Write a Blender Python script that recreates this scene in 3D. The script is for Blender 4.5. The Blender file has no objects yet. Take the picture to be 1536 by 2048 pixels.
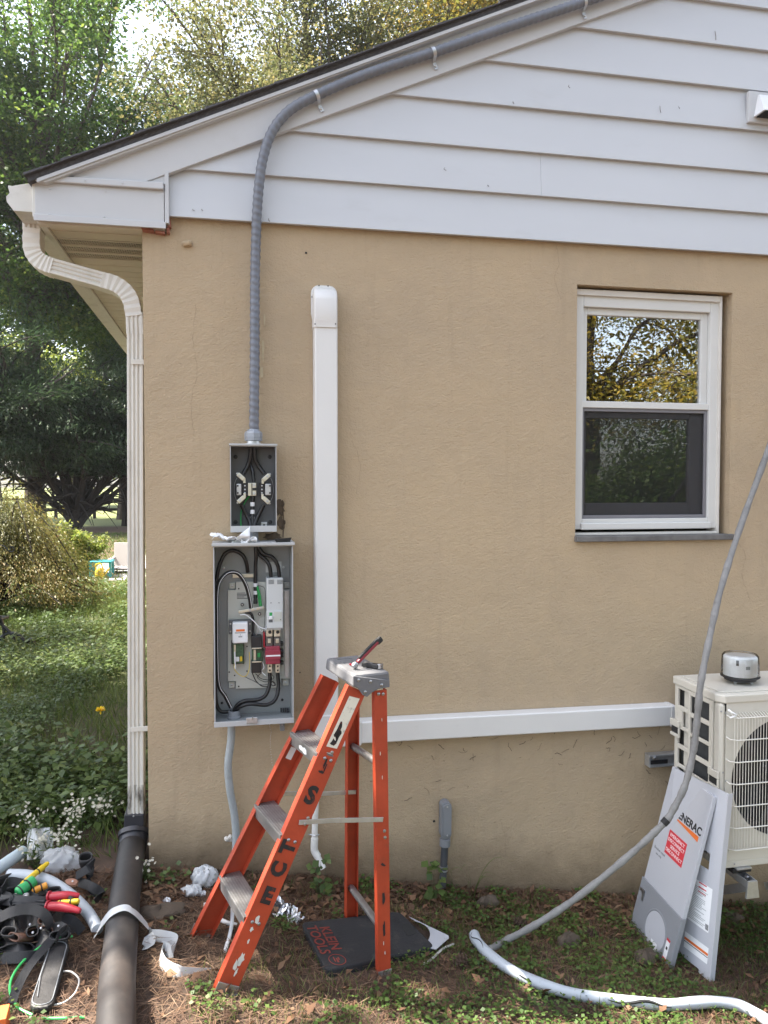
import bpy, math, random
import numpy as np
from mathutils import Vector, Matrix

# ------------------------------------------------------------------ camera, sky, sun, exposure
SC = bpy.context.scene
COL = SC.collection
F = 1540.0; PSI = math.atan(.2); PT = math.radians(2.0)
CAM = np.array([.353, -3.4, 1.65])
cam = bpy.data.cameras.new('camera'); cam.sensor_fit = 'HORIZONTAL'; cam.sensor_width = 36.0
cam.lens = 36.0*F/1536.0; cam.clip_start = .05; cam.clip_end = 2000
camo = bpy.data.objects.new('camera', cam); COL.objects.link(camo)
camo.location = CAM; camo.rotation_euler = (math.pi/2-PT, 0, -PSI)
SC.camera = camo

SUN_EL = math.radians(57); SUN_H = np.array([-.944, .33]); SUN_H = SUN_H/np.linalg.norm(SUN_H)
world = bpy.data.worlds.new('World'); SC.world = world; world.use_nodes = True
wn = world.node_tree.nodes; wl = world.node_tree.links
for n in list(wn): wn.remove(n)
sky = wn.new('ShaderNodeTexSky'); sky.sky_type = 'NISHITA'; sky.sun_disc = False
sky.sun_elevation = SUN_EL; sky.sun_rotation = math.atan2(SUN_H[0], SUN_H[1])
sky.air_density = 1.0; sky.dust_density = 2.2; sky.ozone_density = 1.0
bg = wn.new('ShaderNodeBackground'); bg.inputs['Strength'].default_value = .13
wo = wn.new('ShaderNodeOutputWorld')
hz = wn.new('ShaderNodeHueSaturation'); hz.inputs['Saturation'].default_value = .55      # thin high cloud: a paler sky all round
wl.new(sky.outputs[0], hz.inputs['Color']); wl.new(hz.outputs[0], bg.inputs['Color']); wl.new(bg.outputs[0], wo.inputs['Surface'])
sun = bpy.data.lights.new('sun', 'SUN'); sun.energy = 5.0; sun.angle = math.radians(.53); sun.color = (1, .93, .82)
suno = bpy.data.objects.new('sun', sun); COL.objects.link(suno)
SD = Vector((SUN_H[0]*math.cos(SUN_EL), SUN_H[1]*math.cos(SUN_EL), math.sin(SUN_EL)))
suno.rotation_euler = SD.to_track_quat('Z', 'Y').to_euler(); suno.location = (0, 0, 30)
vs = SC.view_settings
vs.view_transform = 'Standard'; vs.look = 'None'; vs.gamma = 1; vs.use_curve_mapping = False
vs.exposure = 2.15
SC.cycles.max_bounces = 10; SC.cycles.transparent_max_bounces = 16
SC.cycles.use_denoising = True

# ------------------------------------------------------------------ measuring helpers (photo pixel -> point on a plane of the place)
_fw = np.array([math.sin(PSI)*math.cos(PT), math.cos(PSI)*math.cos(PT), -math.sin(PT)])
_rt = np.array([math.cos(PSI), -math.sin(PSI), 0]); _up = np.cross(_rt, _fw)
def ray(px, py): return _fw+_rt*((px-768)/F)-_up*((py-1024)/F)
def W(px, py, Y=0.):
    d = ray(px, py); return CAM+d*((Y-CAM[1])/d[1])
def gz(x, y=0):
    s = np.clip(x, 0, 3.6); return -0.165*s
def G(px, py, h=0):
    d = ray(px, py); t = 1.
    for i in range(60):
        p = CAM+d*t; t = (CAM[2]-gz(p[0])-h)/-d[2]
    return CAM+d*t
R = random.Random(7)
NR = np.random.default_rng(11)
V3 = lambda *a: np.array(a, float)
def unit(v): v = np.asarray(v, float); return v/np.linalg.norm(v)
def cr(pts, n=8):
    P = [np.asarray(p, float) for p in pts]; P = [2*P[0]-P[1]]+P+[2*P[-1]-P[-2]]; out = []
    for i in range(1, len(P)-2):
        a, b, c, d = P[i-1:i+3]
        for k in range(n):
            t = k/n
            out.append(.5*((2*b)+(c-a)*t+(2*a-5*b+4*c-d)*t*t+(3*b-a-3*c+d)*t**3))
    out.append(P[-2]); return out

def resample(P, step):
    P = np.array(P); d = np.r_[0, np.cumsum(np.linalg.norm(np.diff(P, axis=0), axis=1))]; n = max(2, int(d[-1]/step)); t = np.linspace(0, d[-1], n)
    return [np.array([np.interp(u, d, P[:, k]) for k in range(3)]) for u in t]
# ------------------------------------------------------------------ mesh builder
ORG = {}
def org(o):
    while o.parent is not None: o = o.parent
    return ORG.get(o.name, np.zeros(3))
class MB:
    def __init__(s): s.v = []; s.f = []
    def add(s, vs, fs):
        n = len(s.v); s.v += [tuple(map(float, v)) for v in vs]; s.f += [tuple(i+n for i in f) for f in fs]; return s
    def hexa(s, p):
        return s.add(p, [(0,3,2,1),(4,5,6,7),(0,1,5,4),(1,2,6,5),(2,3,7,6),(3,0,4,7)])
    def box(s, x0, x1, y0, y1, z0, z1):
        return s.hexa([(x0,y0,z0),(x1,y0,z0),(x1,y1,z0),(x0,y1,z0),(x0,y0,z1),(x1,y0,z1),(x1,y1,z1),(x0,y1,z1)])
    def obox(s, c, a, b, d):          # centre and three half-axis vectors
        c, a, b, d = map(np.asarray, (c, a, b, d))
        return s.hexa([c-a-b-d, c+a-b-d, c+a+b-d, c-a+b-d, c-a-b+d, c+a-b+d, c+a+b+d, c-a+b+d])
    def bar(s, p, q, w, h, up=(0,0,1)):
        p = np.asarray(p, float); q = np.asarray(q, float); d = q-p; t = unit(d); up = np.asarray(up, float)
        n = up-t*(up@t); n = unit(n); b = np.cross(t, n)
        return s.obox((p+q)/2, d/2, b*w/2, n*h/2)
    def tube(s, pts, r, seg=10, caps=True, helix=None):
        P = [np.asarray(p, float) for p in pts]; n = len(P)
        rr = [r]*n if np.isscalar(r) else list(r)
        t0 = unit(P[1]-P[0]); a = np.array([0,0,1.]) if abs(t0[2]) < .9 else np.array([1.,0,0])
        u = unit(a-t0*(a@t0)); base = len(s.v); L = 0.
        for i in range(n):
            if i: L += np.linalg.norm(P[i]-P[i-1])
            t = unit(P[min(i+1, n-1)]-P[max(i-1, 0)]); u = unit(u-t*(u@t)); w = np.cross(t, u)
            for k in range(seg):
                an = 2*math.pi*k/seg; r2 = rr[i]
                if helix: r2 *= 1+helix[0]*math.cos(2*math.pi*L/helix[1]+an)
                s.v.append(tuple(P[i]+(u*math.cos(an)+w*math.sin(an))*r2))
        for i in range(n-1):
            for k in range(seg):
                k2 = (k+1) % seg
                s.f.append((base+i*seg+k, base+i*seg+k2, base+(i+1)*seg+k2, base+(i+1)*seg+k))
        if caps:
            s.f.append(tuple(base+k for k in range(seg))[::-1]); s.f.append(tuple(base+(n-1)*seg+k for k in range(seg)))
        return s
    def cyl(s, p, q, r, seg=16, r2=None): return s.tube([p, q], [r, r if r2 is None else r2], seg)
    def lathe(s, prof, c, axis=(0,0,1), seg=20, caps=True):
        t = unit(axis); a = np.array([0,0,1.]) if abs(t[2]) < .9 else np.array([1.,0,0])
        u = unit(a-t*(a@t)); w = np.cross(t, u); base = len(s.v); c = np.asarray(c, float); n = len(prof)
        for r, z in prof:
            for k in range(seg):
                an = 2*math.pi*k/seg; s.v.append(tuple(c+t*z+(u*math.cos(an)+w*math.sin(an))*r))
        for i in range(n-1):
            for k in range(seg):
                k2 = (k+1) % seg; s.f.append((base+i*seg+k, base+i*seg+k2, base+(i+1)*seg+k2, base+(i+1)*seg+k))
        if caps:
            s.f.append(tuple(base+k for k in range(seg))[::-1]); s.f.append(tuple(base+(n-1)*seg+k for k in range(seg)))
        return s
    def prism(s, poly, a, b):         # poly of 3-D points, shifted by vectors a and b
        n = len(poly); a = np.asarray(a, float); b = np.asarray(b, float)
        vs = [np.asarray(p, float)+a for p in poly]+[np.asarray(p, float)+b for p in poly]
        fs = [tuple(range(n))[::-1], tuple(range(n, 2*n))]+[(i, (i+1) % n, n+(i+1) % n, n+i) for i in range(n)]
        return s.add(vs, fs)
    def sweep(s, pts, prof, side, caps=True, scale=None):   # profile (a,b): a along side, b along normal
        P = [np.asarray(p, float) for p in pts]; n = len(P); m = len(prof); side = np.asarray(side, float); base = len(s.v)
        for i in range(n):
            t = unit(P[min(i+1, n-1)]-P[max(i-1, 0)]); u = unit(side-t*(side@t)); w = np.cross(t, u)
            k = 1 if scale is None else scale[i]
            for a, b in prof: s.v.append(tuple(P[i]+(u*a+w*b)*k))
        for i in range(n-1):
            for k in range(m):
                k2 = (k+1) % m; s.f.append((base+i*m+k, base+i*m+k2, base+(i+1)*m+k2, base+(i+1)*m+k))
        if caps:
            s.f.append(tuple(base+k for k in range(m))[::-1]); s.f.append(tuple(base+(n-1)*m+k for k in range(m)))
        return s
    def grid(s, fn, nu, nv):
        base = len(s.v)
        for j in range(nv+1):
            for i in range(nu+1): s.v.append(tuple(map(float, fn(i/nu, j/nv))))
        for j in range(nv):
            for i in range(nu):
                a = base+j*(nu+1)+i; s.f.append((a, a+1, a+nu+2, a+nu+1))
        return s
    def build(s, name, mat, parent=None, bevel=0, smooth=False, sharp=38, solid=0, sub=0, loc=None):
        o3 = org(parent) if parent is not None else (np.zeros(3) if loc is None else np.asarray(loc, float))
        me = bpy.data.meshes.new(name)
        me.from_pydata([(v[0]-o3[0], v[1]-o3[1], v[2]-o3[2]) for v in s.v], [], s.f); me.update()
        import bmesh
        bm = bmesh.new(); bm.from_mesh(me); bmesh.ops.recalc_face_normals(bm, faces=bm.faces); bm.to_mesh(me); bm.free()
        if smooth:
            for p in me.polygons: p.use_smooth = True
            me.set_sharp_from_angle(angle=math.radians(sharp))
        me.materials.append(mat)
        o = bpy.data.objects.new(name, me); COL.objects.link(o)
        if parent is not None: o.parent = parent
        else: o.location = o3; ORG[o.name] = o3
        if solid: m = o.modifiers.new('solid', 'SOLIDIFY'); m.thickness = solid; m.offset = 0
        if bevel:
            m = o.modifiers.new('bevel', 'BEVEL'); m.width = bevel; m.segments = 2; m.limit_method = 'ANGLE'; m.angle_limit = math.radians(50)
        if sub: m = o.modifiers.new('sub', 'SUBSURF'); m.levels = sub; m.render_levels = sub
        return o
def thing(name, loc, label, cat, group=None):
    o = bpy.data.objects.new(name, None); COL.objects.link(o); o.location = loc; o.empty_display_size = .1
    ORG[o.name] = np.asarray(loc, float); return tag(o, label, cat, group)
def tag(o, label, cat, group=None):
    o['label'] = label; o['category'] = cat
    if group: o['group'] = group
    return o
def structure(o): o['kind'] = 'structure'; return o
def stuff(o, label=None, cat=None):
    o['kind'] = 'stuff'
    if label: o['label'] = label; o['category'] = cat
    return o
def copy_tree(o, parent=None):
    c = o.copy(); COL.objects.link(c); c.parent = parent
    for ch in list(o.children): copy_tree(ch, c)
    return c
def box(name, mat, parent, x0, x1, y0, y1, z0, z1, bevel=.002, loc=None):
    return MB().box(x0, x1, y0, y1, z0, z1).build(name, mat, parent, bevel=bevel, loc=loc)

# ------------------------------------------------------------------ materials
def rgb(h):                                   # sRGB 0..255 -> linear
    return tuple((c/255/12.92 if c/255 <= .04045 else ((c/255+.055)/1.055)**2.4) for c in h)
def mk(name, col, rough=.5, metal=0., var=.08, vs=6., bump=0., bs=60., spec=.5, dirt=0., dirtcol=(.08,.06,.045), ds=3., dth=.55, stretch=(1,1,1)):
    m = bpy.data.materials.new(name); m.use_nodes = True; nt = m.node_tree; N = nt.nodes; L = nt.links
    b = N['Principled BSDF']; b.inputs['Roughness'].default_value = rough; b.inputs['Metallic'].default_value = metal
    b.inputs['Specular IOR Level'].default_value = spec
    tc = N.new('ShaderNodeTexCoord'); mp = N.new('ShaderNodeMapping'); mp.inputs['Scale'].default_value = stretch
    L.new(tc.outputs['Object'], mp.inputs['Vector'])
    no = N.new('ShaderNodeTexNoise'); no.inputs['Scale'].default_value = vs; no.inputs['Detail'].default_value = 6; no.inputs['Roughness'].default_value = .62
    L.new(mp.outputs[0], no.inputs['Vector'])
    ra = N.new('ShaderNodeMapRange'); ra.inputs['From Min'].default_value = .25; ra.inputs['From Max'].default_value = .75
    ra.inputs['To Min'].default_value = 1-var; ra.inputs['To Max'].default_value = 1+var
    L.new(no.outputs['Fac'], ra.inputs['Value'])
    mu = N.new('ShaderNodeMix'); mu.data_type = 'RGBA'; mu.blend_type = 'MULTIPLY'; mu.inputs[0].default_value = 1
    mu.inputs[6].default_value = (*col, 1); L.new(ra.outputs[0], mu.inputs[7]); out = mu.outputs[2]
    if dirt:
        n2 = N.new('ShaderNodeTexNoise'); n2.inputs['Scale'].default_value = ds; n2.inputs['Detail'].default_value = 9; n2.inputs['Roughness'].default_value = .7
        L.new(mp.outputs[0], n2.inputs['Vector'])
        r2 = N.new('ShaderNodeMapRange'); r2.inputs['From Min'].default_value = dth; r2.inputs['From Max'].default_value = dth+.2
        r2.inputs['To Max'].default_value = dirt; L.new(n2.outputs['Fac'], r2.inputs['Value'])
        mx = N.new('ShaderNodeMix'); mx.data_type = 'RGBA'; mx.inputs[7].default_value = (*dirtcol, 1)
        L.new(r2.outputs[0], mx.inputs[0]); L.new(out, mx.inputs[6]); out = mx.outputs[2]
    L.new(out, b.inputs['Base Color'])
    rr = N.new('ShaderNodeMapRange'); rr.inputs['To Min'].default_value = max(0, rough-.1); rr.inputs['To Max'].default_value = min(1, rough+.12)
    L.new(no.outputs['Fac'], rr.inputs['Value']); L.new(rr.outputs[0], b.inputs['Roughness'])
    if bump:
        n3 = N.new('ShaderNodeTexNoise'); n3.inputs['Scale'].default_value = bs; n3.inputs['Detail'].default_value = 5
        L.new(mp.outputs[0], n3.inputs['Vector'])
        bp = N.new('ShaderNodeBump'); bp.inputs['Strength'].default_value = bump; bp.inputs['Distance'].default_value = .004
        L.new(n3.outputs['Fac'], bp.inputs['Height']); L.new(bp.outputs[0], b.inputs['Normal'])
    return m
def leafmat(name, cols, trans=.35, rough=.5):
    m = bpy.data.materials.new(name); m.use_nodes = True; nt = m.node_tree; N = nt.nodes; L = nt.links
    b = N['Principled BSDF']; b.inputs['Roughness'].default_value = rough; b.inputs['Specular IOR Level'].default_value = .35
    g = N.new('ShaderNodeNewGeometry'); cr_ = N.new('ShaderNodeValToRGB'); e = cr_.color_ramp.elements
    while len(e) < len(cols): e.new(.5)
    for i, c in enumerate(cols): e[i].position = i/(len(cols)-1); e[i].color = (*c, 1)
    tc = N.new('ShaderNodeTexCoord'); no = N.new('ShaderNodeTexNoise'); no.inputs['Scale'].default_value = .7; no.inputs['Detail'].default_value = 2
    L.new(tc.outputs['Object'], no.inputs['Vector'])
    ad = N.new('ShaderNodeMath'); ad.operation = 'MULTIPLY_ADD'; ad.inputs[1].default_value = .55
    L.new(g.outputs['Random Per Island'], ad.inputs[0])
    mr = N.new('ShaderNodeMapRange'); mr.inputs['From Min'].default_value = .3; mr.inputs['From Max'].default_value = .7; mr.inputs['To Max'].default_value = .45
    L.new(no.outputs['Fac'], mr.inputs['Value']); L.new(mr.outputs[0], ad.inputs[2])
    L.new(ad.outputs[0], cr_.inputs['Fac']); L.new(cr_.outputs[0], b.inputs['Base Color'])
    t = N.new('ShaderNodeBsdfTranslucent'); mx = N.new('ShaderNodeMixShader'); mx.inputs[0].default_value = trans
    hs = N.new('ShaderNodeHueSaturation'); hs.inputs['Value'].default_value = 1.5; L.new(cr_.outputs[0], hs.inputs['Color']); L.new(hs.outputs[0], t.inputs['Color'])
    L.new(b.outputs[0], mx.inputs[1]); L.new(t.outputs[0], mx.inputs[2]); L.new(mx.outputs[0], N['Material Output'].inputs['Surface'])
    return m
def plain(name, col, rough=.6, **k): return mk(name, col, rough, **k)

def stucco_mat():
    m = bpy.data.materials.new('tan_stucco'); m.use_nodes = True; nt = m.node_tree; N = nt.nodes; L = nt.links
    b = N['Principled BSDF']; b.inputs['Roughness'].default_value = .9; b.inputs['Specular IOR Level'].default_value = .2
    tc = N.new('ShaderNodeTexCoord')
    def noise(sc, det=5, ro=.6, st=(1,1,1), dist=0):
        mp = N.new('ShaderNodeMapping'); mp.inputs['Scale'].default_value = st; L.new(tc.outputs['Object'], mp.inputs['Vector'])
        n = N.new('ShaderNodeTexNoise'); n.inputs['Scale'].default_value = sc; n.inputs['Detail'].default_value = det; n.inputs['Roughness'].default_value = ro
        n.inputs['Distortion'].default_value = dist; L.new(mp.outputs[0], n.inputs['Vector']); return n.outputs['Fac']
    def rng(v, a, b_, c, d):
        r = N.new('ShaderNodeMapRange'); r.inputs['From Min'].default_value = a; r.inputs['From Max'].default_value = b_
        r.inputs['To Min'].default_value = c; r.inputs['To Max'].default_value = d; L.new(v, r.inputs['Value']); return r.outputs[0]
    def mixc(f, a, bcol):
        x = N.new('ShaderNodeMix'); x.data_type = 'RGBA'
        if f is not None: L.new(f, x.inputs[0])
        if isinstance(a, tuple): x.inputs[6].default_value = (*a, 1)
        else: L.new(a, x.inputs[6])
        x.inputs[7].default_value = (*bcol, 1); return x.outputs[2]
    c = mixc(rng(noise(1.1, 7, .65), .36, .64, 0, 1), (.482,.372,.243), (.425,.334,.228))
    c = mixc(rng(noise(9, 6, .7), .5, .8, 0, .45), c, (.52,.39,.245))
    c = mixc(rng(noise(3.0, 8, .75, (2.2,1,.5)), .6, .78, 0, .35), c, (.32,.245,.165))
    c = mixc(rng(noise(22, 4, .7), .70, .74, 0, .5), c, (.28,.21,.14))
    c = mixc(rng(noise(3.2, 7, .7, (4.5,1,.3)), .56, .8, 0, .4), c, (.30,.235,.16))
    c = mixc(rng(noise(2.1, 5, .6), .58, .72, 0, .35), c, (.53,.405,.27))
    # rising damp and splash dirt near the soil
    sx = N.new('ShaderNodeSeparateXYZ'); L.new(tc.outputs['Object'], sx.inputs[0])
    ma = N.new('ShaderNodeMath'); ma.operation = 'MULTIPLY_ADD'; L.new(sx.outputs['X'], ma.inputs[0]); ma.inputs[1].default_value = .165; L.new(sx.outputs['Z'], ma.inputs[2])
    mb = N.new('ShaderNodeMath'); mb.operation = 'MULTIPLY_ADD'; L.new(noise(7, 6, .7), mb.inputs[0]); mb.inputs[1].default_value = -.28; L.new(ma.outputs[0], mb.inputs[2])
    c = mixc(rng(mb.outputs[0], -.13, .14, .8, 0), c, (.13,.095,.06))
    L.new(c, b.inputs['Base Color'])
    h1 = noise(110, 4, .7, (1,1,1.15)); h2 = noise(34, 5, .7, (1,1,1.45), .6); h3 = noise(4, 4, .6)
    def add(a, k, c2):
        x = N.new('ShaderNodeMath'); x.operation = 'MULTIPLY_ADD'; L.new(a, x.inputs[0]); x.inputs[1].default_value = k
        if c2 is None: x.inputs[2].default_value = 0
        else: L.new(c2, x.inputs[2])
        return x.outputs[0]
    h = add(h3, 2.6, add(h2, .9, add(h1, .8, None)))
    bp = N.new('ShaderNodeBump'); bp.inputs['Strength'].default_value = .8; bp.inputs['Distance'].default_value = .0068
    L.new(h, bp.inputs['Height']); L.new(bp.outputs[0], b.inputs['Normal'])
    return m
M = {}
M['stucco'] = stucco_mat()
M['siding'] = mk('white_siding', (.515,.53,.55), .42, var=.05, vs=1.2, bump=.12, bs=9, dirt=.2, ds=5, dth=.58, dirtcol=(.35,.34,.33), stretch=(.5,1,1.5))
M['trim'] = mk('white_trim', (.50,.505,.51), .4, var=.03, dirt=.2, ds=6, dth=.56, dirtcol=(.33,.32,.30))
M['gutter'] = mk('aged_white_aluminium', (.60,.585,.54), .45, var=.05, dirt=.45, ds=9, dth=.5, dirtcol=(.26,.24,.2))
M['downspout'] = mk('cream_downspout', (.66,.64,.59), .4, var=.04, dirt=.4, ds=7, dth=.55, dirtcol=(.30,.28,.23), stretch=(1,1,.35))
M['dirty_downspout'] = mk('muddy_downspout', (.62,.60,.55), .6, var=.1, dirt=.9, ds=28, dth=.42, dirtcol=(.06,.05,.04), stretch=(1,1,.3))
M['soffit'] = mk('beige_soffit', (.60,.54,.45), .5, var=.04, dirt=.2, ds=4)
M['soffit_groove'] = mk('soffit_groove', (.3,.26,.21), .7)
M['vent'] = mk('soffit_perforation', (.16,.13,.115), .8)
M['shingle'] = mk('charcoal_shingle', (.075,.074,.08), .95, var=.35, vs=60, bump=.7, bs=150)
M['brick'] = mk('bare_brick', (.30,.12,.08), .95, var=.3, vs=30, bump=.6, bs=70)
M['window'] = mk('white_vinyl', (.62,.615,.59), .35, var=.02, dirt=.25, ds=5, dth=.6, dirtcol=(.4,.38,.33))
M['caulk'] = mk('caulk', (.6,.57,.52), .6, bump=.4, bs=40)
M['screenframe'] = mk('grey_screen_frame', (.19,.185,.20), .45, var=.05)
M['slate'] = mk('slate_sill', (.13,.125,.12), .75, var=.35, vs=14, bump=.5, bs=40, dirt=.4, ds=9, dirtcol=(.3,.28,.25))
M['dark'] = mk('unlit_black', (.02,.02,.02), .9)
M['conduit'] = mk('grey_flexible_conduit', (.145,.155,.18), .42, var=.12, vs=16, dirt=.25, ds=18, dirtcol=(.12,.12,.13))
M['galv'] = mk('galvanised_steel', (.52,.53,.54), .38, metal=.75, var=.15, vs=30)
M['cast'] = mk('grey_cast_hub', (.27,.29,.32), .45, metal=.3, var=.1)
M['enclosure'] = mk('grey_enclosure_paint', (.44,.45,.45), .42, var=.04, dirt=.15, ds=9)
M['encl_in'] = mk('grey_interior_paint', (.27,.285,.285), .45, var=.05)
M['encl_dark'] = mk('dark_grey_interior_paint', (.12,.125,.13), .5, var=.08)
M['plate'] = mk('pale_mounting_plate', (.50,.51,.465), .45, var=.04)
M['alu'] = mk('worn_aluminium', (.36,.355,.35), .42, metal=.8, var=.18, vs=18, dirt=.35, ds=14, dirtcol=(.16,.15,.14), bump=.1, bs=50)
M['lug'] = mk('tinned_lug', (.62,.60,.50), .32, metal=.7, var=.12, vs=40)
M['blackwire'] = mk('black_cable', (.012,.012,.013), .34, var=.1, spec=.5)
M['black'] = mk('black_plastic', (.016,.016,.018), .45, var=.2)
M['whiteplastic'] = mk('white_plastic', (.74,.75,.76), .38, var=.02)
M['breaker'] = mk('pale_grey_plastic', (.55,.57,.57), .42, var=.02)
M['maroon'] = mk('maroon_contactor', (.28,.03,.055), .42, var=.06)
M['smoke'] = mk('smoked_plastic', (.10,.09,.085), .2, var=.1)
M['green'] = mk('green_insulation', (.02,.30,.07), .4)
M['greenwire'] = mk('bright_green_wire', (.06,.52,.13), .35)
M['yellowwire'] = mk('yellow_wire', (.62,.48,.12), .4)
M['pcb'] = mk('circuit_board', (.05,.10,.05), .5, var=.6, vs=120)
M['duct'] = mk('white_duct_cover', (.66,.65,.63), .36, var=.025, vs=3, dirt=.14, ds=16, dth=.6, dirtcol=(.42,.39,.33))
M['pvc'] = mk('white_pvc', (.74,.73,.70), .4, dirt=.25, ds=20)
M['greypvc'] = mk('grey_pvc', (.20,.21,.225), .45, var=.06, dirt=.3, ds=20, dirtcol=(.16,.14,.12))
M['liquidtight'] = mk('grey_liquidtight_conduit', (.33,.36,.37), .4, var=.06, dirt=.3, ds=15)
M['ladder'] = mk('orange_fibreglass', (.37,.047,.016), .5, var=.28, vs=7, bump=.2, bs=90, dirt=.6, ds=20, dth=.57, dirtcol=(.16,.045,.025))
M['ladder_cap'] = mk('grey_moulded_cap', (.13,.13,.137), .55, var=.12, dirt=.4, ds=18, dirtcol=(.36,.35,.34), bump=.3, bs=60)
M['paintblack'] = mk('black_stencil_paint', (.014,.012,.012), .7, var=.3, dirt=.95, ds=42, dth=.55, dirtcol=(.27,.034,.013))
M['sticker'] = mk('worn_cream_sticker', (.66,.62,.52), .6, var=.08, dirt=.85, ds=36, dth=.56, dirtcol=(.06,.045,.04))
M['paper'] = mk('white_paper', (.78,.79,.80), .7, var=.03)
M['red'] = mk('red_sticker', (.58,.035,.05), .5, var=.04)
M['redgrip'] = mk('red_grip', (.40,.02,.035), .35, var=.06)
M['orange'] = mk('orange_print', (.72,.16,.03), .5)
M['orangebox'] = mk('orange_carton', (.78,.16,.04), .55, var=.06)
M['bluep'] = mk('blue_print', (.05,.16,.45), .55)
M['cover'] = mk('light_grey_cover', (.46,.47,.505), .38, var=.025, dirt=.12, ds=6, dth=.6, dirtcol=(.3,.29,.28))
M['cover_dark'] = mk('mid_grey_cover', (.24,.25,.27), .42, var=.04, dirt=.15, ds=8)
M['acbody'] = mk('ivory_ac_paint', (.56,.535,.47), .42, var=.03, dirt=.3, ds=6, dth=.56, dirtcol=(.30,.27,.21))
M['acguard'] = mk('ivory_guard_wire', (.66,.635,.57), .4, var=.05)
M['coil'] = mk('dark_coil', (.035,.038,.04), .6, var=.4, vs=80)
M['rubber'] = mk('black_rubber', (.018,.018,.018), .75, var=.25, bump=.4, bs=120)
M['foam'] = mk('black_foam_pad', (.022,.022,.024), .9, var=.25, vs=20, bump=.6, bs=160, dirt=.3, ds=14, dirtcol=(.11,.09,.07))
M['padred'] = mk('red_pad_lettering', (.20,.035,.025), .85, var=.2)
M['drain'] = mk('dusty_black_drain_pipe', (.027,.023,.022), .55, var=.35, vs=5, bump=.12, bs=40, dirt=.32, ds=4, dth=.5, dirtcol=(.10,.073,.058))
M['drainfit'] = mk('black_drain_fitting', (.035,.035,.042), .45, var=.2)
M['oldcable'] = mk('weathered_cable', (.20,.196,.19), .7, var=.22, vs=14, bump=.6, bs=70, dirt=.75, ds=22, dth=.53, dirtcol=(.11,.10,.095), stretch=(1,1,1))
M['ltcable'] = mk('pale_grey_conduit', (.40,.435,.475), .42, var=.06, dirt=.2, ds=11, dirtcol=(.2,.2,.19))
M['leather'] = mk('brown_leather', (.11,.055,.036), .55, var=.3, vs=12, bump=.3, bs=60)
M['blackleather'] = mk('black_leather', (.028,.026,.026), .55, var=.3, vs=15, bump=.35, bs=70)
M['webbing'] = mk('black_webbing', (.022,.022,.024), .8, var=.2, bump=.4, bs=150)
M['yellow'] = mk('yellow_plastic', (.66,.46,.02), .35, var=.05)
M['orangeh'] = mk('orange_handle', (.72,.30,.03), .35)
M['greenh'] = mk('green_handle', (.025,.32,.09), .3)
M['steel'] = mk('tool_steel', (.35,.35,.36), .3, metal=.9, var=.15)
M['tape'] = mk('frosted_tape', (.60,.62,.62), .5, var=.06)
M['foil'] = mk('crumpled_foil', (.62,.63,.65), .25, metal=.85, var=.15, vs=40)
M['stone'] = mk('brown_stone', (.085,.064,.046), .9, var=.35, vs=14, bump=.8, bs=40)
M['cone'] = mk('pine_cone', (.07,.042,.028), .85, var=.3, vs=40)
M['bark'] = mk('tree_bark', (.075,.058,.045), .95, var=.4, vs=9, bump=1, bs=22, stretch=(1,1,.3))
M['darkbark'] = mk('dark_bark', (.032,.026,.023), .95, var=.4, vs=9, bump=1, bs=22, stretch=(1,1,.3))
M['teal'] = mk('teal_paint', (.03,.24,.27), .5)
M['rail'] = mk('weathered_rail', (.045,.038,.033), .9, var=.3)
M['iron'] = mk('black_wrought_iron', (.014,.015,.017), .5, var=.2)
M['rust'] = mk('rusty_stake', (.26,.10,.05), .8, var=.3)
M['sling'] = mk('pale_sling_fabric', (.46,.43,.42), .7, var=.04)
M['concrete'] = mk('pale_concrete', (.42,.40,.37), .9, var=.15, bump=.4)
M['bare'] = mk('old_mastic_patch', (.10,.072,.048), .95, var=.5, vs=40, bump=1, bs=60)
M['crack'] = mk('crack_line', (.27,.205,.135), .95)
M['flower'] = leafmat('white_petals', [(.62,.60,.52), (.50,.46,.36)], .3)
M['yflower'] = leafmat('yellow_petals', [(.80,.60,.02), (.82,.55,.02)], .2)
def glassmat(name, refl, tint=(.9,.92,.92), rough=.0):
    m = bpy.data.materials.new(name); m.use_nodes = True; nt = m.node_tree; N = nt.nodes; L = nt.links; N.remove(N['Principled BSDF'])
    t = N.new('ShaderNodeBsdfTransparent'); t.inputs[0].default_value = (*tint, 1)
    g = N.new('ShaderNodeBsdfGlossy'); g.inputs['Roughness'].default_value = rough
    lw = N.new('ShaderNodeFresnel'); lw.inputs['IOR'].default_value = 1.5
    a = N.new('ShaderNodeMath'); a.operation = 'MULTIPLY_ADD'; a.inputs[1].default_value = 1.0; a.inputs[2].default_value = refl; a.use_clamp = True
    L.new(lw.outputs[0], a.inputs[0])
    tc = N.new('ShaderNodeTexCoord'); no = N.new('ShaderNodeTexNoise'); no.inputs['Scale'].default_value = 5; no.inputs['Detail'].default_value = 1
    L.new(tc.outputs['Object'], no.inputs['Vector']); bp = N.new('ShaderNodeBump'); bp.inputs['Strength'].default_value = .05; bp.inputs['Distance'].default_value = .01
    L.new(no.outputs['Fac'], bp.inputs['Height']); L.new(bp.outputs[0], g.inputs['Normal'])
    mx = N.new('ShaderNodeMixShader'); L.new(a.outputs[0], mx.inputs[0]); L.new(t.outputs[0], mx.inputs[1]); L.new(g.outputs[0], mx.inputs[2])
    L.new(mx.outputs[0], N['Material Output'].inputs['Surface']); return m
M['glass'] = glassmat('window_glass', .40, (.75,.78,.78))
M['meterglass'] = glassmat('meter_glass', .02, (.985,.99,.99))
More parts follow.
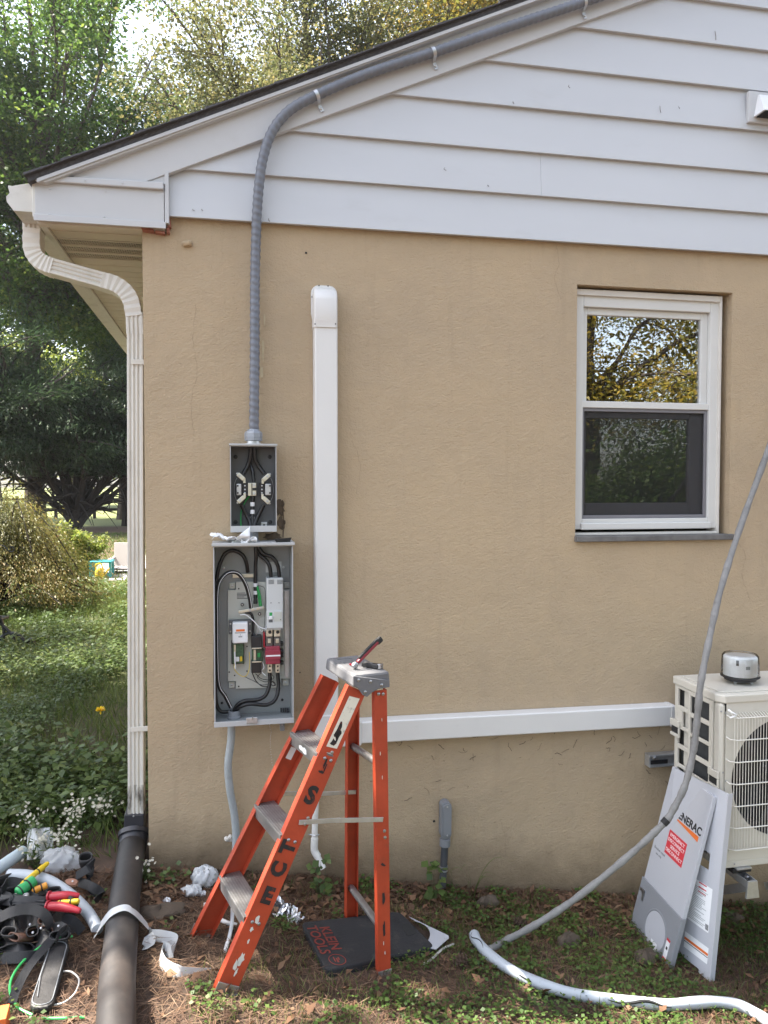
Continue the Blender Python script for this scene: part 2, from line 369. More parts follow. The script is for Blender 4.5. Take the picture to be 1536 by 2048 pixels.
def sheermat(name, col, alpha):
    m = mk(name, col, .45, var=.05); nt = m.node_tree; N = nt.nodes; L = nt.links
    t = N.new('ShaderNodeBsdfTransparent'); mx = N.new('ShaderNodeMixShader'); mx.inputs[0].default_value = alpha
    L.new(t.outputs[0], mx.inputs[1]); L.new(N['Principled BSDF'].outputs[0], mx.inputs[2]); L.new(mx.outputs[0], N['Material Output'].inputs['Surface']); return m
M['screen'] = sheermat('insect_screen', (.008,.008,.009), .36)
M['bag'] = sheermat('clear_plastic_film', (.72,.73,.74), .42)
M['tapefilm'] = sheermat('frosted_film', (.66,.68,.69), .75)

# ------------------------------------------------------------------ text as thin raised print
def text(s, size, o, u, v, mat, parent, name='lettering', depth=.0008, align='CENTER', shear=0, bold=0):
    cu = bpy.data.curves.new('t', 'FONT'); cu.body = s; cu.size = size; cu.align_x = align; cu.align_y = 'CENTER'; cu.shear = shear
    cu.extrude = depth/2; cu.offset = bold; cu.resolution_u = 3
    ob = bpy.data.objects.new('t', cu); COL.objects.link(ob); bpy.context.view_layer.update()
    me = bpy.data.meshes.new_from_object(ob.evaluated_get(bpy.context.evaluated_depsgraph_get()))
    bpy.data.objects.remove(ob); bpy.data.curves.remove(cu)
    u = unit(u); v = np.asarray(v, float); v = unit(v-u*(v@u)); w = np.cross(u, v); o3 = np.asarray(o, float)-org(parent)
    for vt in me.vertices:
        a = vt.co; vt.co = Vector(o3+u*a[0]+v*a[1]+w*(a[2]+depth/2))
    me.materials.clear(); me.materials.append(mat); me.name = name
    ob = bpy.data.objects.new(name, me); COL.objects.link(ob); ob.parent = parent; return ob

# ================================================================== THE HOUSE
house = thing('house', (0, 0, 0), 'tan stucco house with white lap siding in the gable and dark shingle roof', 'house')
RX = 4.2                                             # ridge
# --- stucco wall with a window opening
wx0, wx1, wz0, wz1 = 1.958, 2.776, 1.405, 2.592
m = MB()
m.add([(0,0,-1.2),(wx0,0,-1.2),(wx0,0,2.80),(0,0,2.80)], [(0,1,2,3)])
m.add([(wx1,0,-1.2),(8.4,0,-1.2),(8.4,0,2.80),(wx1,0,2.80)], [(0,1,2,3)])
m.add([(wx0,0,-1.2),(wx1,0,-1.2),(wx1,0,wz0),(wx0,0,wz0)], [(0,1,2,3)])
m.add([(wx0,0,wz1),(wx1,0,wz1),(wx1,0,2.80),(wx0,0,2.80)], [(0,1,2,3)])
rv = .16
m.add([(wx0,0,wz0),(wx0,0,wz1),(wx0,rv,wz1),(wx0,rv,wz0)], [(0,1,2,3)])
m.add([(wx1,0,wz0),(wx1,0,wz1),(wx1,rv,wz1),(wx1,rv,wz0)], [(0,1,2,3)])
m.add([(wx0,0,wz1),(wx1,0,wz1),(wx1,rv,wz1),(wx0,rv,wz1)], [(0,1,2,3)])
m.add([(wx0,0,wz0),(wx1,0,wz0),(wx1,rv,wz0),(wx0,rv,wz0)], [(0,1,2,3)])
m.add([(0,0,-1.2),(0,10,-1.2),(0,10,2.80),(0,0,2.80)], [(0,1,2,3)])
m.add([(8.4,0,-1.2),(8.4,10,-1.2),(8.4,10,2.80),(8.4,0,2.80)], [(0,1,2,3)])
m.add([(0,10,-1.2),(8.4,10,-1.2),(8.4,10,2.80),(RX,10,4.8),(0,10,2.80)], [(0,1,2,3,4)])
wall = m.build('stucco_wall', M['stucco'], house)
# --- gable backing, behind the siding
MB().add([(0.02,-.004,2.78),(8.38,-.004,2.78),(RX,-.004,4.72)], [(0,1,2)]).build('gable_sheathing', M['dark'], house)
# --- roof
zb = lambda x: 2.882+.4565*(x+.36)
m = MB()
for sgn in (0, 1):
    q = [(-.425, zb(-.425)), (RX, zb(RX)), (RX, zb(RX)+.022), (-.425, zb(-.425)+.022)]
    if sgn: q = [(2*RX-a, b) for a, b in q]
    m.prism([(a, 0, b) for a, b in q], (0,-.085,0), (0,10.2,0))
roof = m.build('roof', M['shingle'], house)
nc = 33; sl = math.hypot(1, .4565); ex = (RX+.435)/nc
for i in range(nc):
    x = -.435+i*ex; j = R.uniform(-.004, .004)
    zz = lambda xx, t: zb(xx)+.023+t
    MB().hexa([(x, -.105+j, zz(x,0)), (x+ex*1.05, -.105+j, zz(x+ex*1.05,0)), (x+ex*1.05, 10.2, zz(x+ex*1.05,0)), (x, 10.2, zz(x,0)),
               (x-.004, -.105+j, zz(x,.009)), (x+ex*1.05, -.105+j, zz(x+ex*1.05,.003)), (x+ex*1.05, 10.2, zz(x+ex*1.05,.003)), (x-.004, 10.2, zz(x,.009))]).build('shingle_course', M['shingle'], roof)
# --- rake: broad board plus the projecting strip under the shingles
lo = lambda x: 2.938+.449*(x-.108)
up_ = lambda x: 2.899+.4605*(x+.292)
Yr = -.052
MB().prism([(-.26,0,2.892),(.005,0,2.892),(RX,0,lo(RX)),(RX,0,up_(RX)),(-.26,0,up_(-.26))], (0,Yr,0), (0,-.022,0)).build('rake_board', M['trim'], house, bevel=.002)
MB().prism([(-.36,0,up_(-.36)-.012),(RX,0,up_(RX)-.012),(RX,0,zb(RX)-.001),(-.40,0,zb(-.40)-.001)], (0,-.082,0), (0,-.0225,0)).build('rake_moulding', M['trim'], house, bevel=.003)
MB().prism([(-.39,0,zb(-.39)-.016),(RX,0,zb(RX)-.016),(RX,0,zb(RX)-.002),(-.39,0,zb(-.39)-.002)], (0,-.09,0), (0,-.0825,0)).build('drip_edge', M['trim'], house)
# --- siding boards, each a lapped board cut to the rake
lof = lambda z: .108+(z-2.938)/.449
zs = [2.771, 2.970, 3.166, 3.364, 3.556, 3.752, 3.950, 4.15, 4.35, 4.55]
def siding(z0, z1, xl0, xl1, xr0, xr1, dz=.0):
    yb, yt = -.036, -.014
    return MB().hexa([(xl0,yb,z0),(xr0,yb,z0+dz),(xr0,-.006,z0+dz+.004),(xl0,-.006,z0+.004),
                      (xl1,yt,z1),(xr1,yt,z1+dz),(xr1,-.006,z1+dz),(xl1,-.006,z1)]).build('siding_board', M['siding'], house, bevel=.0025)
for k in range(len(zs)-1):
    z0, z1 = zs[k], zs[k+1]+.012
    a0 = max(.112, lof(z0)-.1); a1 = max(.112, lof(z1)-.1); b0 = 2*RX-a0; b1 = 2*RX-a1
    if k == 1:
        siding(z0, z1, a0, a1, 1.762, 1.762, .004); siding(z0+.0042, z1+.004, 1.7622, 1.7622, b0, b1, .003)
    else: siding(z0, z1, a0, a1, b0, b1, .012 if k < 4 else .004)
# --- boxed cornice return at the eave
ret = MB().prism([(-.408,0,2.722),(.094,0,2.722),(.094,0,2.895),(-.408,0,2.885)], (0,-.05,0), (0,-.02,0)).build('cornice_return', M['trim'], house, bevel=.002)
MB().prism([(-.412,0,2.866),(.093,0,2.868),(.093,0,2.898),(-.412,0,2.890)], (0,-.068,0), (0,-.0505,0)).build('return_cap_strip', M['trim'], ret, bevel=.004)
MB().prism([(-.412,0,2.712),(.100,0,2.712),(.100,0,2.739),(-.412,0,2.739)], (0,-.058,0), (0,-.0505,0)).build('return_base_strip', M['trim'], ret, bevel=.002)
MB().box(-.408,.094,-.0195,.03,2.714,2.74).build('return_underside', M['soffit'], ret)
for px, py in [(99,378),(211,383),(99,428),(208,434),(172,364),(246,369)]:
    p = W(px, py, -.052); MB().lathe([(.0028,-.001),(.0028,.0012),(.001,.002)], p+V3(0,-.001 if py > 371 else -.018,0), (0,-1,0), 8).build('nail', M['galv'], ret)
MB().prism([(.004,0,2.8985),(.096,0,2.8985),(.096,0,2.945),(.06,0,2.945)], (0,-.046,0), (0,-.021,0)).build('return_filler', M['trim'], house)
MB().box(.0965,.113,-.056,-.004,2.735,2.948).build('corner_trim', M['trim'], house, bevel=.002)
m = MB()
for x0, x1, z0, z1 in [(.0,.05,2.706,2.7205),(.055,.094,2.700,2.711),(.102,.118,2.728,2.764),(.10,.112,2.704,2.727)]:
    m.obox(((x0+x1)/2, -.012, (z0+z1)/2), V3((x1-x0)/2,0,R.uniform(-.003,.003)), V3(0,.018,0), V3(R.uniform(-.003,.003),0,(z1-z0)/2))
m.build('exposed_brick', M['brick'], house, bevel=.003)
# --- eave: fascia, soffit panels, gutter
MB().box(-.418,-.402,-.0495,10,2.728,2.885).build('fascia', M['gutter'], house, bevel=.002)
MB().box(-.402,-.386,-.018,10,2.722,2.7335).build('soffit_channel', M['gutter'], house)
MB().box(-.402,.0,.031,10,2.757,2.765).build('soffit_backing', M['vent'], house)
y = .033; i = 0
while y < 9.9:
    w = .102
    vented = i in (2, 3, 4)
    if vented:
        p = MB().box(-.386,-.001,y+.001,y+.016,2.735,2.75).box(-.386,-.001,y+w-.012,y+w-.001,2.735,2.75).build('soffit_panel', M['soffit'], house)
        mm = MB(); x = -.384
        while x < -.004: mm.box(x, x+.0045, y+.0165, y+w-.0125, 2.737, 2.742); x += .0105
        mm.build('vent_louvres', M['soffit'], p)
    else:
        MB().box(-.386,-.001,y+.001,y+w-.007,2.735,2.75).build('soffit_panel', M['soffit'], house, bevel=.0015)
    y += w; i += 1
gp = [(-.419,2.868),(-.419,2.752),(-.492,2.752),(-.517,2.786),(-.519,2.806),(-.506,2.822),(-.512,2.846),(-.512,2.852),(-.500,2.852),(-.495,2.824),(-.508,2.806),(-.506,2.79),(-.487,2.757),(-.424,2.757),(-.424,2.868)]
gut = MB().prism([(a,0,b) for a, b in gp], (0,-.03,0), (0,10,0)).build('gutter', M['gutter'], house)
MB().prism([(a,0,b) for a, b in [gp[0],gp[1],gp[2],gp[3],gp[4],gp[5],gp[6],(-.46,2.859)]], (0,-.034,0), (0,-.0305,0)).build('gutter_end_cap', M['gutter'], gut, bevel=.001)
# --- downspout
Yd = .16
def dpt(px, py): return W(px, py, Yd)
def dprof(a, b, g=True):
    pr = [(-a,-b)]
    if g:
        for c in (-.5, 0, .5): pr += [(-a, b*(c-.16)), (-a+.006, b*(c-.08)), (-a+.006, b*(c+.08)), (-a, b*(c+.16))]
    pr += [(-a,b),(a,b),(a,-b)]
    return pr
ds = MB().sweep([dpt(272,668), dpt(273,1100), dpt(273.5,1565)], dprof(.042,.0335), (0,1,0)).build('downspout', M['downspout'], house, bevel=.002)
def elbow(pts, n):
    P = cr([dpt(*p) for p in pts], n); sc = [1.03+.028*math.cos(k*math.pi) for k in range(len(P))]
    return MB().sweep(P, dprof(.043,.0335,False), (0,1,0), scale=sc).build('elbow', M['downspout'], ds, bevel=.002)
MB().sweep([dpt(68,430), dpt(68,466)], dprof(.043,.036), (0,1,0)).build('outlet', M['downspout'], ds, bevel=.002)
elbow([(68,462),(68,500),(77,520),(92,531),(108,537)], 4)
MB().sweep([dpt(106,536), dpt(210,565)], dprof(.043,.033), (0,1,0)).build('offset_pipe', M['downspout'], ds, bevel=.002)
elbow([(206,564),(232,572),(252,586),(264,606),(270,636)], 4)
MB().sweep([dpt(270.5,628), dpt(272,672)], dprof(.043,.0355), (0,1,0)).build('collar', M['downspout'], ds, bevel=.002)
for py in (727, 1452):
    c = dpt(275, py); MB().box(c[0]-.024, -.002, Yd-.048, Yd-.0425, c[2]-.011, c[2]+.011).build('strap', M['downspout'], ds, bevel=.001)
MB().sweep([dpt(273.5,1563), dpt(273.5,1632)], dprof(.043,.034), (0,1,0)).build('muddy_bottom', M['dirty_downspout'], ds, bevel=.002)
# --- window
win = MB()
yf = .055
def ring(mm, x0, x1, z0, z1, wl_, wr, wt, wb, y0, y1):
    mm.box(x0, x0+wl_, y0, y1, z0, z1); mm.box(x1-wr, x1, y0, y1, z0, z1)
    mm.box(x0+wl_+.0004, x1-wr-.0004, y0+.0006, y1, z1-wt, z1); mm.box(x0+wl_+.0004, x1-wr-.0004, y0+.0006, y1, z0, z0+wb)
def wp(px, py, Y): p = W(px, py, Y); return p[0], p[2]
fx0, fz1 = wx0+.004, wz1-.038; fx1, fz0 = wx1-.036, wz0+.032
winp = ring(win, fx0, fx1, fz0, fz1, .052, .052, .052, .05, yf-.01, .13) or win.build('window', M['window'], house, bevel=.003)
mm = MB(); ring(mm, wx0+.001, wx1-.034, wz0+.004, wz1-.012, .004, .012, .028, .012, .03, .12)
mm.build('caulked_casing', M['caulk'], winp, bevel=.004)
ux0, ux1 = fx0+.0525, fx1-.0525; zm = W(1300, 812, .07)[2]
mm = MB(); ring(mm, ux0, ux1, zm-.012, fz1-.0525, .028, .036, .032, .03, yf+.012, .11); mm.build('upper_sash', M['window'], winp, bevel=.003)
MB().box(ux0-.002, ux1+.002, yf-.004, yf+.0115, zm-.016, zm+.016).build('meeting_rail', M['window'], winp, bevel=.003)
MB().box(ux0+.026, ux1-.034, .080, .086, zm+.012, fz1-.083).build('upper_glass', M['glass'], winp)
mm = MB(); ring(mm, ux0+.001, ux1-.001, fz0+.0505, zm-.0165, .012, .014, .016, .016, yf+.004, .075); mm.build('screen_frame', M['screenframe'], winp, bevel=.002)
mm = MB(); ring(mm, ux0+.001, ux1-.001, fz0+.0505, zm-.0165, .03, .085, .045, .075, .078, .115); mm.build('lower_sash', M['screenframe'], winp, bevel=.003)
MB().box(ux0+.013, ux1-.015, yf+.012, yf+.013, fz0+.066, zm-.032).build('insect_screen', M['screen'], winp)
MB().box(ux0+.03, ux1-.08, .092, .097, fz0+.12, zm-.06).build('lower_glass', M['glass'], winp)
MB().box(ux0-.01, ux1+.01, yf-.025, yf-.011, fz0-.002, fz0+.03).build('sill_nosing', M['window'], winp, bevel=.004)
MB().box(wx0-.004, wx1+.014, -.028, .12, wz0-.024, wz0+.0035).build('sill', M['slate'], winp, bevel=.004)
MB().add([(1.2,1.8,.6),(3.6,1.8,.6),(3.6,1.8,2.9),(1.2,1.8,2.9)], [(0,1,2,3)]).build('dark_backing', M['dark'], winp)  # near-black sheet behind the glass: the unlit room put in as colour
# --- gable vent hood, wall plug, holes, patches
p = W(1495, 183, -.04); q = W(1495, 246, -.04)
vent = MB().box(p[0], p[0]+.25, -.052, -.030, q[2], p[2]).build('gable_vent', M['trim'], house, bevel=.004)
x0 = p[0]+.026; z0, z1 = q[2]+.024, p[2]-.022
MB().hexa([(x0,-.13,z0),(x0+.2,-.13,z0),(x0+.2,-.0525,z0),(x0,-.0525,z0),(x0+.02,-.066,z1),(x0+.18,-.066,z1),(x0+.18,-.0525,z1),(x0+.02,-.0525,z1)]).build('vent_hood', M['whiteplastic'], vent, bevel=.002)
MB().box(x0+.01, x0+.19, -.125, -.06, z0-.004, z0-.0005).build('vent_mouth', M['dark'], vent)
p = W(375, 487, -.01); MB().lathe([(.0,-.02),(.012,-.018),(.013,.012),(.008,.018),(0,.019)], p, (1,-.3,.15), 10).build('mortar_plug', M['stucco'], house, smooth=True)
def blob(c, rx, rz, seed, n=18, y=-.0015, th=.0015):
    r = random.Random(seed); pts = []
    for k in range(n):
        a = 2*math.pi*k/n; j = r.uniform(.65, 1.15); pts.append((c[0]+rx*j*math.cos(a), y, c[2]+rz*j*math.sin(a)))
    return pts
for px, py, rx, rz, s in [(560,1015,.020,.042,1),(562,1046,.018,.03,2),(545,1072,.04,.018,3)]:
    MB().prism(blob(W(px,py), rx, rz, s), (0,-.002,0), (0,.0015,0)).build('old_mastic_patch', M['bare'], house)
MB().tube([W(565,1000,-.004), W(567,1040,-.005), W(566,1075,-.006)], .0022, 6).build('dangling_string', M['bare'], house)
for px, py, r_ in [(612,506,.005),(1115,1790,.004),(868,1642,.006),(585,1318,.004),(600,1345,.003)]:
    MB().prism(blob(W(px,py), r_, r_, px), (0,-.001,0), (0,.0015,0)).build('drill_hole', M['dark'], house)
rr = random.Random(5)
m = MB()
for k in range(48):                                    # dead vine rootlets left under the duct
    p = W(rr.uniform(720,1345), rr.uniform(1462,1520) if rr.random() < .8 else rr.uniform(1520,1600), -.002)
    a = rr.uniform(0, 6.28); pts = [p]; L = rr.uniform(.006,.016)
    for q in range(3): a += rr.uniform(-.9,.9); pts.append(pts[-1]+V3(math.cos(a)*L,0,math.sin(a)*L))
    m.tube(pts, rr.uniform(.0006,.0014), 4)
for k in range(24):
    p = W(rr.uniform(820,1536), rr.uniform(1500,1800), -.001); a = rr.uniform(0, 6.28); L = rr.uniform(.003,.008)
    m.tube([p, p+V3(math.cos(a)*L,0,math.sin(a)*L)], .0009, 4)
m.build('vine_remnants', M['bare'], house)
m = MB()
for px, py, h in [(1430,62,.04),(1320,212,.03),(1357,213,.01),(1138,170,.012),(890,335,.012),(1026,203,.008),(1060,60,.006),(537,437,.012),(386,418,.006),(403,418,.006),(490,240,.005),(975,370,.006)]:
    p = W(px, py, -.037); m.tube([p, p+V3(rr.uniform(-.006,.006),0,-h*.6), p+V3(.006,.001,-h)], .0012, 5)
m.build('siding_scuffs', M['bare'], house)
m = MB()
pts = [W(538,1440,-.004), W(542,1465,-.003), W(541,1490,-.003), W(545,1530,-.003)]
P = cr(pts, 8)
for k, q in enumerate(P): m.lathe([(0,-.002),(.0025,0),(0,.002)], q+V3(rr.uniform(-.002,.002),0,0), (0,0,1), 6, caps=False)
m.build('hanging_root', M['caulk'], house)
for pl_, sd in [([(392,610),(386,680),(395,740),(382,800),(388,870)], 1), ([(1113,490),(1117,530),(1109,560),(1122,600)], 2), ([(1470,1075),(1490,1110),(1484,1150),(1500,1200)], 3), ([(705,880),(720,930),(712,990)], 4), ([(1000,1640),(1012,1690),(1002,1740),(1010,1790)], 5)]:
    rk = random.Random(sd); P = cr([W(a, b, -.0002) for a, b in pl_], 8); P = [p+V3(rk.uniform(-.004,.004), 0, rk.uniform(-.003,.003)) for p in P]
    MB().tube(P, [.0006*rk.uniform(.3,1.2) for _ in P], 4).build('hairline_crack', M['crack'], house)
# a scraped streak of bare, paler render right of the conduit
for px, py, rx, rz, s in [(526,700,.006,.05,11),(529,640,.004,.03,12),(523,745,.008,.03,13)]:
    MB().prism(blob(W(px,py), rx, rz, s, 22), (0,-.0008,0), (0,.0015,0)).build('scraped_streak', mk('bare_render', (.47,.40,.27), .9, var=.15, vs=30, bump=.5), house)

# ================================================================== ELECTRICAL GEAR ON THE WALL
# --- flexible conduit up the wall and along the rake
cp = [(508,870,-.06),(508.5,800,-.06),(509.5,700,-.055),(510,560,-.05),(513,450,-.06),(518,370,-.075),(528,308,-.08),(547,258,-.082),(580,220,-.085),(628,193,-.085),(700,161,-.085),(768,136,-.085),(866,105,-.085),(1000,59,-.085),(1167,4,-.085),(1300,-42,-.085),(1500,-115,-.085)]
P = cr([W(a, b, c) for a, b, c in cp], 14)
con = thing('service_conduit', W(508,866,-.06), 'grey flexible conduit rising from the upper electrical box and bending along the white rake', 'conduit')
MB().tube(resample(P, .0045), .0205, 14, helix=(.06,.029)).build('conduit_tube', M['conduit'], con, smooth=True, sharp=70)
for px, py in [(631,191),(864,106),(1168,4)]:
    k = min(range(len(P)), key=lambda i: abs(P[i][0]-W(px,py,-.085)[0])); t = unit(P[min(k+1,len(P)-1)]-P[k-1]); n = unit(V3(t[2],0,-t[0]))
    c = P[k]; arc = [c+(-V3(0,1,0)*math.sin(a)+n*math.cos(a))*.0225 for a in np.linspace(-.35, math.pi, 12)]
    arc = [arc[0]+n*.032+V3(0,.004,0)]+arc
    arc = [c+n*.06+V3(0,.026,0), c+n*.03+V3(0,.026,0)]+arc[2:]
    MB().sweep(arc, [(-.0075,-.001),(.0075,-.001),(.0075,.001),(-.0075,.001)], t).build('conduit_strap', M['galv'], con, smooth=True)
    MB().lathe([(.006,0),(.006,.003),(.002,.005)], c+n*.047+V3(0,.024,0), (0,-1,0), 8).build('strap_screw', M['galv'], con)
hub = W(507,878,-.06); zt = W(507,890,-.06)[2]
MB().lathe([(.027,.0),(.037,.002),(.038,.012),(.036,.014),(.038,.016),(.038,.034),(.034,.040),(.028,.044),(.026,.05)], V3(hub[0],-.06,zt+.016), (0,0,1), 8).build('compression_nut', M['cast'], con, bevel=.001)
MB().lathe([(.043,.0),(.043,.006),(.029,.007),(.029,.017)], V3(hub[0],-.06,zt-.001), (0,0,1), 20).build('hub_ring', M['galv'], con, smooth=True)

def open_box(mm, x0, x1, z0, z1, yf_, yb, t=.003, lip=.006):
    mm.box(x0, x1, yb-.003, yb, z0, z1)
    mm.box(x0, x0+t, yf_, yb-.0032, z0, z1); mm.box(x1-t, x1, yf_, yb-.0032, z0, z1)
    mm.box(x0+t+.0002, x1-t-.0002, yf_, yb-.0032, z1-t, z1); mm.box(x0+t+.0002, x1-t-.0002, yf_, yb-.0032, z0, z0+t)
# --- meter socket
X0, X1, Z0, Z1 = .354, .547, 1.452, 1.816; YF = -.105
met = thing('meter_socket', (.45, 0, 1.452), 'open dark grey meter socket box with bare lugs, below the tall conduit', 'meter box')
mm = MB(); open_box(mm, X0, X1, Z0, Z1, YF, -.006); mm.build('enclosure', M['enclosure'], met)
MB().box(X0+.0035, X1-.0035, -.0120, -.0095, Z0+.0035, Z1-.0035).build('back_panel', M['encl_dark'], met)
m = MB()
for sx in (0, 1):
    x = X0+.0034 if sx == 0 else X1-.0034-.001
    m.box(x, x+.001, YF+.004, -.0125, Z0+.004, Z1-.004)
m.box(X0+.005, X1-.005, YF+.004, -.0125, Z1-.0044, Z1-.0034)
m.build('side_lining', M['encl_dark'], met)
MB().box(X0-.004, X1+.004, YF-.008, -.02, Z1+.0002, Z1+.008).build('top_lip', M['enclosure'], met, bevel=.001)
MB().box(X0+.0005, X1-.0005, YF-.004, YF-.0003, Z0, Z0+.026).build('bottom_lip', M['enclosure'], met, bevel=.001)
def p4(X, Y, yy): return W(400+X/5.486, 840+Y/5.486, yy)
for X, Y in [(390,405),(765,405),(390,1120),(770,1120)]:
    c = p4(X, Y, -.013); MB().lathe([(.009,0),(.009,.001),(.005,.002),(.005,.004),(.002,.0045)], c, (0,-1,0), 12).build('mounting_screw', M['black'], met)
MB().box(*(lambda a, b: (a[0], b[0]))(p4(455,0,-.05), p4(525,0,-.05)), -.05, -.013, p4(0,835,-.05)[2], p4(0,685,-.05)[2]).build('jaw_block', M['black'], met, bevel=.002)
MB().box(*(lambda a, b: (a[0], b[0]))(p4(648,0,-.05), p4(714,0,-.05)), -.05, -.013, p4(0,835,-.05)[2], p4(0,685,-.05)[2]).build('jaw_block', M['black'], met, bevel=.002)
for Xa, Xb in [(398,455),(716,782)]:
    a = p4(Xa,700,-.06); b = p4(Xb,826,-.06)
    MB().box(a[0], b[0], -.062, -.03, b[2], a[2]).build('meter_jaw', M['galv'], met, bevel=.003)
    for yy in (722, 800):
        c = p4((Xa+Xb)/2+(18 if Xa > 500 else -12), yy, -.063); MB().lathe([(.004,0),(.004,.002)], c, (0,-1,0), 8).build('jaw_slot', M['black'], met)
for sx, Xc in ((-1, 420), (1, 760)):
    arc = [p4(Xc+sx*50*math.cos(a)-sx*5, 762-135*math.sin(a), -.055) for a in np.linspace(-1.25, 1.25, 12)]
    MB().tube(arc, .0012, 5).build('jaw_spring', M['galv'], met)
for Xc in (493, 680):
    for yy in (722, 763, 800):
        MB().lathe([(.0035,0),(.0035,.002),(.001,.003)], p4(Xc, yy, -.051), (0,-1,0), 10).build('block_screw', M['galv'], met)
a = p4(527,690,-.05); b = p4(618,832,-.05)
MB().box(a[0], b[0], -.054, -.013, b[2], a[2]).build('neutral_plate', M['lug'], met, bevel=.002)
MB().box(p4(560,0,-.056)[0], p4(570,0,-.056)[0], -.0556, -.0545, b[2]+.002, a[2]-.002).box(p4(572,0,-.056)[0], p4(614,0,-.056)[0], -.0556, -.0545, p4(0,775,-.056)[2], p4(0,745,-.056)[2]).build('neutral_slot', M['black'], met)
for yy in (715, 805): MB().lathe([(.0062,0),(.0062,.003),(.003,.0032),(.003,.001)], p4(594, yy, -.0545), (0,-1,0), 12).build('neutral_screw', M['galv'], met)
for Xc, Yc, an in [(447,622,-42),(728,630,42),(450,872,42),(725,880,-42)]:
    c = p4(Xc, Yc, -.055); t = V3(math.cos(math.radians(an)),0,math.sin(math.radians(an))); n = V3(-t[2],0,t[0])
    lg = MB().obox(c, t*.0180, n*.0090, V3(0,.014,0)).build('lug', M['lug'], met, bevel=.002)
    s = -1 if Xc < 600 else 1
    MB().obox(c-s*t*.015+V3(0,.004,0)+V3(-s*.004,0,(-.006 if Yc < 700 else .006)), V3(.005,0,0), V3(0,.01,0), V3(0,0,.011)).build('lug_foot', M['lug'], lg, bevel=.001)
    MB().lathe([(.0055,0),(.0055,.0025),(.0028,.0026),(.0028,.0005)], c+s*t*.006-V3(0,.014,0), (0,-1,0), 10).build('lug_screw', M['galv'], lg)
    MB().obox(c+s*t*.020, t*.0045, n*.004, V3(0,.005,0)).build('lug_tip', M['galv'], lg, bevel=.001)
def cable(name, pts, r, mat, par, n=8, seg=10): return MB().tube(cr(pts, n), r, seg).build(name, mat, par, smooth=True)
cable('cable', [p4(560,300,-.055), p4(552,400,-.05), p4(525,500,-.045), p4(475,590,-.05)], .0092, M['blackwire'], met)
cable('cable', [p4(580,300,-.045), p4(548,450,-.03), p4(580,570,-.04), p4(592,690,-.045)], .0075, M['blackwire'], met)
cable('cable', [p4(598,300,-.055), p4(605,420,-.05), p4(640,500,-.045), p4(705,590,-.05)], .0092, M['blackwire'], met)
cable('cable', [p4(455,930,-.05), p4(505,1030,-.045), p4(545,1110,-.05), p4(560,1200,-.06)], .0092, M['blackwire'], met)
cable('cable', [p4(700,930,-.05), p4(645,1040,-.045), p4(605,1130,-.05), p4(598,1200,-.06)], .0092, M['blackwire'], met)
cable('cable', [p4(582,835,-.04), p4(576,950,-.04), p4(576,1080,-.045), p4(580,1200,-.055)], .0085, M['blackwire'], met)
for yy in (925, 1008, 1085):
    a = p4(576, yy-22, -.042); b = p4(576, yy+22, -.043); MB().cyl(a, b, .0098, 12).build('white_tape_band', M['paper'], met, smooth=True)
cable('ground_wire', [p4(545,830,-.035), p4(500,890,-.03), p4(452,1010,-.03), p4(450,1160,-.04), p4(470,1200,-.05)], .0032, M['green'], met)
a = p4(668,1120,-.02); b = p4(736,1180,-.02)
MB().box(a[0], b[0], -.024, -.0125, b[2], a[2]).build('ground_plate', M['galv'], met, bevel=.001); MB().lathe([(.004,0),(.004,.003)], p4(702,1150,-.025), (0,-1,0), 8).build('ground_screw', M['black'], met)
nip = MB().lathe([(.026,0),(.03,.003),(.03,.014),(.024,.016),(.024,.06)], V3(.447,-.055,1.400), (0,0,1), 18).build('nipple', M['cast'], met, smooth=True)

# --- transfer switch
X0, X1, Z0, Z1 = .283, .612, .648, 1.398; YF = -.150
ts = thing('transfer_switch', (.45, 0, .648), 'tall open grey transfer switch cabinet full of black cables, under the meter box', 'switch box')
mm = MB(); open_box(mm, X0, X1, Z0, Z1, YF, -.006, .004); mm.build('enclosure', M['enclosure'], ts)
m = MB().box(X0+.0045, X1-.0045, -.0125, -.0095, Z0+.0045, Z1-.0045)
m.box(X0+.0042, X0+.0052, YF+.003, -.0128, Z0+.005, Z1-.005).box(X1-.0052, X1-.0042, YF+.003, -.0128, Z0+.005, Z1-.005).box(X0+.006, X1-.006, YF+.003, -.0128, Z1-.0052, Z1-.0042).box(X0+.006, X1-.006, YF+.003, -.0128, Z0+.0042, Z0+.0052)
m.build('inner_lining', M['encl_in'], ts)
MB().box(X0-.005, X1+.006, YF-.016, -.006, Z1+.0003, Z1+.012).build('top_lip', M['enclosure'], ts, bevel=.0015)
MB().box(X0-.001, X1+.001, YF-.005, YF-.0004, Z0-.006, Z0+.016).build('bottom_lip', M['enclosure'], ts, bevel=.001)
def p5(X, Y, yy): return W(400+X/4.875, 1060+Y/4.875, yy)
def b5(name, mat, par, Xa, Xb, Ya, Yb, yf_, yb, bevel=.002):
    a = p5(Xa, Ya, yf_); b = p5(Xb, Yb, yf_); return MB().box(a[0], b[0], yf_, yb, b[2], a[2]).build(name, mat, par, bevel=bevel)
# latch tab
a = p5(450,1830,YF-.01); b = p5(560,1880,YF-.01)
MB().box(a[0], b[0], YF-.014, YF-.0055, b[2], a[2]).build('latch_tab', M['galv'], ts, bevel=.002)
MB().tube([p5(512,1850,YF-.016), p5(512,1822,YF-.02)], .0028, 8).build('latch_stud', M['galv'], ts)
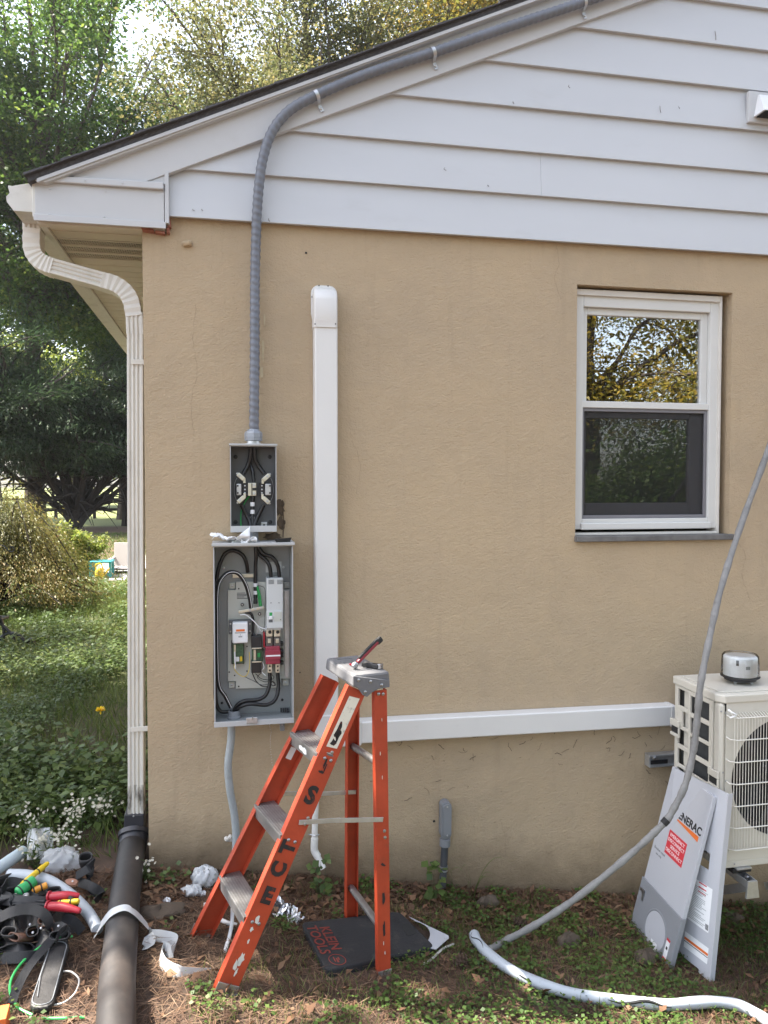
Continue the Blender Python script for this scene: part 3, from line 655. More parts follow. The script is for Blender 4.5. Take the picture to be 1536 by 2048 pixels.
# mounting plate with notched corners
pl = []
for X, Y in [(350,505),(640,505),(815,505),(815,580),(882,580),(882,1450),(790,1450),(790,1535),(350,1548),(350,1475),(272,1475),(272,585),(350,585)]: pl.append(p5(X, Y, -.03))
pl = [(p[0], 0, p[2]) for p in pl]
plate = MB().prism(pl, (0,-.030,0), (0,-.024,0)).build('mounting_plate', M['plate'], ts, bevel=.001)
for X, Y in [(315,545),(850,540),(310,1510),(835,1485)]:
    a = p5(X-30, Y-30, -.02); b = p5(X+30, Y+30, -.02); bk = MB().box(a[0], b[0], -.020, -.0128, b[2], a[2]).build('plate_bracket', M['plate'], ts, bevel=.003)
    MB().lathe([(.0045,0),(.0045,.003),(.001,.0042)], p5(X, Y, -.0205), (0,-1,0), 10).build('bracket_bolt', M['galv'], bk)
for X, Y in [(230,370),(815,365),(214,1685),(802,1655)]:
    MB().lathe([(.0055,0),(.0055,.003),(.001,.0045)], p5(X, Y, -.0128), (0,-1,0), 10).build('mounting_bolt', M['galv'] if Y < 500 else M['black'], ts)
for X, Y in [(378,572),(458,1135),(458,1375),(285,1385),(338,1418),(378,1525)]:
    MB().lathe([(.0034,0),(.0034,.0015)], p5(X, Y, -.0305), (0,-1,0), 8).build('plate_hole', M['black'], plate)
m = MB()
for k in range(5): a = p5(360, 612+k*13, -.0305); b = p5([440,470,455,430,470][k], 617+k*13, -.0305); m.box(a[0], b[0], -.0308, -.0301, b[2], a[2])
m.build('printed_notice', M['encl_dark'], plate)
b5('rating_label', M['breaker'], ts, 640, 795, 310, 410, -.0135, -.0128, 0)
b5('terminal_rail', M['lug'], ts, 315, 560, 430, 462, -.022, -.0128)
# breaker
br = b5('breaker', M['breaker'], ts, 648, 812, 472, 962, -.105, -.031, .003)
m = MB()
for k in range(5):
    for Xa, Xb in ((668, 722), (752, 806)): a = p5(Xa, 486+k*9, -.1055); b = p5(Xb, 490+k*9, -.1055); m.box(a[0], b[0], -.1056, -.1048, b[2], a[2])
m.build('vent_slots', M['encl_dark'], br)
b5('breaker_faceplate', M['breaker'], br, 648, 808, 792, 955, -.109, -.1052, .002)
b5('green_marker', M['green'], br, 676, 704, 805, 836, -.1105, -.1092, .001)
b5('toggle', M['whiteplastic'], br, 674, 706, 840, 872, -.118, -.1092, .002)
b5('toggle_base', M['encl_dark'], br, 670, 708, 876, 900, -.1105, -.1092, .001)
b5('rating_window', M['plate'], br, 722, 800, 800, 890, -.1102, -.1092, .001)
for X, Y in [(692,710),(770,710),(655,965),(795,962),(785,873)]: MB().lathe([(.0025,0),(.0025,.001)], p5(X, Y, -.1094 if Y > 800 else -.1054), (0,-1,0), 8).build('rivet', M['encl_dark'], br)
# contactor block
ct = b5('contactor', M['maroon'], ts, 640, 782, 1140, 1306, -.100, -.031, .003)
b5('centre_band', M['maroon'], ct, 636, 786, 1178, 1262, -.106, -.1002, .002)
m = MB(); a = p5(642,1222,-.1065); b = p5(784,1230,-.1065); m.box(a[0], b[0], -.1066, -.1061, b[2], a[2]); m.build('white_stripe', M['paper'], ct)
for Xa in (645, 722):
    b5('upper_terminal', M['lug'], ct, Xa, Xa+62, 975, 1040, -.092, -.031)
    MB().lathe([(.0075,0),(.0075,.002),(.005,.0021),(.005,.0005)], p5(Xa+36, 995, -.0925), (0,-1,0), 12).build('terminal_hole', M['black'], ct)
    b5('arc_chamber', M['smoke'], ct, Xa-2, Xa+64, 1046, 1138, -.085, -.031)
    b5('chamber_contact', M['lug'], ct, Xa+16, Xa+48, 1060, 1104, -.089, -.0852)
    b5('lower_terminal', M['lug'], ct, Xa+14, Xa+58, 1307, 1392, -.090, -.031)
    for yy in (1328, 1368): MB().lathe([(.0042,0),(.0042,.0015)], p5(Xa+36, yy, -.0905), (0,-1,0), 10).build('terminal_screw', M['black'], ct)
b5('terminal_shroud', M['breaker'], ct, 640, 792, 962, 974, -.098, -.031)
for yy in (1115, 1190, 1230, 1300): b5('side_latch', M['black'], ct, 786, 815, yy-16, yy+14, -.07, -.031)
b5('red_side_busbar', M['redgrip'], ct, 618, 634, 1000, 1145, -.07, -.031)
# controller
cc = b5('controller', M['black'], ts, 305, 432, 1085, 1305, -.055, -.031)
b5('controller_bracket', M['encl_dark'], cc, 280, 498, 880, 1010, -.050, -.031)
cv = b5('controller_cover', M['whiteplastic'], cc, 314, 468, 903, 1103, -.085, -.0505, .006)
b5('orange_print', M['orange'], cv, 352, 436, 970, 988, -.0856, -.0848, 0)
b5('cover_line', M['encl_in'], cv, 340, 445, 999, 1005, -.0856, -.0848, 0); b5('cover_mark', M['encl_in'], cv, 375, 412, 1036, 1046, -.0856, -.0848, 0); b5('cover_arrow', M['encl_in'], cv, 391, 395, 1012, 1030, -.0856, -.0848, 0)
for X, Y in [(297,915),(297,990),(488,915),(488,985)]: MB().lathe([(.0035,0),(.0035,.0015)], p5(X, Y, -.0505), (0,-1,0), 8).build('bracket_eyelet', M['galv'], cc)
b5('circuit_board', M['pcb'], cc, 318, 424, 1112, 1296, -.0565, -.0552, 0)
b5('relay', M['yellow'], cc, 388, 412, 1235, 1280, -.063, -.0566, .001); b5('terminal_strip', M['whiteplastic'], cc, 345, 382, 1240, 1282, -.063, -.0566, .001); b5('connector', M['lug'], cc, 330, 350, 1120, 1190, -.063, -.0566, .001)
for Ya, Yb in ((1035, 1158), (1282, 1392)):
    rl = b5('solenoid', M['black'], ts, 500, 602, Ya, Yb, -.075, -.031, .003)
    b5('solenoid_frame', M['lug'], rl, 504, 600, Yb-8 if Ya < 1200 else Ya, Yb if Ya < 1200 else Ya+8, -.0765, -.0752, .001)
b5('coil_block', M['pcb'], ts, 505, 615, 1165, 1278, -.055, -.031); b5('coil_brass', M['lug'], ts, 522, 548, 1165, 1278, -.06, -.0552); b5('coil_clip', M['green'], ts, 560, 590, 1200, 1240, -.06, -.0552)
b5('right_channel', M['galv'], ts, 822, 872, 590, 1440, -.036, -.0302, .001)
# neutral bar and washers
a = p5(375,800,-.06); b = p5(625,752,-.06); nb = MB().bar(a, b, .014, .0125, (0,0,1)).build('neutral_bar', M['lug'], ts, bevel=.002)
for k, t in enumerate((.45, .65, .88)):
    c = a+(b-a)*t+V3(0,-.0075,0); MB().lathe([(.0056,0),(.0056,.0022),(.0028,.0023),(.0028,.0006)], c, (0,-1,0), 12).build('bar_screw', M['galv'], nb)
for X, Y in [(412,728),(580,818)]: w_ = MB().lathe([(.0072,-.004),(.0072,.004)], p5(X, Y, -.045), (0,-1,0), 14).build('standoff', M['black'], ts); MB().lathe([(.0035,0),(.0035,.002)], p5(X, Y, -.0495), (0,-1,0), 10).build('standoff_screw', M['galv'], w_)
# heavy cables
rc = .0083
cable('cable', [p5(300,1770,-.06), p5(200,1765,-.06), p5(155,1660,-.055), p5(150,1400,-.05), p5(152,900,-.05), p5(155,600,-.05), p5(175,400,-.05), p5(235,245,-.05), p5(320,200,-.05), p5(410,240,-.05), p5(452,320,-.045), p5(466,410,-.03)], rc, M['blackwire'], ts)
lp = [p5(300,1730,-.08), p5(245,1620,-.085), p5(185,1520,-.09), p5(168,1300,-.09), p5(165,900,-.09), p5(168,600,-.09), p5(205,480,-.09), p5(280,415,-.09), p5(370,425,-.085), p5(440,520,-.08), p5(480,650,-.07), p5(496,760,-.062)]
cable('cable', lp, rc, M['blackwire'], ts)
cable('white_stripe_on_cable', [p+V3(.0035,-.0074,.001) for p in lp], .0012, M['paper'], ts)
cable('cable', [p5(545,150,-.06), p5(548,250,-.06), p5(542,350,-.05), p5(540,500,-.045), p5(540,600,-.045), p5(540,720,-.05)], rc, M['blackwire'], ts)
for yy in (535, 610, 680): MB().cyl(p5(540,yy-18,-.045), p5(540,yy+18,-.045), rc+.001, 12).build('white_tape_band', M['paper'], ts, smooth=True)
cable('cable', [p5(550,150,-.05), p5(580,240,-.05), p5(640,290,-.055), p5(680,360,-.06), p5(695,480,-.06)], rc, M['blackwire'], ts)
cable('cable', [p5(555,150,-.06), p5(620,230,-.065), p5(710,270,-.07), p5(762,360,-.07), p5(775,480,-.065)], rc, M['blackwire'], ts)
cable('cable', [p5(680,1385,-.06), p5(680,1500,-.065), p5(640,1610,-.07), p5(560,1655,-.075), p5(440,1665,-.075), p5(370,1700,-.07), p5(330,1760,-.06)], rc, M['blackwire'], ts)
cable('cable', [p5(757,1385,-.06), p5(765,1530,-.065), p5(735,1650,-.075), p5(650,1705,-.085), p5(500,1695,-.09), p5(400,1720,-.085), p5(345,1770,-.065)], rc, M['blackwire'], ts)
cable('ground_wire', [p5(560,545,-.05), p5(585,640,-.055), p5(598,740,-.058)], .0035, M['green'], ts); cable('ground_wire', [p5(556,560,-.05), p5(570,650,-.052), p5(582,745,-.056)], .003, M['green'], ts)
cable('bonding_lead', [p5(440,800,-.06), p5(500,820,-.058), p5(520,900,-.05), p5(518,1000,-.05), p5(540,1040,-.06)], .006, M['blackwire'], ts)
for pts, r_, mt in [([(390,828),(450,830),(520,885),(580,945),(640,965)], .0022, 'paper'), ([(590,850),(560,920),(565,970),(545,1030)], .0014, 'galv'), ([(570,950),(600,990),(620,970)], .0012, 'paper'),
                    ([(338,1180),(340,1280),(335,1350),(370,1400),(430,1430),(470,1390),(485,1300),(480,1190)], .002, 'yellowwire'), ([(338,1185),(342,1320),(340,1352)], .0035, 'whiteplastic'),
                    ([(435,1430),(520,1470),(600,1510),(680,1500)], .0018, 'encl_dark'), ([(510,1395),(545,1470),(600,1520),(660,1530)], .0022, 'blackwire'), ([(600,1390),(560,1440),(640,1480),(720,1440),(690,1400)], .0013, 'blackwire'),
                    ([(540,1400),(600,1450),(690,1470),(740,1510),(700,1520)], .0016, 'blackwire'), ([(610,1290),(625,1340),(600,1380),(640,1420)], .0015, 'paper'), ([(560,1160),(620,1170),(640,1150)], .0014, 'blackwire'),
                    ([(650,1460),(710,1475),(730,1500),(715,1520),(690,1500)], .0016, 'blackwire'), ([(555,545),(600,550),(635,600),(630,900),(615,1000)], .0012, 'blackwire')]:
    cable('thin_wire', [p5(X, Y, -.072-.004*math.sin(X*.1)) for X, Y in pts], r_, M[mt], ts, 6, 6)
bs = MB().lathe([(.031,0),(.031,.007),(.026,.009),(.0245,.03),(.020,.032),(.019,.012)], V3(p5(332,1800,-.07)[0], -.072, Z0+.006), (0,0,1), 18).build('bushing', M['greypvc'], ts, smooth=True)
for k in range(4): b5('terminal_block', M['black'], ts, 785+k*22, 800+k*22, 1745, 1775, -.05, -.03, .001)
gl = b5('ground_lug', M['greypvc'], ts, 780, 826, 1860, 1960, -.05, -.02, .003); MB().lathe([(.0035,0),(.0035,.003)], p5(802,1900,-.052), (0,-1,0), 8).build('lug_bolt', M['steel'], gl)

# --- grey liquidtight conduit below the cabinet
lt = thing('flexible_conduit', W(468,1690,-.03), 'limp grey flexible conduit hanging from the switch cabinet behind the ladder', 'conduit')
MB().tube(cr([W(463,1440,-.07), W(462,1480,-.065), W(456,1530,-.06), W(460,1580,-.05), W(468,1625,-.04), W(472,1670,-.04), W(470,1720,-.04), W(462,1770,-.04)], 8), .0165, 14).build('conduit_tube', M['liquidtight'], lt, smooth=True)
m = MB(); c = W(458,1680,-.03)
for k in range(7): m.lathe([(0,-.011),(.008,-.007),(.011,0),(.008,.007),(0,.011)], c+V3(R.uniform(-.012,.012),R.uniform(-.012,.006),R.uniform(-.014,.014)), (R.random(),R.random(),1), 8, caps=False)
m.build('putty_lump', M['caulk'], lt, smooth=True)

# --- white duct cover for the refrigerant lines
lc = thing('lineset_cover', W(650,1440,-.03), 'white plastic duct cover running down the wall and across to the outdoor unit', 'duct')
def dp(w, d): return [(-w,0),(-w,d*.72),(-w*.955,d*.92),(-w*.86,d),(w*.86,d),(w*.955,d*.92),(w,d*.72),(w,0)]
xa = W(628,900,-.045)[0]; xb = W(675,900,-.045)[0]; xc = (xa+xb)/2+.006; hw = (xb-xa)/2
def vprof(mm, x, z0, z1, w, d):
    pr = dp(w, d); mm.add([(x+a, -.002-b, z0) for a, b in pr]+[(x+a, -.002-b, z1) for a, b in pr], [tuple(range(8)), tuple(range(8,16))]+[(i, (i+1)%8, 8+(i+1)%8, 8+i) for i in range(8)]); return mm
zT = W(650,655,-.06)[2]; zB = W(650,1432,-.06)[2]
x_t = W(651.5,660,-.05)[0]; x_b = W(653.5,1432,-.05)[0]
m = MB(); pr = dp(hw, .066)
m.add([(x_b+a, -.002-b, zB) for a, b in pr]+[(x_t+a, -.002-b, zT) for a, b in pr], [tuple(range(8)), tuple(range(8,16))]+[(i, (i+1)%8, 8+(i+1)%8, 8+i) for i in range(8)])
m.build('vertical_duct', M['duct'], lc, bevel=.002, smooth=True, sharp=24)
# wall inlet
zt0 = W(648,569,-.03)[2]; zt1 = W(648,622,-.03)[2]; xt = x_t-.002; fw2 = hw+.006
pts = [(xt-fw2,0,zt1-.01),(xt-fw2,0,zt0-.035)]+[(xt-fw2+.035-.035*math.cos(a),0,zt0-.035+.035*math.sin(a)) for a in (.4,.8,1.2,1.57)]+[(xt+fw2-.035+.035*math.sin(a),0,zt0-.035+.035*math.cos(a)) for a in (0,.4,.8,1.2)]+[(xt+fw2,0,zt0-.035),(xt+fw2,0,zt1-.01),(xt+hw,0,zt1-.04),(xt-hw,0,zt1-.04)]
inl = MB().prism(pts, (0,-.016,0), (0,-.001,0)).build('wall_inlet', M['duct'], lc, bevel=.003)
m = MB(); h0 = zt0-.012
prof = [(h0, .018), (h0-.012, .045), (h0-.032, .066), (h0-.06, .075), (zT+.035, .076), (zT+.022, .072), (zT-.002, .0715)]
rings = []
for z, d in prof:
    w_ = hw-.012 if z > h0-.005 else (hw-.005 if z > h0-.02 else hw+.001)
    rings.append([(xt+a, -.002-b, z) for a, b in dp(w_, d)])
vsx = [p for r_ in rings for p in r_]; fs = []
for i in range(len(rings)-1):
    for k in range(7): fs.append((i*8+k, i*8+k+1, (i+1)*8+k+1, (i+1)*8+k))
fs.append(tuple(range(8))); fs.append(tuple(range((len(rings)-1)*8, len(rings)*8)))
m.add(vsx, fs).build('inlet_hood', M['duct'], lc, smooth=True, sharp=45, bevel=.002)
for px, py in [(630,648),(671,648),(638,571),(656,572),(624,594),(674,596)]:
    yy = -.0735 if py > 620 else -.0168
    MB().lathe([(.003,0),(.003,.0015)], W(px, py, yy), (0,-1,0), 8).build('inlet_screw', M['black'], inl)
# horizontal run
pA = W(712,1463,-.04); pB = W(1341,1429,-.04)
hz = MB(); t = pB-pA; t[1] = 0
pr = dp(.051, .064); n = unit(V3(-t[2],0,t[0]))
hz.add([V3(pA[0],-.002,pA[2])+n*a+V3(0,-b,0) for a, b in pr]+[V3(pB[0],-.002,pB[2])+n*a+V3(0,-b,0) for a, b in pr], [tuple(range(8)), tuple(range(8,16))]+[(i, (i+1)%8, 8+(i+1)%8, 8+i) for i in range(8)])
hz.build('horizontal_duct', M['duct'], lc, bevel=.002, smooth=True, sharp=24)
xl = x_b-hw-.004; zc = pA[2]
ptl = [(xl,0,zB+.006),(x_b+hw+.004,0,zB+.006),(x_b+hw+.012,0,zc+.056),(pA[0]+.02,0,zc+.056),(pA[0]+.02,0,zc-.056),(xl+.05,0,zc-.056),(xl+.02,0,zc-.045),(xl+.004,0,zc-.02)]
MB().prism(ptl, (0,-.072,0), (0,-.002,0)).build('flat_elbow', M['duct'], lc, bevel=.006)
e = unit(t); ec = V3(pB[0],-.002,pB[2])
MB().add([ec-e*.012+n*a*1.05+V3(0,-b*1.05,0) for a, b in pr]+[ec+e*.012+n*a*1.0+V3(0,-b*1.0,0) for a, b in pr], [tuple(range(8)), tuple(range(8,16))]+[(i, (i+1)%8, 8+(i+1)%8, 8+i) for i in range(8)]).build('end_collar', M['duct'], lc, bevel=.002)
for dz in (-.006, .016): MB().tube(cr([ec+V3(-.02,-.03,dz), ec+V3(.03,-.035,dz), ec+V3(.09,-.08,dz-.01)], 6), .011, 10).build('refrigerant_pipe', M['whiteplastic'], lc, smooth=True)
# --- drain tube
dt = thing('condensate_drain', W(640,1735,-.03), 'thin white plastic drain tube with angled tip behind the ladder', 'pipe')
MB().tube([W(636,1480,-.03), W(634,1560,-.03), W(630,1640,-.03), W(629,1692,-.03)], .0135, 14).build('drain_tube', M['pvc'], dt, smooth=True)
MB().tube(cr([W(629,1676,-.03), W(628.5,1698,-.031), W(631,1706,-.034), W(636,1714,-.04)], 5), .0165, 14).build('drain_elbow', M['pvc'], dt, smooth=True)
MB().tube([W(632,1707,-.037), W(647,1737,-.06)], .0135, 14).build('drain_tip', M['pvc'], dt, smooth=True)
MB().tube([W(617,1669,-.012), W(621,1669,-.03), W(630,1672,-.046), W(638,1669,-.03)], .003, 8).build('drain_clip', M['galv'], dt)
# --- conduit body and pipe into the soil
cb = thing('junction_elbow', G(880,1808), 'small grey conduit body with dark pipe going into the soil, right of the ladder', 'conduit')
def rr_poly(c, hw_, hh, n=8):
    return [(c[0]+hw_*math.cos(a), 0, c[2]+(hh-hw_ if math.sin(a) >= 0 else -(hh-hw_))+hw_*math.sin(a)) for a in np.linspace(0, 2*math.pi, n*2, endpoint=False)+.001]
c = W(893,1642,-.05); MB().prism(rr_poly(c, .0255, .088), (0,-.05,0), (0,-.004,0)).build('body', M['greypvc'], cb, bevel=.004)
cvp = MB().prism(rr_poly(c+V3(.002,0,.003), .0215, .077), (0,-.057,0), (0,-.0505,0)).build('cover_plate', M['greypvc'], cb, bevel=.002)
for dz in (.068, -.064): MB().lathe([(.004,0),(.004,.002)], V3(c[0]+.002,-.0572,c[2]+dz), (0,-1,0), 8).build('cover_screw', M['galv'], cvp)
zz = W(890,1682,-.03)[2]; MB().lathe([(.025,-.022),(.025,.012),(.021,.014)], V3(W(890,1682,-.03)[0],-.03,zz), (.04,0,1), 18).build('hub', M['greypvc'], cb, smooth=True)
MB().tube([W(890,1686,-.03), W(887,1740,-.03), W(885,1770,-.03), W(882,1850,-.03)], .0165, 14).build('pipe', mk('dark_grey_pipe', (.055,.06,.068), .5, var=.2, dirt=.4, ds=12, dirtcol=(.14,.11,.08)), cb, smooth=True)
for py in (1733, 1740): MB().lathe([(.019,-.003),(.019,.003)], W(887.5,py,-.03), (.03,0,1), 16).build('pipe_strap', M['galv'], cb, smooth=True)

# --- scraps lying on the cabinet top
ztop = Z1+.0125
def crumple(fn, nu, nv, name, mat, par=None, solid=.0012, loc=None): return MB().grid(fn, nu, nv).build(name, mat, par, smooth=True, sharp=180, solid=solid, loc=loc)
o = W(424,1087,-.12); e2 = W(508,1087,-.12)
rg = thing('white_rag', (o[0], -.12, ztop), 'crumpled white cloth scrap lying on top of the switch cabinet', 'cloth')
def f(u, v):
    x = o[0]+(e2[0]-o[0])*u; y = -.15+.11*v
    z = ztop+.004+.022*(.5+.5*math.sin(6*u+2*v))*(1-.5*u)+.010*math.sin(15*u+7*v)*math.sin(9*v+3*u)+.006*abs(math.sin(27*u-11*v))
    return x+.01*math.sin(9*v), y+.012*math.sin(11*u), max(z, ztop+.002)
crumple(f, 26, 18, 'folded_cloth', M['paper'], rg)
k0 = W(468,1088,-.13); 
def f2(u, v):
    b = W(470+30*u, 1086-34*math.sin(1.2*v)*(.35+.65*u), -.14+.02*math.sin(5*v+3*u)); w_ = .012*(1-v)+.002
    return b+V3((v-.5)*.03*(1-u), 0, .006*math.sin(9*v))
crumple(f2, 8, 10, 'raised_corner', M['paper'], rg)
def f3(u, v):
    b = W(482+32*u, 1078+10*v+5*math.sin(6*u), -.155+.02*v+.008*math.sin(9*u+4*v)); return b
crumple(f3, 10, 5, 'hanging_edge', M['paper'], rg)
a = W(552,1086,-.13); b = W(581,1086,-.13)
MB().hexa([(a[0],-.15,ztop),(b[0]-.004,-.15,ztop),(b[0]-.004,-.09,ztop),(a[0],-.09,ztop),(a[0]-.004,-.155,ztop+.014),(b[0]+.003,-.158,ztop+.02),(b[0]+.003,-.09,ztop+.014),(a[0]-.004,-.09,ztop+.01)]).build('black_scrap', M['rubber'], None, bevel=.001, loc=(a[0],-.12,ztop))
tag(bpy.data.objects['black_scrap'], 'small black rubber scrap at the right end of the switch cabinet top', 'scrap')

# ================================================================== LADDER
F1 = G(447,1988); e1 = unit(V3(.976,.212,0)); e2 = unit(V3(-.212,.976,0)); EZ = V3(0,0,1)
def Lp(px, py, off):
    d = ray(px, py); p0 = F1+e2*off; return CAM+d*(((p0-CAM)@e2)/(d@e2))
lad = thing('stepladder', (F1+e1*.3+e2*.18), 'weathered orange fibreglass stepladder with grey cap and aluminium treads', 'ladder')
nf = (Lp(714,1378,.045), Lp(447,1992,0)); ff = (Lp(657,1355,.30), Lp(398,1874,.345))
nr = (Lp(761,1380,.045), Lp(769,1962,.0)); fr = (Lp(703,1390,.30), Lp(700,1846,.36))
def channel(name, pq, inward, w, fl, th=.004):
    p, q = pq; t = unit(q-p); wd = unit(np.cross(e2, t)); L = (q-p)/2; c = (p+q)/2
    m = MB(); m.obox(c, L, wd*w/2, e2*th/2)
    for s in (-1, 1): m.obox(c+wd*s*(w/2-th/2)+e2*inward*(fl/2+th*.52), L, wd*th/2, e2*fl/2)
    return m.build(name, M['ladder'], lad, bevel=.0012), t, wd
r1, t1, w1 = channel('front_rail', nf, 1, .076, .028)
r2, t2, w2 = channel('front_rail', ff, -1, .076, .028)
r3, t3, w3 = channel('rear_rail', nr, 1, .050, .024)
r4, t4, w4 = channel('rear_rail', fr, -1, .050, .024)
for f in (.235, .51, .775):
    a = nf[0]+(nf[1]-nf[0])*f; b = ff[0]+(ff[1]-ff[0])*f; z = (a[2]+b[2])/2; a = V3(a[0],a[1],z)+e2*.006; b = V3(b[0],b[1],z)-e2*.006
    d = unit(b-a); c = (a+b)/2; n1 = unit(np.cross(d, EZ)); n1 = n1 if n1 @ e1 > 0 else -n1; h = (b-a)/2
    m = MB(); m.obox(c+EZ*.02, h, n1*.040, EZ*.0018); m.obox(c-n1*.0385+EZ*-.003, h, n1*.0016, EZ*.021); m.obox(c+n1*.0385+EZ*-.003, h, n1*.0016, EZ*.021)
    st = m.build('tread', M['alu'], lad, bevel=.001)
    m = MB()
    for k in range(7): m.obox(c+EZ*.0225+n1*(-.03+.01*k), h*.97, n1*.0013, EZ*.0009)
    m.build('tread_ribs', M['alu'], st)
    if f < .3: MB().prism([c-n1*.0405+d*(x)+EZ*y for x, y in [(-.04,-.012),(-.02,-.017),(.0,-.012),(.03,-.012),(.036,.0),(.012,.006),(.0,.002),(-.02,.008),(-.038,.002)]], -n1*.0004, n1*0).build('torn_label', M['paper'], st)
    for p, s in ((a, -1), (b, 1)):
        for k in (-1, 1): MB().lathe([(.006,0),(.006,.002),(.003,.004)], p+e2*s*(.0085)+w1*k*.013+EZ*-.004, e2*s, 10).build('rivet', M['steel'], st)
# cap
zc_ = (nf[0][2]+nr[0][2])/2+.005
ca = Lp(708,1350,.028); cbp = Lp(779,1358,.028); wid = .30
cz = ca[2]; base = [ca, ca+e1*((cbp-ca)@e1)]; A = V3(base[0][0], base[0][1], cz); B = V3(base[1][0], base[1][1], cz); Cq = B+e2*wid; D = A+e2*wid
m = MB().hexa([A-EZ*.045-e1*.006, B-EZ*.045+e1*.004, Cq-EZ*.045+e1*.004, D-EZ*.045-e1*.006, A, B, Cq, D])
cap = m.build('top_cap', M['ladder_cap'], lad, bevel=.009)
for y0, y1, x0, x1 in [(.06,.24,.035,.045),(.06,.24,.075,.082),(.05,.06,.03,.09),(.25,.257,.03,.09)]:
    MB().obox(A+e1*(x0+x1)/2+e2*(y0+y1)/2+EZ*.0006, e1*(x1-x0)/2, e2*(y1-y0)/2, EZ*.0014).build('tray_rib', M['ladder_cap'], cap)
g_ = [Lp(706,1352,.024), Lp(779,1360,.024), Lp(779,1374,.024), Lp(756,1378,.024), Lp(742,1386,.024), Lp(734,1394,.024), Lp(725,1390,.024), Lp(716,1377,.024), Lp(706,1372,.024)]
gs = MB().prism(g_, -e2*.003, e2*.003).build('side_gusset', M['ladder_cap'], lad, bevel=.002)
for px, py in [(717,1360),(741,1363),(730,1384),(763,1370)]: MB().lathe([(.006,0),(.006,.002),(.002,.0038)], Lp(px,py,.0205), -e2, 10).build('rivet', M['steel'], gs)
# spreaders and rear braces
def lbar(name, p, q, w, h, mat): return MB().bar(p, q, w, h, EZ).build(name, mat, lad, bevel=.001)
lbar('spreader', Lp(566,1587,.325), Lp(642,1586,.325), .004, .016, M['galv']); lbar('spreader', Lp(636,1588,.318), Lp(712,1584,.318), .004, .016, M['galv'])
lbar('spreader', Lp(598,1645,.016), Lp(680,1640,.016), .004, .017, M['galv']); lbar('spreader', Lp(672,1641,.022), Lp(766,1639,.022), .004, .017, M['galv'])
for a, b in [((702,1490,.33),(755,1525,.065)), ((702,1775,.345),(758,1850,.04))]: MB().tube([Lp(*a), Lp(*b)], .0135, 12).build('rear_brace', M['alu'], lad, smooth=True)
for p, q, px, py, off in [(nf, r1, 664,1505,-.003),(nf, r1, 616,1636,-.003),(nf, r1, 610,1648,-.003),(nr, r3, 769,1662,-.003),(nr, r3, 770,1675,-.003),(nr, r3, 757,1388,.04),(nr, r3, 766,1388,.04)]:
    MB().lathe([(.006,-.001),(.006,.002),(.002,.0035)], Lp(px,py,off), -e2, 10).build('rivet', M['steel'], q)
# feet
for (p, q), r_, wv, w_ in [(nf, r1, w1, .08), (ff, r2, w2, .08), (nr, r3, w3, .055), (fr, r4, w4, .055)]:
    t = unit(q-p); c = q-t*.02; ft = MB().obox(c-e2*(.0045 if r_ in (r1, r3) else -.0045), t*.022, wv*w_/2, e2*.002).obox(q+EZ*-.002, e1*w_/2*1.1, e2*.016, EZ*.006).build('foot', M['alu'], lad, bevel=.0015)
    for k in (-1, 1): MB().lathe([(.004,0),(.004,.002)], c-e2*.0068+wv*k*w_*.3, -e2, 8).build('foot_rivet', M['steel'], ft)
# stickers, stencils and scuffs on the near rail
def rp(f, s=0., o=-.0026): return nf[0]+(nf[1]-nf[0])*f+w1*s+e2*o
wl = w1 if w1 @ e1 > 0 else -w1
MB().prism([rp(.03,0)+wl*-.018, rp(.025)+wl*.024, rp(.20)+wl*.020, rp(.205)+wl*-.022], -e2*.0004, e2*.0002).build('worn_sticker', M['sticker'], r1)
bl = random.Random(3)
def rail_patch(name, f, s, L, w_, mat, o=-.0032, n=12, rail=(nf, w1, r1), seed=0):
    pq, wv, par = rail; r = random.Random(seed); t = unit(pq[1]-pq[0]); c = pq[0]+(pq[1]-pq[0])*f+wl*s+e2*o; pts = []
    for k in range(n):
        a = 2*math.pi*k/n; j = r.uniform(.55, 1.1); pts.append(c+t*L/2*math.cos(a)*j+wl*w_/2*math.sin(a)*j)
    return MB().prism(pts, -e2*.0003, e2*.0002).build(name, mat, par)
rail_patch('smudge', .145, -.004, .075, .022, M['paintblack'], seed=1); rail_patch('smudge', .16, .004, .045, .02, M['paintblack'], seed=2); rail_patch('smudge', .185, -.002, .03, .026, M['paintblack'], seed=3)
rail_patch('smudge', .225, .006, .014, .04, M['encl_dark'], seed=4); rail_patch('smudge', .222, .0, .005, .03, M['galv'], o=-.0038, seed=9)
rail_patch('smudge', .255, .0, .045, .008, M['paintblack'], seed=5); rail_patch('smudge', .27, .008, .04, .006, M['paintblack'], seed=6); rail_patch('smudge', .285, .0, .012, .03, M['paintblack'], seed=8)
tn = unit(nf[1]-nf[0])
up_dir = -tn
def stencil(ch, f, size, u, v, bold=.004):
    return text(ch, size, rp(f, 0, -.0032), u, v, M['paintblack'], r1, 'stencilled_letter', .0006, bold=bold)
stencil('S', .365, .085, wl, up_dir)
stencil('T', .535, .070, up_dir, -wl); stencil('C', .605, .070, up_dir, -wl); stencil('E', .690, .075, wl, up_dir)
for f, s, L, w_, sd in [(.765,.0,.032,.02,21),(.795,-.004,.02,.014,22),(.83,.002,.018,.009,23),(.885,.004,.05,.022,24),(.905,-.006,.04,.018,25),(.925,.006,.03,.01,26)]:
    rail_patch('paint_scuff', f, s, L, w_, M['caulk'], seed=sd)
for f, L, w_, sd in [(.60,.016,.024,31),(.715,.06,.014,32),(.82,.06,.013,33)]:
    rail_patch('stencil_smudge', f, 0., L, w_, M['paintblack'], rail=(nr, w3, r3), seed=sd)
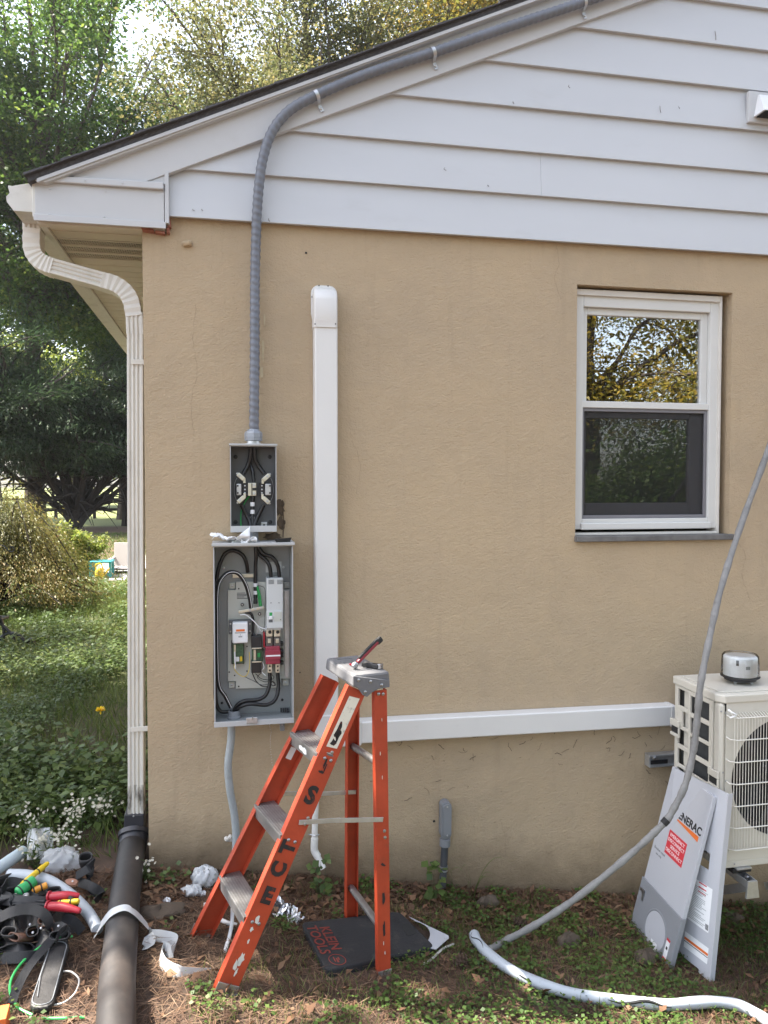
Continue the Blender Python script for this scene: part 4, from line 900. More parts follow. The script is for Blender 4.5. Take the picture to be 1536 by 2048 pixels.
for f, sd in [(.22,41),(.3,42),(.87,43),(.9,44),(.1,45)]: rail_patch('paint_scuff', f, bl.uniform(-.012,.012), .018, .004, M['caulk'], rail=(nr, w3, r3), seed=sd)
c = ff[0]+(ff[1]-ff[0])*.30+e2*-.0028; MB().obox(c, t2*.024, w2*.012, e2*.0004).build('small_plate', M['paper'], r2)
# tools on the cap
ctop = cz+.0022
ka = Lp(708,1329,.10); ka = V3(ka[0], ka[1], ctop+.012); kb = Lp(756,1283,.12)
kn = thing('utility_knife', (ka[0], ka[1], ctop), 'red and black handled hand tool propped up on the ladder cap', 'tool')
kd = unit(kb-ka); kl = np.linalg.norm(kb-ka); ks = unit(np.cross(kd, e2))
MB().obox((ka+kb)/2+kd*.01, kd*kl*.44, ks*.0065, e2*.008).build('red_grip', mk('dark_red_grip', (.22,.02,.03), .4), kn, bevel=.004)
MB().obox((ka+kb)/2+kd*.018-ks*.008*np.sign(ks[2])*-1, kd*kl*.40, ks*.0055, e2*.0075).build('black_grip', M['rubber'], kn, bevel=.004)
MB().obox(kb+kd*.006, kd*.014, ks*.012, e2*.008).build('end_cap', M['rubber'], kn, bevel=.006)
MB().lathe([(.0,-.012),(.010,-.010),(.013,0),(.010,.010),(0,.012)], ka+kd*.004, (kd[0],kd[1],kd[2]), 12).build('steel_collar', M['steel'], kn, smooth=True)
MB().lathe([(.004,0),(.004,.012)], ka+V3(-.006,0,-.004)+EZ*.006, (-1,.2,.6), 8).build('red_button', M['redgrip'], kn)
c = Lp(742,1334,.10); c = V3(c[0], c[1], ctop+.009); dd = unit(V3(.75,-.66,0)); nn = V3(-dd[1], dd[0], 0)
tm = thing('tool_bit_holder', (c[0], c[1], ctop), 'small black and silver tool lying flat on the ladder cap', 'tool')
MB().obox(c, dd*.036, nn*.011, EZ*.008).build('black_body', M['black'], tm, bevel=.003); MB().obox(c+dd*.038+nn*.002, dd*.008, nn*.010, EZ*.0095).build('steel_end', M['steel'], tm, bevel=.002); MB().obox(c-dd*.01+EZ*.0085, dd*.018, nn*.005, EZ*.0012).build('steel_slide', M['steel'], tm, bevel=.0005)

# ================================================================== OUTDOOR UNIT
AX0, AX1, AY0, AY1 = 2.33, 3.13, -.585, -.25
AZ0 = float(W(1447,1738,AY0)[2]); AZ1 = float(W(1353,1351,AY1)[2])
print('ac z', AZ0, AZ1)
ac = thing('outdoor_unit', (2.73, -.42, AZ0), 'ivory wall-mounted outdoor air-conditioning unit with round fan grille', 'air conditioner')
fcz = float(W(1463,1562,AY0)[2]); fr_ = .255; fcx = float(W(1463,1562,AY0)[0])+fr_
def plate_hole(x0, x1, z0, z1, cx, cz2, r_, y, th, seg=48):
    outer = []; inner = []
    for k in range(seg):
        a = 2*math.pi*k/seg; dx, dz = math.cos(a), math.sin(a)
        tx = ((x1-cx)/dx if dx > 1e-9 else (x0-cx)/dx if dx < -1e-9 else 1e9); tz = ((z1-cz2)/dz if dz > 1e-9 else (z0-cz2)/dz if dz < -1e-9 else 1e9)
        tt = min(tx, tz); outer.append((cx+dx*tt, cz2+dz*tt)); inner.append((cx+dx*r_, cz2+dz*r_))
    vs_ = [(a, y, b) for a, b in outer]+[(a, y, b) for a, b in inner]+[(a, y+th, b) for a, b in inner]+[(a, y+th, b) for a, b in outer]
    fs = []
    for k in range(seg):
        k2 = (k+1) % seg; fs += [(k, k2, seg+k2, seg+k), (seg+k, seg+k2, 2*seg+k2, 2*seg+k), (3*seg+k, 3*seg+k2, k2, k)]
    return MB().add(vs_, fs)
fpx = AX0+.6
# corners to close the cut rectangle corners are part of the same plate: rectangle is exact because rays hit its sides
mp_ = plate_hole(AX0+.03, fpx, AZ0+.03, AZ1-.035, fcx, fcz, fr_, AY0, .012)
for cx_, cz2 in [(AX0+.03,AZ0+.03),(fpx,AZ0+.03),(AX0+.03,AZ1-.035),(fpx,AZ1-.035)]:
    ang = math.atan2(cz2-fcz, cx_-fcx); k = int(ang % (2*math.pi)/(2*math.pi/48)); ks_ = [k, (k+1) % 48]; pts = [mp_.v[i] for i in ks_]
    mp_.add([pts[0], (cx_, AY0, cz2), pts[1]], [(0,1,2)])
mp_.build('front_panel', M['acbody'], ac, smooth=False)
MB().box(fpx+.001, AX1, AY0-.002, AY1, AZ0+.03, AZ1-.035).build('service_panel', M['acbody'], ac, bevel=.008)
MB().box(AX0+.004, fpx, AY0+.001, AY1, AZ0, AZ0+.0295).build('base_pan', M['acbody'], ac, bevel=.004)
tp = MB().prism([(AX0-.004,AY1+.006,0),(AX0-.004,AY0+.03,0),(AX0+.02,AY0-.006,0),(AX1+.004,AY0-.006,0),(AX1+.004,AY1+.006,0)], (0,0,AZ1-.036), (0,0,AZ1)).build('top_panel', M['acbody'], ac, bevel=.006)
MB().prism([(AX0+.02,AY1-.02,0),(AX0+.02,AY0+.05,0),(AX0+.05,AY0+.025,0),(AX1-.02,AY0+.025,0),(AX1-.02,AY1-.02,0)], (0,0,AZ1+.0002), (0,0,AZ1+.005)).build('top_panel_relief', M['acbody'], tp, bevel=.003)
MB().box(AX0+.004, AX0+.0298, AY0+.0005, AY0+.05, AZ0+.0298, AZ1-.0365).build('corner_post', M['acbody'], ac, bevel=.012)
MB().box(AX0+.004, AX0+.02, AY1-.022, AY1, AZ0+.0298, AZ1-.0365).build('rear_corner_post', M['acbody'], ac, bevel=.004)
# left side grille from bars
def q7(X, Y): p = ray(1200+X/4.571, 1260+Y/4.571); t = (AX0-CAM[0])/p[0]; return CAM+p*t
cols = [AY1-.022, AY1-.080, AY1-.098, AY1-.140, AY1-.160, AY0+.0505]
m = MB(); xg0, xg1 = AX0+.001, AX0+.012
zr = [(a+AZ1-.735, b+AZ1-.735) for a, b in [(.685,.610),(.590,.520),(.505,.435),(.415,.345),(.330,.255),(.24,.17),(.155,.085),(.07,.02)]]
ya, yb, yc, yd = AY1-.030, AY1-.108, AY1-.124, AY0+.075
m.box(xg0, xg1, yc+.0003, yb-.0003, AZ0+.03, AZ1-.0365); m.box(xg0, xg1, AY0+.0505, yd, AZ0+.03, AZ1-.0365); m.box(xg0, xg1, ya, AY1-.0225, AZ0+.03, AZ1-.0365)
for y0, y1, off in ((yb, ya, .0), (yd, yc, -.008)):
    prev = AZ1-.0365
    for a, b in zr: m.box(xg0+.0004, xg1, y0, y1, a+off, prev); prev = b+off
    m.box(xg0+.0004, xg1, y0, y1, AZ0+.03, prev)
m.box(xg0+.0002, xg1-.0003, ya-.035, ya, zr[1][1], zr[1][0])
sg = m.build('side_grille', M['acbody'], ac, bevel=.0025)
MB().box(AX0+.03, AX0+.034, AY0+.06, AY1-.002, AZ0+.03, AZ1-.04).build('coil_fins', M['coil'], ac)
MB().box(AX0+.02, AX0+.026, ya-.05, ya-.022, AZ0+.3, AZ1-.05).build('inner_bracket', M['acbody'], ac)
# moulded hand-holds on the side
for yc_, zc2, s in ((AY0+.03, AZ1-.36, 1), (AY1-.02, AZ1-.235, 1)):
    hd = MB().box(AX0-.010, AX0+.0008, yc_-.034, yc_+.034, zc2+.010, zc2+.040).box(AX0-.010, AX0+.0008, yc_-.034, yc_+.034, zc2-.036, zc2-.022).box(AX0-.010, AX0+.0008, yc_-.034, yc_-.028, zc2-.0219, zc2+.0099).build('hand_hold', M['acbody'], ac, bevel=.003)
    MB().box(AX0-.003, AX0+.0006, yc_-.027, yc_+.032, zc2-.021, zc2+.009).build('hand_hold_recess', M['dark'], hd)
# fan and shroud
MB().lathe([(fr_-.001,0),(fr_-.012,.03),(fr_-.016,.11)], V3(fcx, AY0+.004, fcz), (0,1,0), 40, caps=False).build('fan_shroud', M['black'], ac, smooth=True)
MB().box(AX0+.04, AX1-.02, AY0+.16, AY0+.165, AZ0+.03, AZ1-.04).build('rear_coil', M['coil'], ac)
fan = MB().lathe([(.0,-.02),(.045,-.018),(.055,0),(.055,.05)], V3(fcx, AY0+.05, fcz), (0,1,0), 24).build('fan_hub', M['black'], ac, smooth=True)
for k in range(3):
    a0 = k*2*math.pi/3+.4
    def fb(u, v):
        a = a0+v*1.35-.25*u; r_ = .05+u*.19; return V3(fcx+r_*math.cos(a), AY0+.06+.05*v, fcz+r_*math.sin(a))
    MB().grid(fb, 6, 8).build('fan_blade', M['black'], fan, smooth=True, solid=.003)
m = MB(); gx0, gx1, gz0, gz1 = AX0+.05, fpx-.01, AZ0+.09, AZ1-.09; yg = AY0-.028
n = int((gx1-gx0)/.0132)
for k in range(n+1):
    x = gx0+(gx1-gx0)*k/n; m.tube([(x,yg+.028,gz1+.012),(x,yg,gz1),(x,yg,gz0),(x,yg+.028,gz0-.012)], .0014, 5)
for k in range(7):
    z = gz0+(gz1-gz0)*k/6; m.tube([(gx0-.018,yg+.03,z+.006),(gx0-.012,yg+.012,z),(gx0+.012,yg-.003,z-.001),(gx1,yg-.003,z),(gx1+.016,yg+.028,z)], .0027, 6)
m.build('fan_guard', M['acguard'], ac, smooth=True)
for px, py in [(1442,1423),(1451,1427),(1452,1562),(1446,1545),(1444,1705),(1471,1398),(1443,1728),(1469,1728)]:
    p = W(px, py, AY0-.001); MB().lathe([(.004,0),(.004,.0015),(.001,.003)], p, (0,-1,0), 8).build('screw', M['steel'], ac)
MB().tube(cr([W(1457,1420,AY0-.012), W(1464,1425,AY0-.03), W(1472,1431,AY0-.03), W(1460,1436,AY0-.015)], 5), .004, 8).build('guard_clip', M['paper'], ac, smooth=True)
# wall bracket: wall rail, two arms, feet
wb = thing('wall_bracket', (2.7, -.1, -.1), 'galvanised steel wall bracket carrying the outdoor unit', 'bracket')
MB().box(2.33, 3.3, -.045, -.004, .285, .345).box(2.33, 3.3, -.052, -.0455, .335, .345).box(2.33, 3.3, -.052, -.0455, .285, .295).build('wall_rail', M['galv'], wb, bevel=.002)
MB().box(2.335, 2.425, -.0535, -.0525, .302, .322).build('rail_slot', M['black'], wb); MB().lathe([(.010,0),(.010,.006),(.004,.010)], V3(2.352,-.0525,.335), (0,-1,0), 6).build('rail_bolt', M['steel'], wb)
for x in (AX0+.12, AX1-.16):
    ar = MB().box(x-.022, x+.022, AY0-.05, -.0535, AZ0-.063, AZ0-.059).box(x-.022, x-.018, AY0-.05, -.0535, AZ0-.0588, AZ0-.03).box(x+.018, x+.022, AY0-.05, -.0535, AZ0-.0588, AZ0-.03).bar((x,-.055,-.36),(x,AY0-.02,AZ0-.075), .036, .004, (1,0,0)).build('bracket_arm', M['galv'], wb, bevel=.001)
    MB().hexa([(x-.03,AY0-.065,AZ0-.10),(x+.03,AY0-.065,AZ0-.10),(x+.03,AY0-.055,AZ0-.10),(x-.03,AY0-.055,AZ0-.10),(x-.022,AY0-.062,AZ0-.03),(x+.022,AY0-.062,AZ0-.03),(x+.022,AY0-.053,AZ0-.03),(x-.022,AY0-.053,AZ0-.03)]).build('arm_end_plate', M['galv'], ar, bevel=.001)
    MB().box(x-.045, x+.045, AY0+.005, AY0+.075, AZ0-.0285, AZ0-.008).build('rubber_mount', M['rubber'], ar, bevel=.004); MB().box(x-.035, x+.035, AY0-.01, AY0+.085, AZ0-.0078, AZ0-.0005).build('unit_foot', M['galv'], ar, bevel=.001)
    MB().lathe([(.009,-.02),(.009,.012),(.004,.016)], V3(x, AY0-.025, AZ0-.04), (0,0,1), 6).build('mount_bolt', M['steel'], ar)
# --- old meter standing on the unit
mc = W(1480,1352,-.43); mcx, mcy, mz = mc[0], -.43, AZ1+.0055
mt = thing('electric_meter', (mcx, mcy, mz), 'removed round glass electric meter standing on top of the outdoor unit', 'electric meter')
for a in (.6, 2.2, 3.7, 5.3): MB().box(mcx+.05*math.cos(a)-.006, mcx+.05*math.cos(a)+.006, mcy+.05*math.sin(a)-.0015, mcy+.05*math.sin(a)+.0015, mz, mz+.024).build('blade', M['galv'], mt)
MB().lathe([(.062,.012),(.066,.014),(.068,.024),(.080,.026),(.081,.031),(.074,.032)], V3(mcx,mcy,mz), (0,0,1), 28).build('base', M['black'], mt, smooth=True)
MB().lathe([(.069,.033),(.069,.112),(.063,.118),(0,.1185)], V3(mcx,mcy,mz), (0,0,1), 28).build('inner_body', mk('meter_body_white', (.72,.73,.72), .45, var=.08), mt, smooth=True)
MB().lathe([(.0785,.0345),(.0765,.09),(.0745,.118),(.068,.126),(.0,.127)], V3(mcx,mcy,mz), (0,0,1), 32, caps=False).build('glass_dome', M['meterglass'], mt, smooth=True)
dC = unit(V3(CAM[0]-mcx, CAM[1]-mcy, 0)); dS = V3(-dC[1], dC[0], 0)
for s, w_, z0, z1, mm_ in [(-.010,.012,.085,.108,'black'),(.030,.026,.05,.095,'paper'),(.030,.020,.07,.084,'encl_in')]:
    a0 = math.atan2(dC[1], dC[0]) + s/.066; k = .0697+(.0004 if mm_ == 'encl_in' else 0)
    pts = [(mcx+k*math.cos(a), mcy+k*math.sin(a)) for a in np.linspace(a0-w_/2/.075*1, a0+w_/2/.075, 7)]
    MB().add([(x, y, mz+z0) for x, y in pts]+[(x, y, mz+z1) for x, y in pts], [(i, i+1, 8+i, 7+i) for i in range(6)]).build('dial_label', M[mm_], mt, solid=.0003)

# ================================================================== CABINET COVERS LEANING ON THE UNIT
def on_ray(px, py, B, L, far=True):
    d = ray(px, py); o = CAM-B; a = d@d; b = 2*(d@o); c = o@o-L*L; D = b*b-4*a*c
    if D < 0: t = -b/2/a
    else: t = (-b+(1 if far else -1)*math.sqrt(D))/2/a
    return CAM+d*t
BL = V3(2.134,-.252,-.352); BR = V3(2.118,-.578,-.360); TL = V3(2.311,-.277,.379)
cA = BL; uA = BR-BL; WA = float(np.linalg.norm(uA)); uA = uA/WA; LA = float(np.linalg.norm(TL-BL)); vA = unit((TL-BL)-uA*((TL-BL)@uA)); nA = unit(np.cross(uA, vA)); nA = nA if nA[0] < 0 else -nA
gc = thing('cabinet_cover', (BL+BR)/2, 'light grey sheet metal cover with black lettering and red sticker leaning on the outdoor unit', 'metal cover')
def pa(u, v, n=0.): return cA+uA*(u*WA)+vA*(v*LA)+nA*n
split = .285
MB().hexa([pa(0,split,.002),pa(1,split,.002),pa(1,split,-.018),pa(0,split,-.018),pa(0,1,.002),pa(1,1,.002),pa(1,1,-.018),pa(0,1,-.018)]).build('upper_panel', M['cover'], gc, bevel=.003)
lowp = MB().hexa([pa(-.02,0,.008),pa(1.02,0,.008),pa(1.02,0,-.016),pa(-.02,0,-.016),pa(-.02,split+.02,.008),pa(1.02,split+.02,.008),pa(1.02,split+.02,-.016),pa(-.02,split+.02,-.016)]).build('lower_panel', M['cover_dark'], gc, bevel=.003)
ctr = pa(.56,.115,.0085)
MB().lathe([(.078,0),(.081,.002),(.084,.002),(.087,0)], ctr, nA, 36, caps=False).build('embossed_ring', M['cover_dark'], lowp, smooth=True)
MB().lathe([(.0775,-.0004),(.0,-.0003)], ctr+nA*.0006, nA, 36, caps=False).build('recessed_disc', M['cover'], lowp)
MB().obox(pa(.09,.24,.012), uA*.018, vA*.007, nA*.004).obox(pa(.13,.215,.012), uA*.006, vA*.02, nA*.004).build('latch_hasp', M['steel'], lowp, bevel=.001)
MB().obox(pa(.88,.09,.0088), uA*.013, vA*.042, nA*.0003).build('warning_label', M['paper'], lowp)
MB().obox(pa(.88,.145,.0092), uA*.013, vA*.005, nA*.0003).obox(pa(.88,.04,.0092), uA*.013, vA*.005, nA*.0003).build('label_red', M['red'], lowp)
MB().obox(pa(.88,.10,.0092), uA*.006, vA*.006, nA*.0003).build('label_symbol', M['black'], lowp)
MB().obox(pa(.60,.035,.0088), uA*.024, vA*.02, nA*.0003).build('small_label', M['paper'], lowp)
up0 = [o for o in bpy.data.objects if o.name.startswith('upper_panel')][-1]
text('GENERAC', .047, pa(.63,.780,.0022), uA, vA, M['black'], up0, 'lettering', bold=.0012)
MB().prism([pa(.18,.752,.0026), pa(.92,.752,.0026), pa(.92,.722,.0026)], nA*-.0003, nA*.0003).build('orange_wedge', M['orange'], up0)
rs = MB().obox(pa(.52,.60,.0024), uA*WA*.215, vA*.052, nA*.0004).build('red_sticker', M['red'], up0)
for k, s in enumerate(['EMERGENCY', 'DISCONNECT', 'SERVICE', 'DISCONNECT']): text(s, .0205, pa(.52,.646-.030*k,.0030), uA, vA, M['paper'], up0, 'lettering', .0005)
text('Breaker rated', .016, pa(.2,.512,.0022), uA, vA, M['encl_dark'], up0, 'small_print', .0004); text('use only', .014, pa(.2,.486,.0022), uA, vA, M['encl_dark'], up0, 'small_print', .0004)
# second cover behind it
BL2 = V3(2.190,-.371,-.357); BR2 = V3(2.242,-.672,-.356); TR2 = V3(2.322,-.640,.400)
u2 = BR2-BL2; w2_ = float(np.linalg.norm(u2)); u2 = u2/w2_; v2 = unit((TR2-BR2)-u2*((TR2-BR2)@u2)); L2 = float(np.linalg.norm(TR2-BR2)); n2 = unit(np.cross(u2, v2)); n2 = n2 if n2[0] < 0 else -n2
gd = thing('dead_front_panel', (BL2+BR2)/2, 'plain grey inner panel with white warning labels, leaning behind the lettered cover', 'metal cover')
def pb(u, v, n=0.): return BL2+u2*(u*w2_)+v2*(v*L2)+n2*n
pn = MB()
for u0, u1_, v0, v1 in [(0,.63,0.02,1),(.6302,.80,0.02,.555),(.6302,.80,.645,1),(.8002,1,0.0,1)]:
    pn.hexa([pb(u0,v0,.001),pb(u1_,v0,.001),pb(u1_,v0,-.003),pb(u0,v0,-.003),pb(u0,v1,.001),pb(u1_,v1,.001),pb(u1_,v1,-.003),pb(u0,v1,-.003)])
pno = pn.build('sheet', M['cover'], gd)
MB().hexa([pb(1.0005,0,.004),pb(1.012,0,.004),pb(1.012,0,-.022),pb(1.0005,0,-.022),pb(1.0005,1,.004),pb(1.012,1,.004),pb(1.012,1,-.022),pb(1.0005,1,-.022)]).build('folded_edge', M['cover'], gd, bevel=.001)
def lab(name, u0, u1_, v0, v1, mat, n=.0014):
    return MB().hexa([pb(u0,v0,n),pb(u1_,v0,n),pb(u1_,v0,n-.0004),pb(u0,v0,n-.0004),pb(u0,v1,n),pb(u1_,v1,n),pb(u1_,v1,n-.0004),pb(u0,v1,n-.0004)]).build(name, mat, pno)
lab('instruction_label', .50, .90, .235, .47, M['paper']); lab('hazard_label', .50, .93, .075, .16, M['paper'])
lab('hazard_stripe', .50, .93, .118, .132, M['orange'], .0019); lab('hazard_rule', .50, .93, .108, .112, M['black'], .0019)
for k in range(3): lab('red_heading', .66, .80, .462-.024*k, .468-.024*k, M['red'], .0019)
m_ = []
for k in range(22):
    v0 = .25+.0088*k; lab('print_line', .53, .53+R.choice([.1,.22,.3,.27]), v0, v0+.0026, M['encl_in'], .0019)
for k in range(7): lab('barcode_bar', .84+.008*k, .844+.008*k, .245, .275, M['black'], .0019)

# ================================================================== LOOSE CABLES AND GROUND ITEMS
oc = [(1640,560,-.08),(1570,790,-.12),(1536,900,-.16),(1482,1050,-.26),(1441,1180,-.40),(1416,1290,-.50),(1401,1370,-.55),(1394,1440,-.56),(1387,1500,-.57),(1371,1568,-.58),(1347,1618,-.58),(1326,1648,-.58),(1250,1718,-.56),(1150,1798,-.53),(1070,1850,-.50)]
pts = [W(*p) for p in oc]+[G(1010,1882,.02), G(985,1896,.016), G(962,1905,.010)]
P = cr(pts, 10); rads = [.0140+.0012*math.sin(k*.9)+.0008*math.sin(k*2.3) for k in range(len(P))]
sc_ = MB().tube(P, rads, 12).build('old_service_cable', M['oldcable'], None, smooth=True, sharp=70, loc=P[-1])
tag(sc_, 'stiff weathered grey cable hanging in front of the outdoor unit down to the soil', 'cable')
kk = [i for i, p in enumerate(P) if np.linalg.norm(p-W(1326,1648,-.58)) < .02]
if kk: MB().tube([P[kk[0]]-unit(P[kk[0]+1]-P[kk[0]-1])*.012, P[kk[0]]+unit(P[kk[0]+1]-P[kk[0]-1])*.012], [.0165,.0155], 12).build('split_in_jacket', M['rubber'], sc_)
for o in sc_.children: pass
gl_ = [(948,1869,.03),(955,1884,.03),(985,1915,.03),(1040,1950,.03),(1110,1978,.03),(1190,1996,.03),(1270,2004,.03),(1330,2010,.03),(1385,2006,.035),(1435,2004,.035),(1480,2012,.03),(1520,2032,.03),(1560,2060,.03),(1640,2110,.03)]
P = cr([G(*p) for p in gl_], 8)
gcb = MB().tube(P, [.0212+.001*math.sin(k*.5) for k in range(len(P))], 14).build('cut_conduit', M['ltcable'], None, smooth=True, sharp=60, loc=P[0])
tag(gcb, 'pale grey length of cut conduit snaking along the ground in the right foreground', 'conduit')
a = P[0]-unit(P[1]-P[0])*.0005; MB().lathe([(.0185,0),(.0185,.0012)], a, unit(P[0]-P[1]), 12).build('cut_end', M['rubber'], gcb)
def surf_line(P, i0, i1, amp, r_, name, mat, par, side=1):
    pts = []
    for i in range(i0, i1):
        t = unit(P[i+1]-P[i-1]); s = unit(np.cross(t, EZ)); v = unit(CAM-P[i]); v = unit(v-t*(v@t)); w_ = np.cross(t, v); a = amp*math.sin((i-i0)*.55)
        pts.append(P[i]+(v*math.cos(a)+w_*math.sin(a))*.0212)
    n = len(pts); return MB().tube(pts, [r_*math.sin(math.pi*(k+.5)/n)+.0006 for k in range(n)], 6).build(name, mat, par, smooth=True)
surf_line(P, 42, 58, .35, .0055, 'gash', M['rubber'], gcb); surf_line(P, 2, 14, .6, .0016, 'scratch', M['rubber'], gcb); surf_line(P, 24, 28, .2, .0025, 'nick', M['rubber'], gcb)
# kneeling pad
def Q3(X, Y, h=0): return G(360+X/2.648, 1600+Y/2.648, h)
pc = [Q3(640,648,.035), Q3(775,905,.035), Q3(1352,778,.035), Q3(1162,590,.035)]
def rpoly(c, rad, n=5):
    out = []; k = len(c)
    for i in range(k):
        p, a, b = c[i], unit(c[i-1]-c[i]), unit(c[(i+1) % k]-c[i])
        for j in range(n+1):
            t = j/n; out.append(p+a*rad*(1-t)**2+b*rad*t**2)
    return out
kp = thing('kneeling_pad', (pc[0]+pc[2])/2-V3(0,0,.035), 'black foam kneeling pad with red lettering lying under the ladder', 'kneeling pad')
MB().prism(rpoly(pc, .03), (0,0,-.032), (0,0,.002)).build('foam', M['foam'], kp, bevel=.006)
hh = [Q3(1168,665,.035), Q3(1205,725,.035), Q3(1255,712,.035), Q3(1215,655,.035)]
MB().prism(rpoly(hh, .015), (0,0,.0024), (0,0,.0032)).build('hand_slot', M['dark'], kp)
uu = unit(Q3(840,800,.037)-Q3(750,655,.037)); vv = unit(Q3(690,680,.037)-Q3(760,660,.037)); vv = -vv
nrm = unit(np.cross(uu, vv))
if nrm[2] < 0: vv = -vv
pu = unit(pc[1]-pc[0]); pvv = unit(pc[3]-pc[0]); pnn = np.cross(pu, pvv)
kcen = Q3(762,735,.0385)
text('KLEIN', .058, kcen+pvv*.025, pu, pvv, M['padred'], kp, 'lettering', bold=.0008); text('TOOLS', .058, kcen-pvv*.025, pu, pvv, M['padred'], kp, 'lettering', bold=.0008)
kc = Q3(833,845,.0385)
m = MB().lathe([(.030,0),(.030,.0006),(.033,.0006),(.033,0)], kc, pnn, 24, caps=False); m.obox(kc+pu*.004, pu*.012, pvv*.003, pnn*.0005).obox(kc-pu*.006+pvv*.008, pu*.008, pvv*.002, pnn*.0005).obox(kc-pu*.004-pvv*.010, pu*.014, pvv*.002, pnn*.0005)
m.build('round_emblem', M['padred'], kp)
# grey plate with round cut-out under the pad's far end
gpz = .034
pc2 = [Q3(1215,618,gpz), Q3(1150,760,gpz), Q3(1355,790,gpz), Q3(1432,722,gpz)]
hole = Q3(1250,720,gpz); m = MB(); seg = 28; inn = []; 
arc = [Q3(1230+95*math.cos(a), 715+70*math.sin(a)-5, gpz) for a in np.linspace(-1.35, 1.05, 14)]
out_ = resample([pc2[0], pc2[3], pc2[2]], np.linalg.norm(pc2[3]-pc2[0])/9); out_ = [out_[int(round(k*(len(out_)-1)/13))] for k in range(14)]; m = MB()
for k in range(13):
    q = [arc[k], out_[k], out_[k+1], arc[k+1]]; m.add([p-V3(0,0,.003) for p in q]+q, [(0,1,2,3),(4,5,6,7),(0,1,5,4),(2,3,7,6),(1,2,6,5),(3,0,4,7)])
tag(m.build('knockout_plate', M['cover'], None, loc=pc2[3]), 'pale grey metal plate with round cut-out poking from under the kneeling pad', 'metal plate')
def cable_thing(name, pts, r_, mat, label, cat='wire', n=8, seg=8):
    P = cr(pts, n); o = MB().tube(P, r_, seg).build(name, mat, None, smooth=True, loc=P[0]); return tag(o, label, cat)
cable_thing('rope_end', [Q3(1275,876,.008), Q3(1330,845,.012), Q3(1390,790,.016), Q3(1450,762,.01)], .0045, M['caulk'], 'short pale cord end on the soil right of the kneeling pad')
cable_thing('white_strip', [Q3(278,570,.10), Q3(275,650,.06), Q3(262,720,.02), Q3(238,800,.01)], .007, M['whiteplastic'], 'white plastic strip hanging below the lowest ladder tread', 'scrap')
cable_thing('white_strip', [Q3(205,630,.02), Q3(250,650,.025), Q3(300,662,.02)], .008, M['whiteplastic'], 'short white plastic strip lying between the ladder front feet', 'scrap')
cable_thing('bent_white_strip', [Q3(128,560,.03), Q3(165,548,.035), Q3(210,515,.04), Q3(238,480,.05)], .011, M['caulk'], 'curved off-white strip across the far front ladder leg', 'scrap')
# foil and clippings
fo = thing('foil_scrap', Q3(570,600), 'crumpled shiny foil scraps on the soil left of the kneeling pad', 'foil')
rf = random.Random(9)
for k in range(16):
    X = 510+125*rf.random(); Y = 545+(X-510)*.9+rf.uniform(-28,28); c = Q3(X, Y, .012+.02*rf.random()); ph = rf.random()*6
    ax = unit(V3(rf.uniform(-1,1),rf.uniform(-1,1),rf.uniform(-.4,.4))); ay = unit(np.cross(ax, V3(rf.uniform(-1,1),rf.uniform(-1,1),1)))
    s = rf.uniform(.012,.03)
    def f(u, v): return c+ax*(u-.5)*2*s+ay*(v-.5)*1.4*s+EZ*(.008*math.sin(7*u+ph)*math.cos(6*v+ph)+.004*math.sin(17*u+9*v))
    MB().grid(f, 6, 6).build('foil_piece', M['foil'] if k % 5 else M['black'], fo)
# plastic bags, foam crumbs
def bag(name, c, rx, ry, rz, label, seed, mat=None, cat='bag'):
    r = random.Random(seed); ph = [r.uniform(0,6) for _ in range(6)]
    def f(u, v):
        th = u*2*math.pi; phi = v*math.pi; rad = 1+.16*math.sin(3*th+ph[0])*math.sin(2*phi+ph[1])+.12*math.sin(7*th+5*phi+ph[2])+.08*math.sin(13*th-9*phi+ph[3])
        return c+V3(rx*rad*math.sin(phi)*math.cos(th), ry*rad*math.sin(phi)*math.sin(th), rz*(1+rad*math.cos(phi)*.95))
    o = MB().grid(f, 28, 18).build(name, mat or M['bag'], None, smooth=True, sharp=60, loc=c); return tag(o, label, cat)
def T1(X, Y, h=0): return G(X/3.413, 1600+Y/3.413, h)
bag('plastic_bag', T1(1390,600), .05, .04, .045, 'crumpled white plastic bag at the foot of the wall behind the ladder', 1, M['tapefilm'])
bag('plastic_bag', T1(1310,655), .038, .03, .022, 'small flattened plastic bag nearest the ladder foot, below the bigger bag', 2, M['tapefilm'])
bag('plastic_bag', T1(420,490), .075, .05, .05, 'clear wrinkled plastic bag behind the tool belt', 3)
for k, (X, Y, s) in enumerate([(1140,705,.014),(1222,775,.011),(1385,660,.014)]):
    bag('foam_crumb', T1(X, Y), s, s, s*.8, ['jagged white foam crumb on the soil between drain pipe and ladder, farther from camera', 'round white foam crumb on the soil between drain pipe and ladder, nearer the camera', 'white foam crumb beside the far front ladder foot'][k], 20+k, M['whiteplastic'], 'foam')
def f(u, v):
    p = T1(185+(180*u), 225+185*v-u*10, .03+.03*math.sin(3*u+2*v)+.012*math.sin(9*u-5*v)); return p+EZ*(.02*(1-v))
o = crumple(f, 14, 14, 'plastic_sheet', M['tapefilm'], None, .0006, T1(280,320)); tag(o, 'torn white plastic sheet among the weeds at far left', 'plastic sheet')
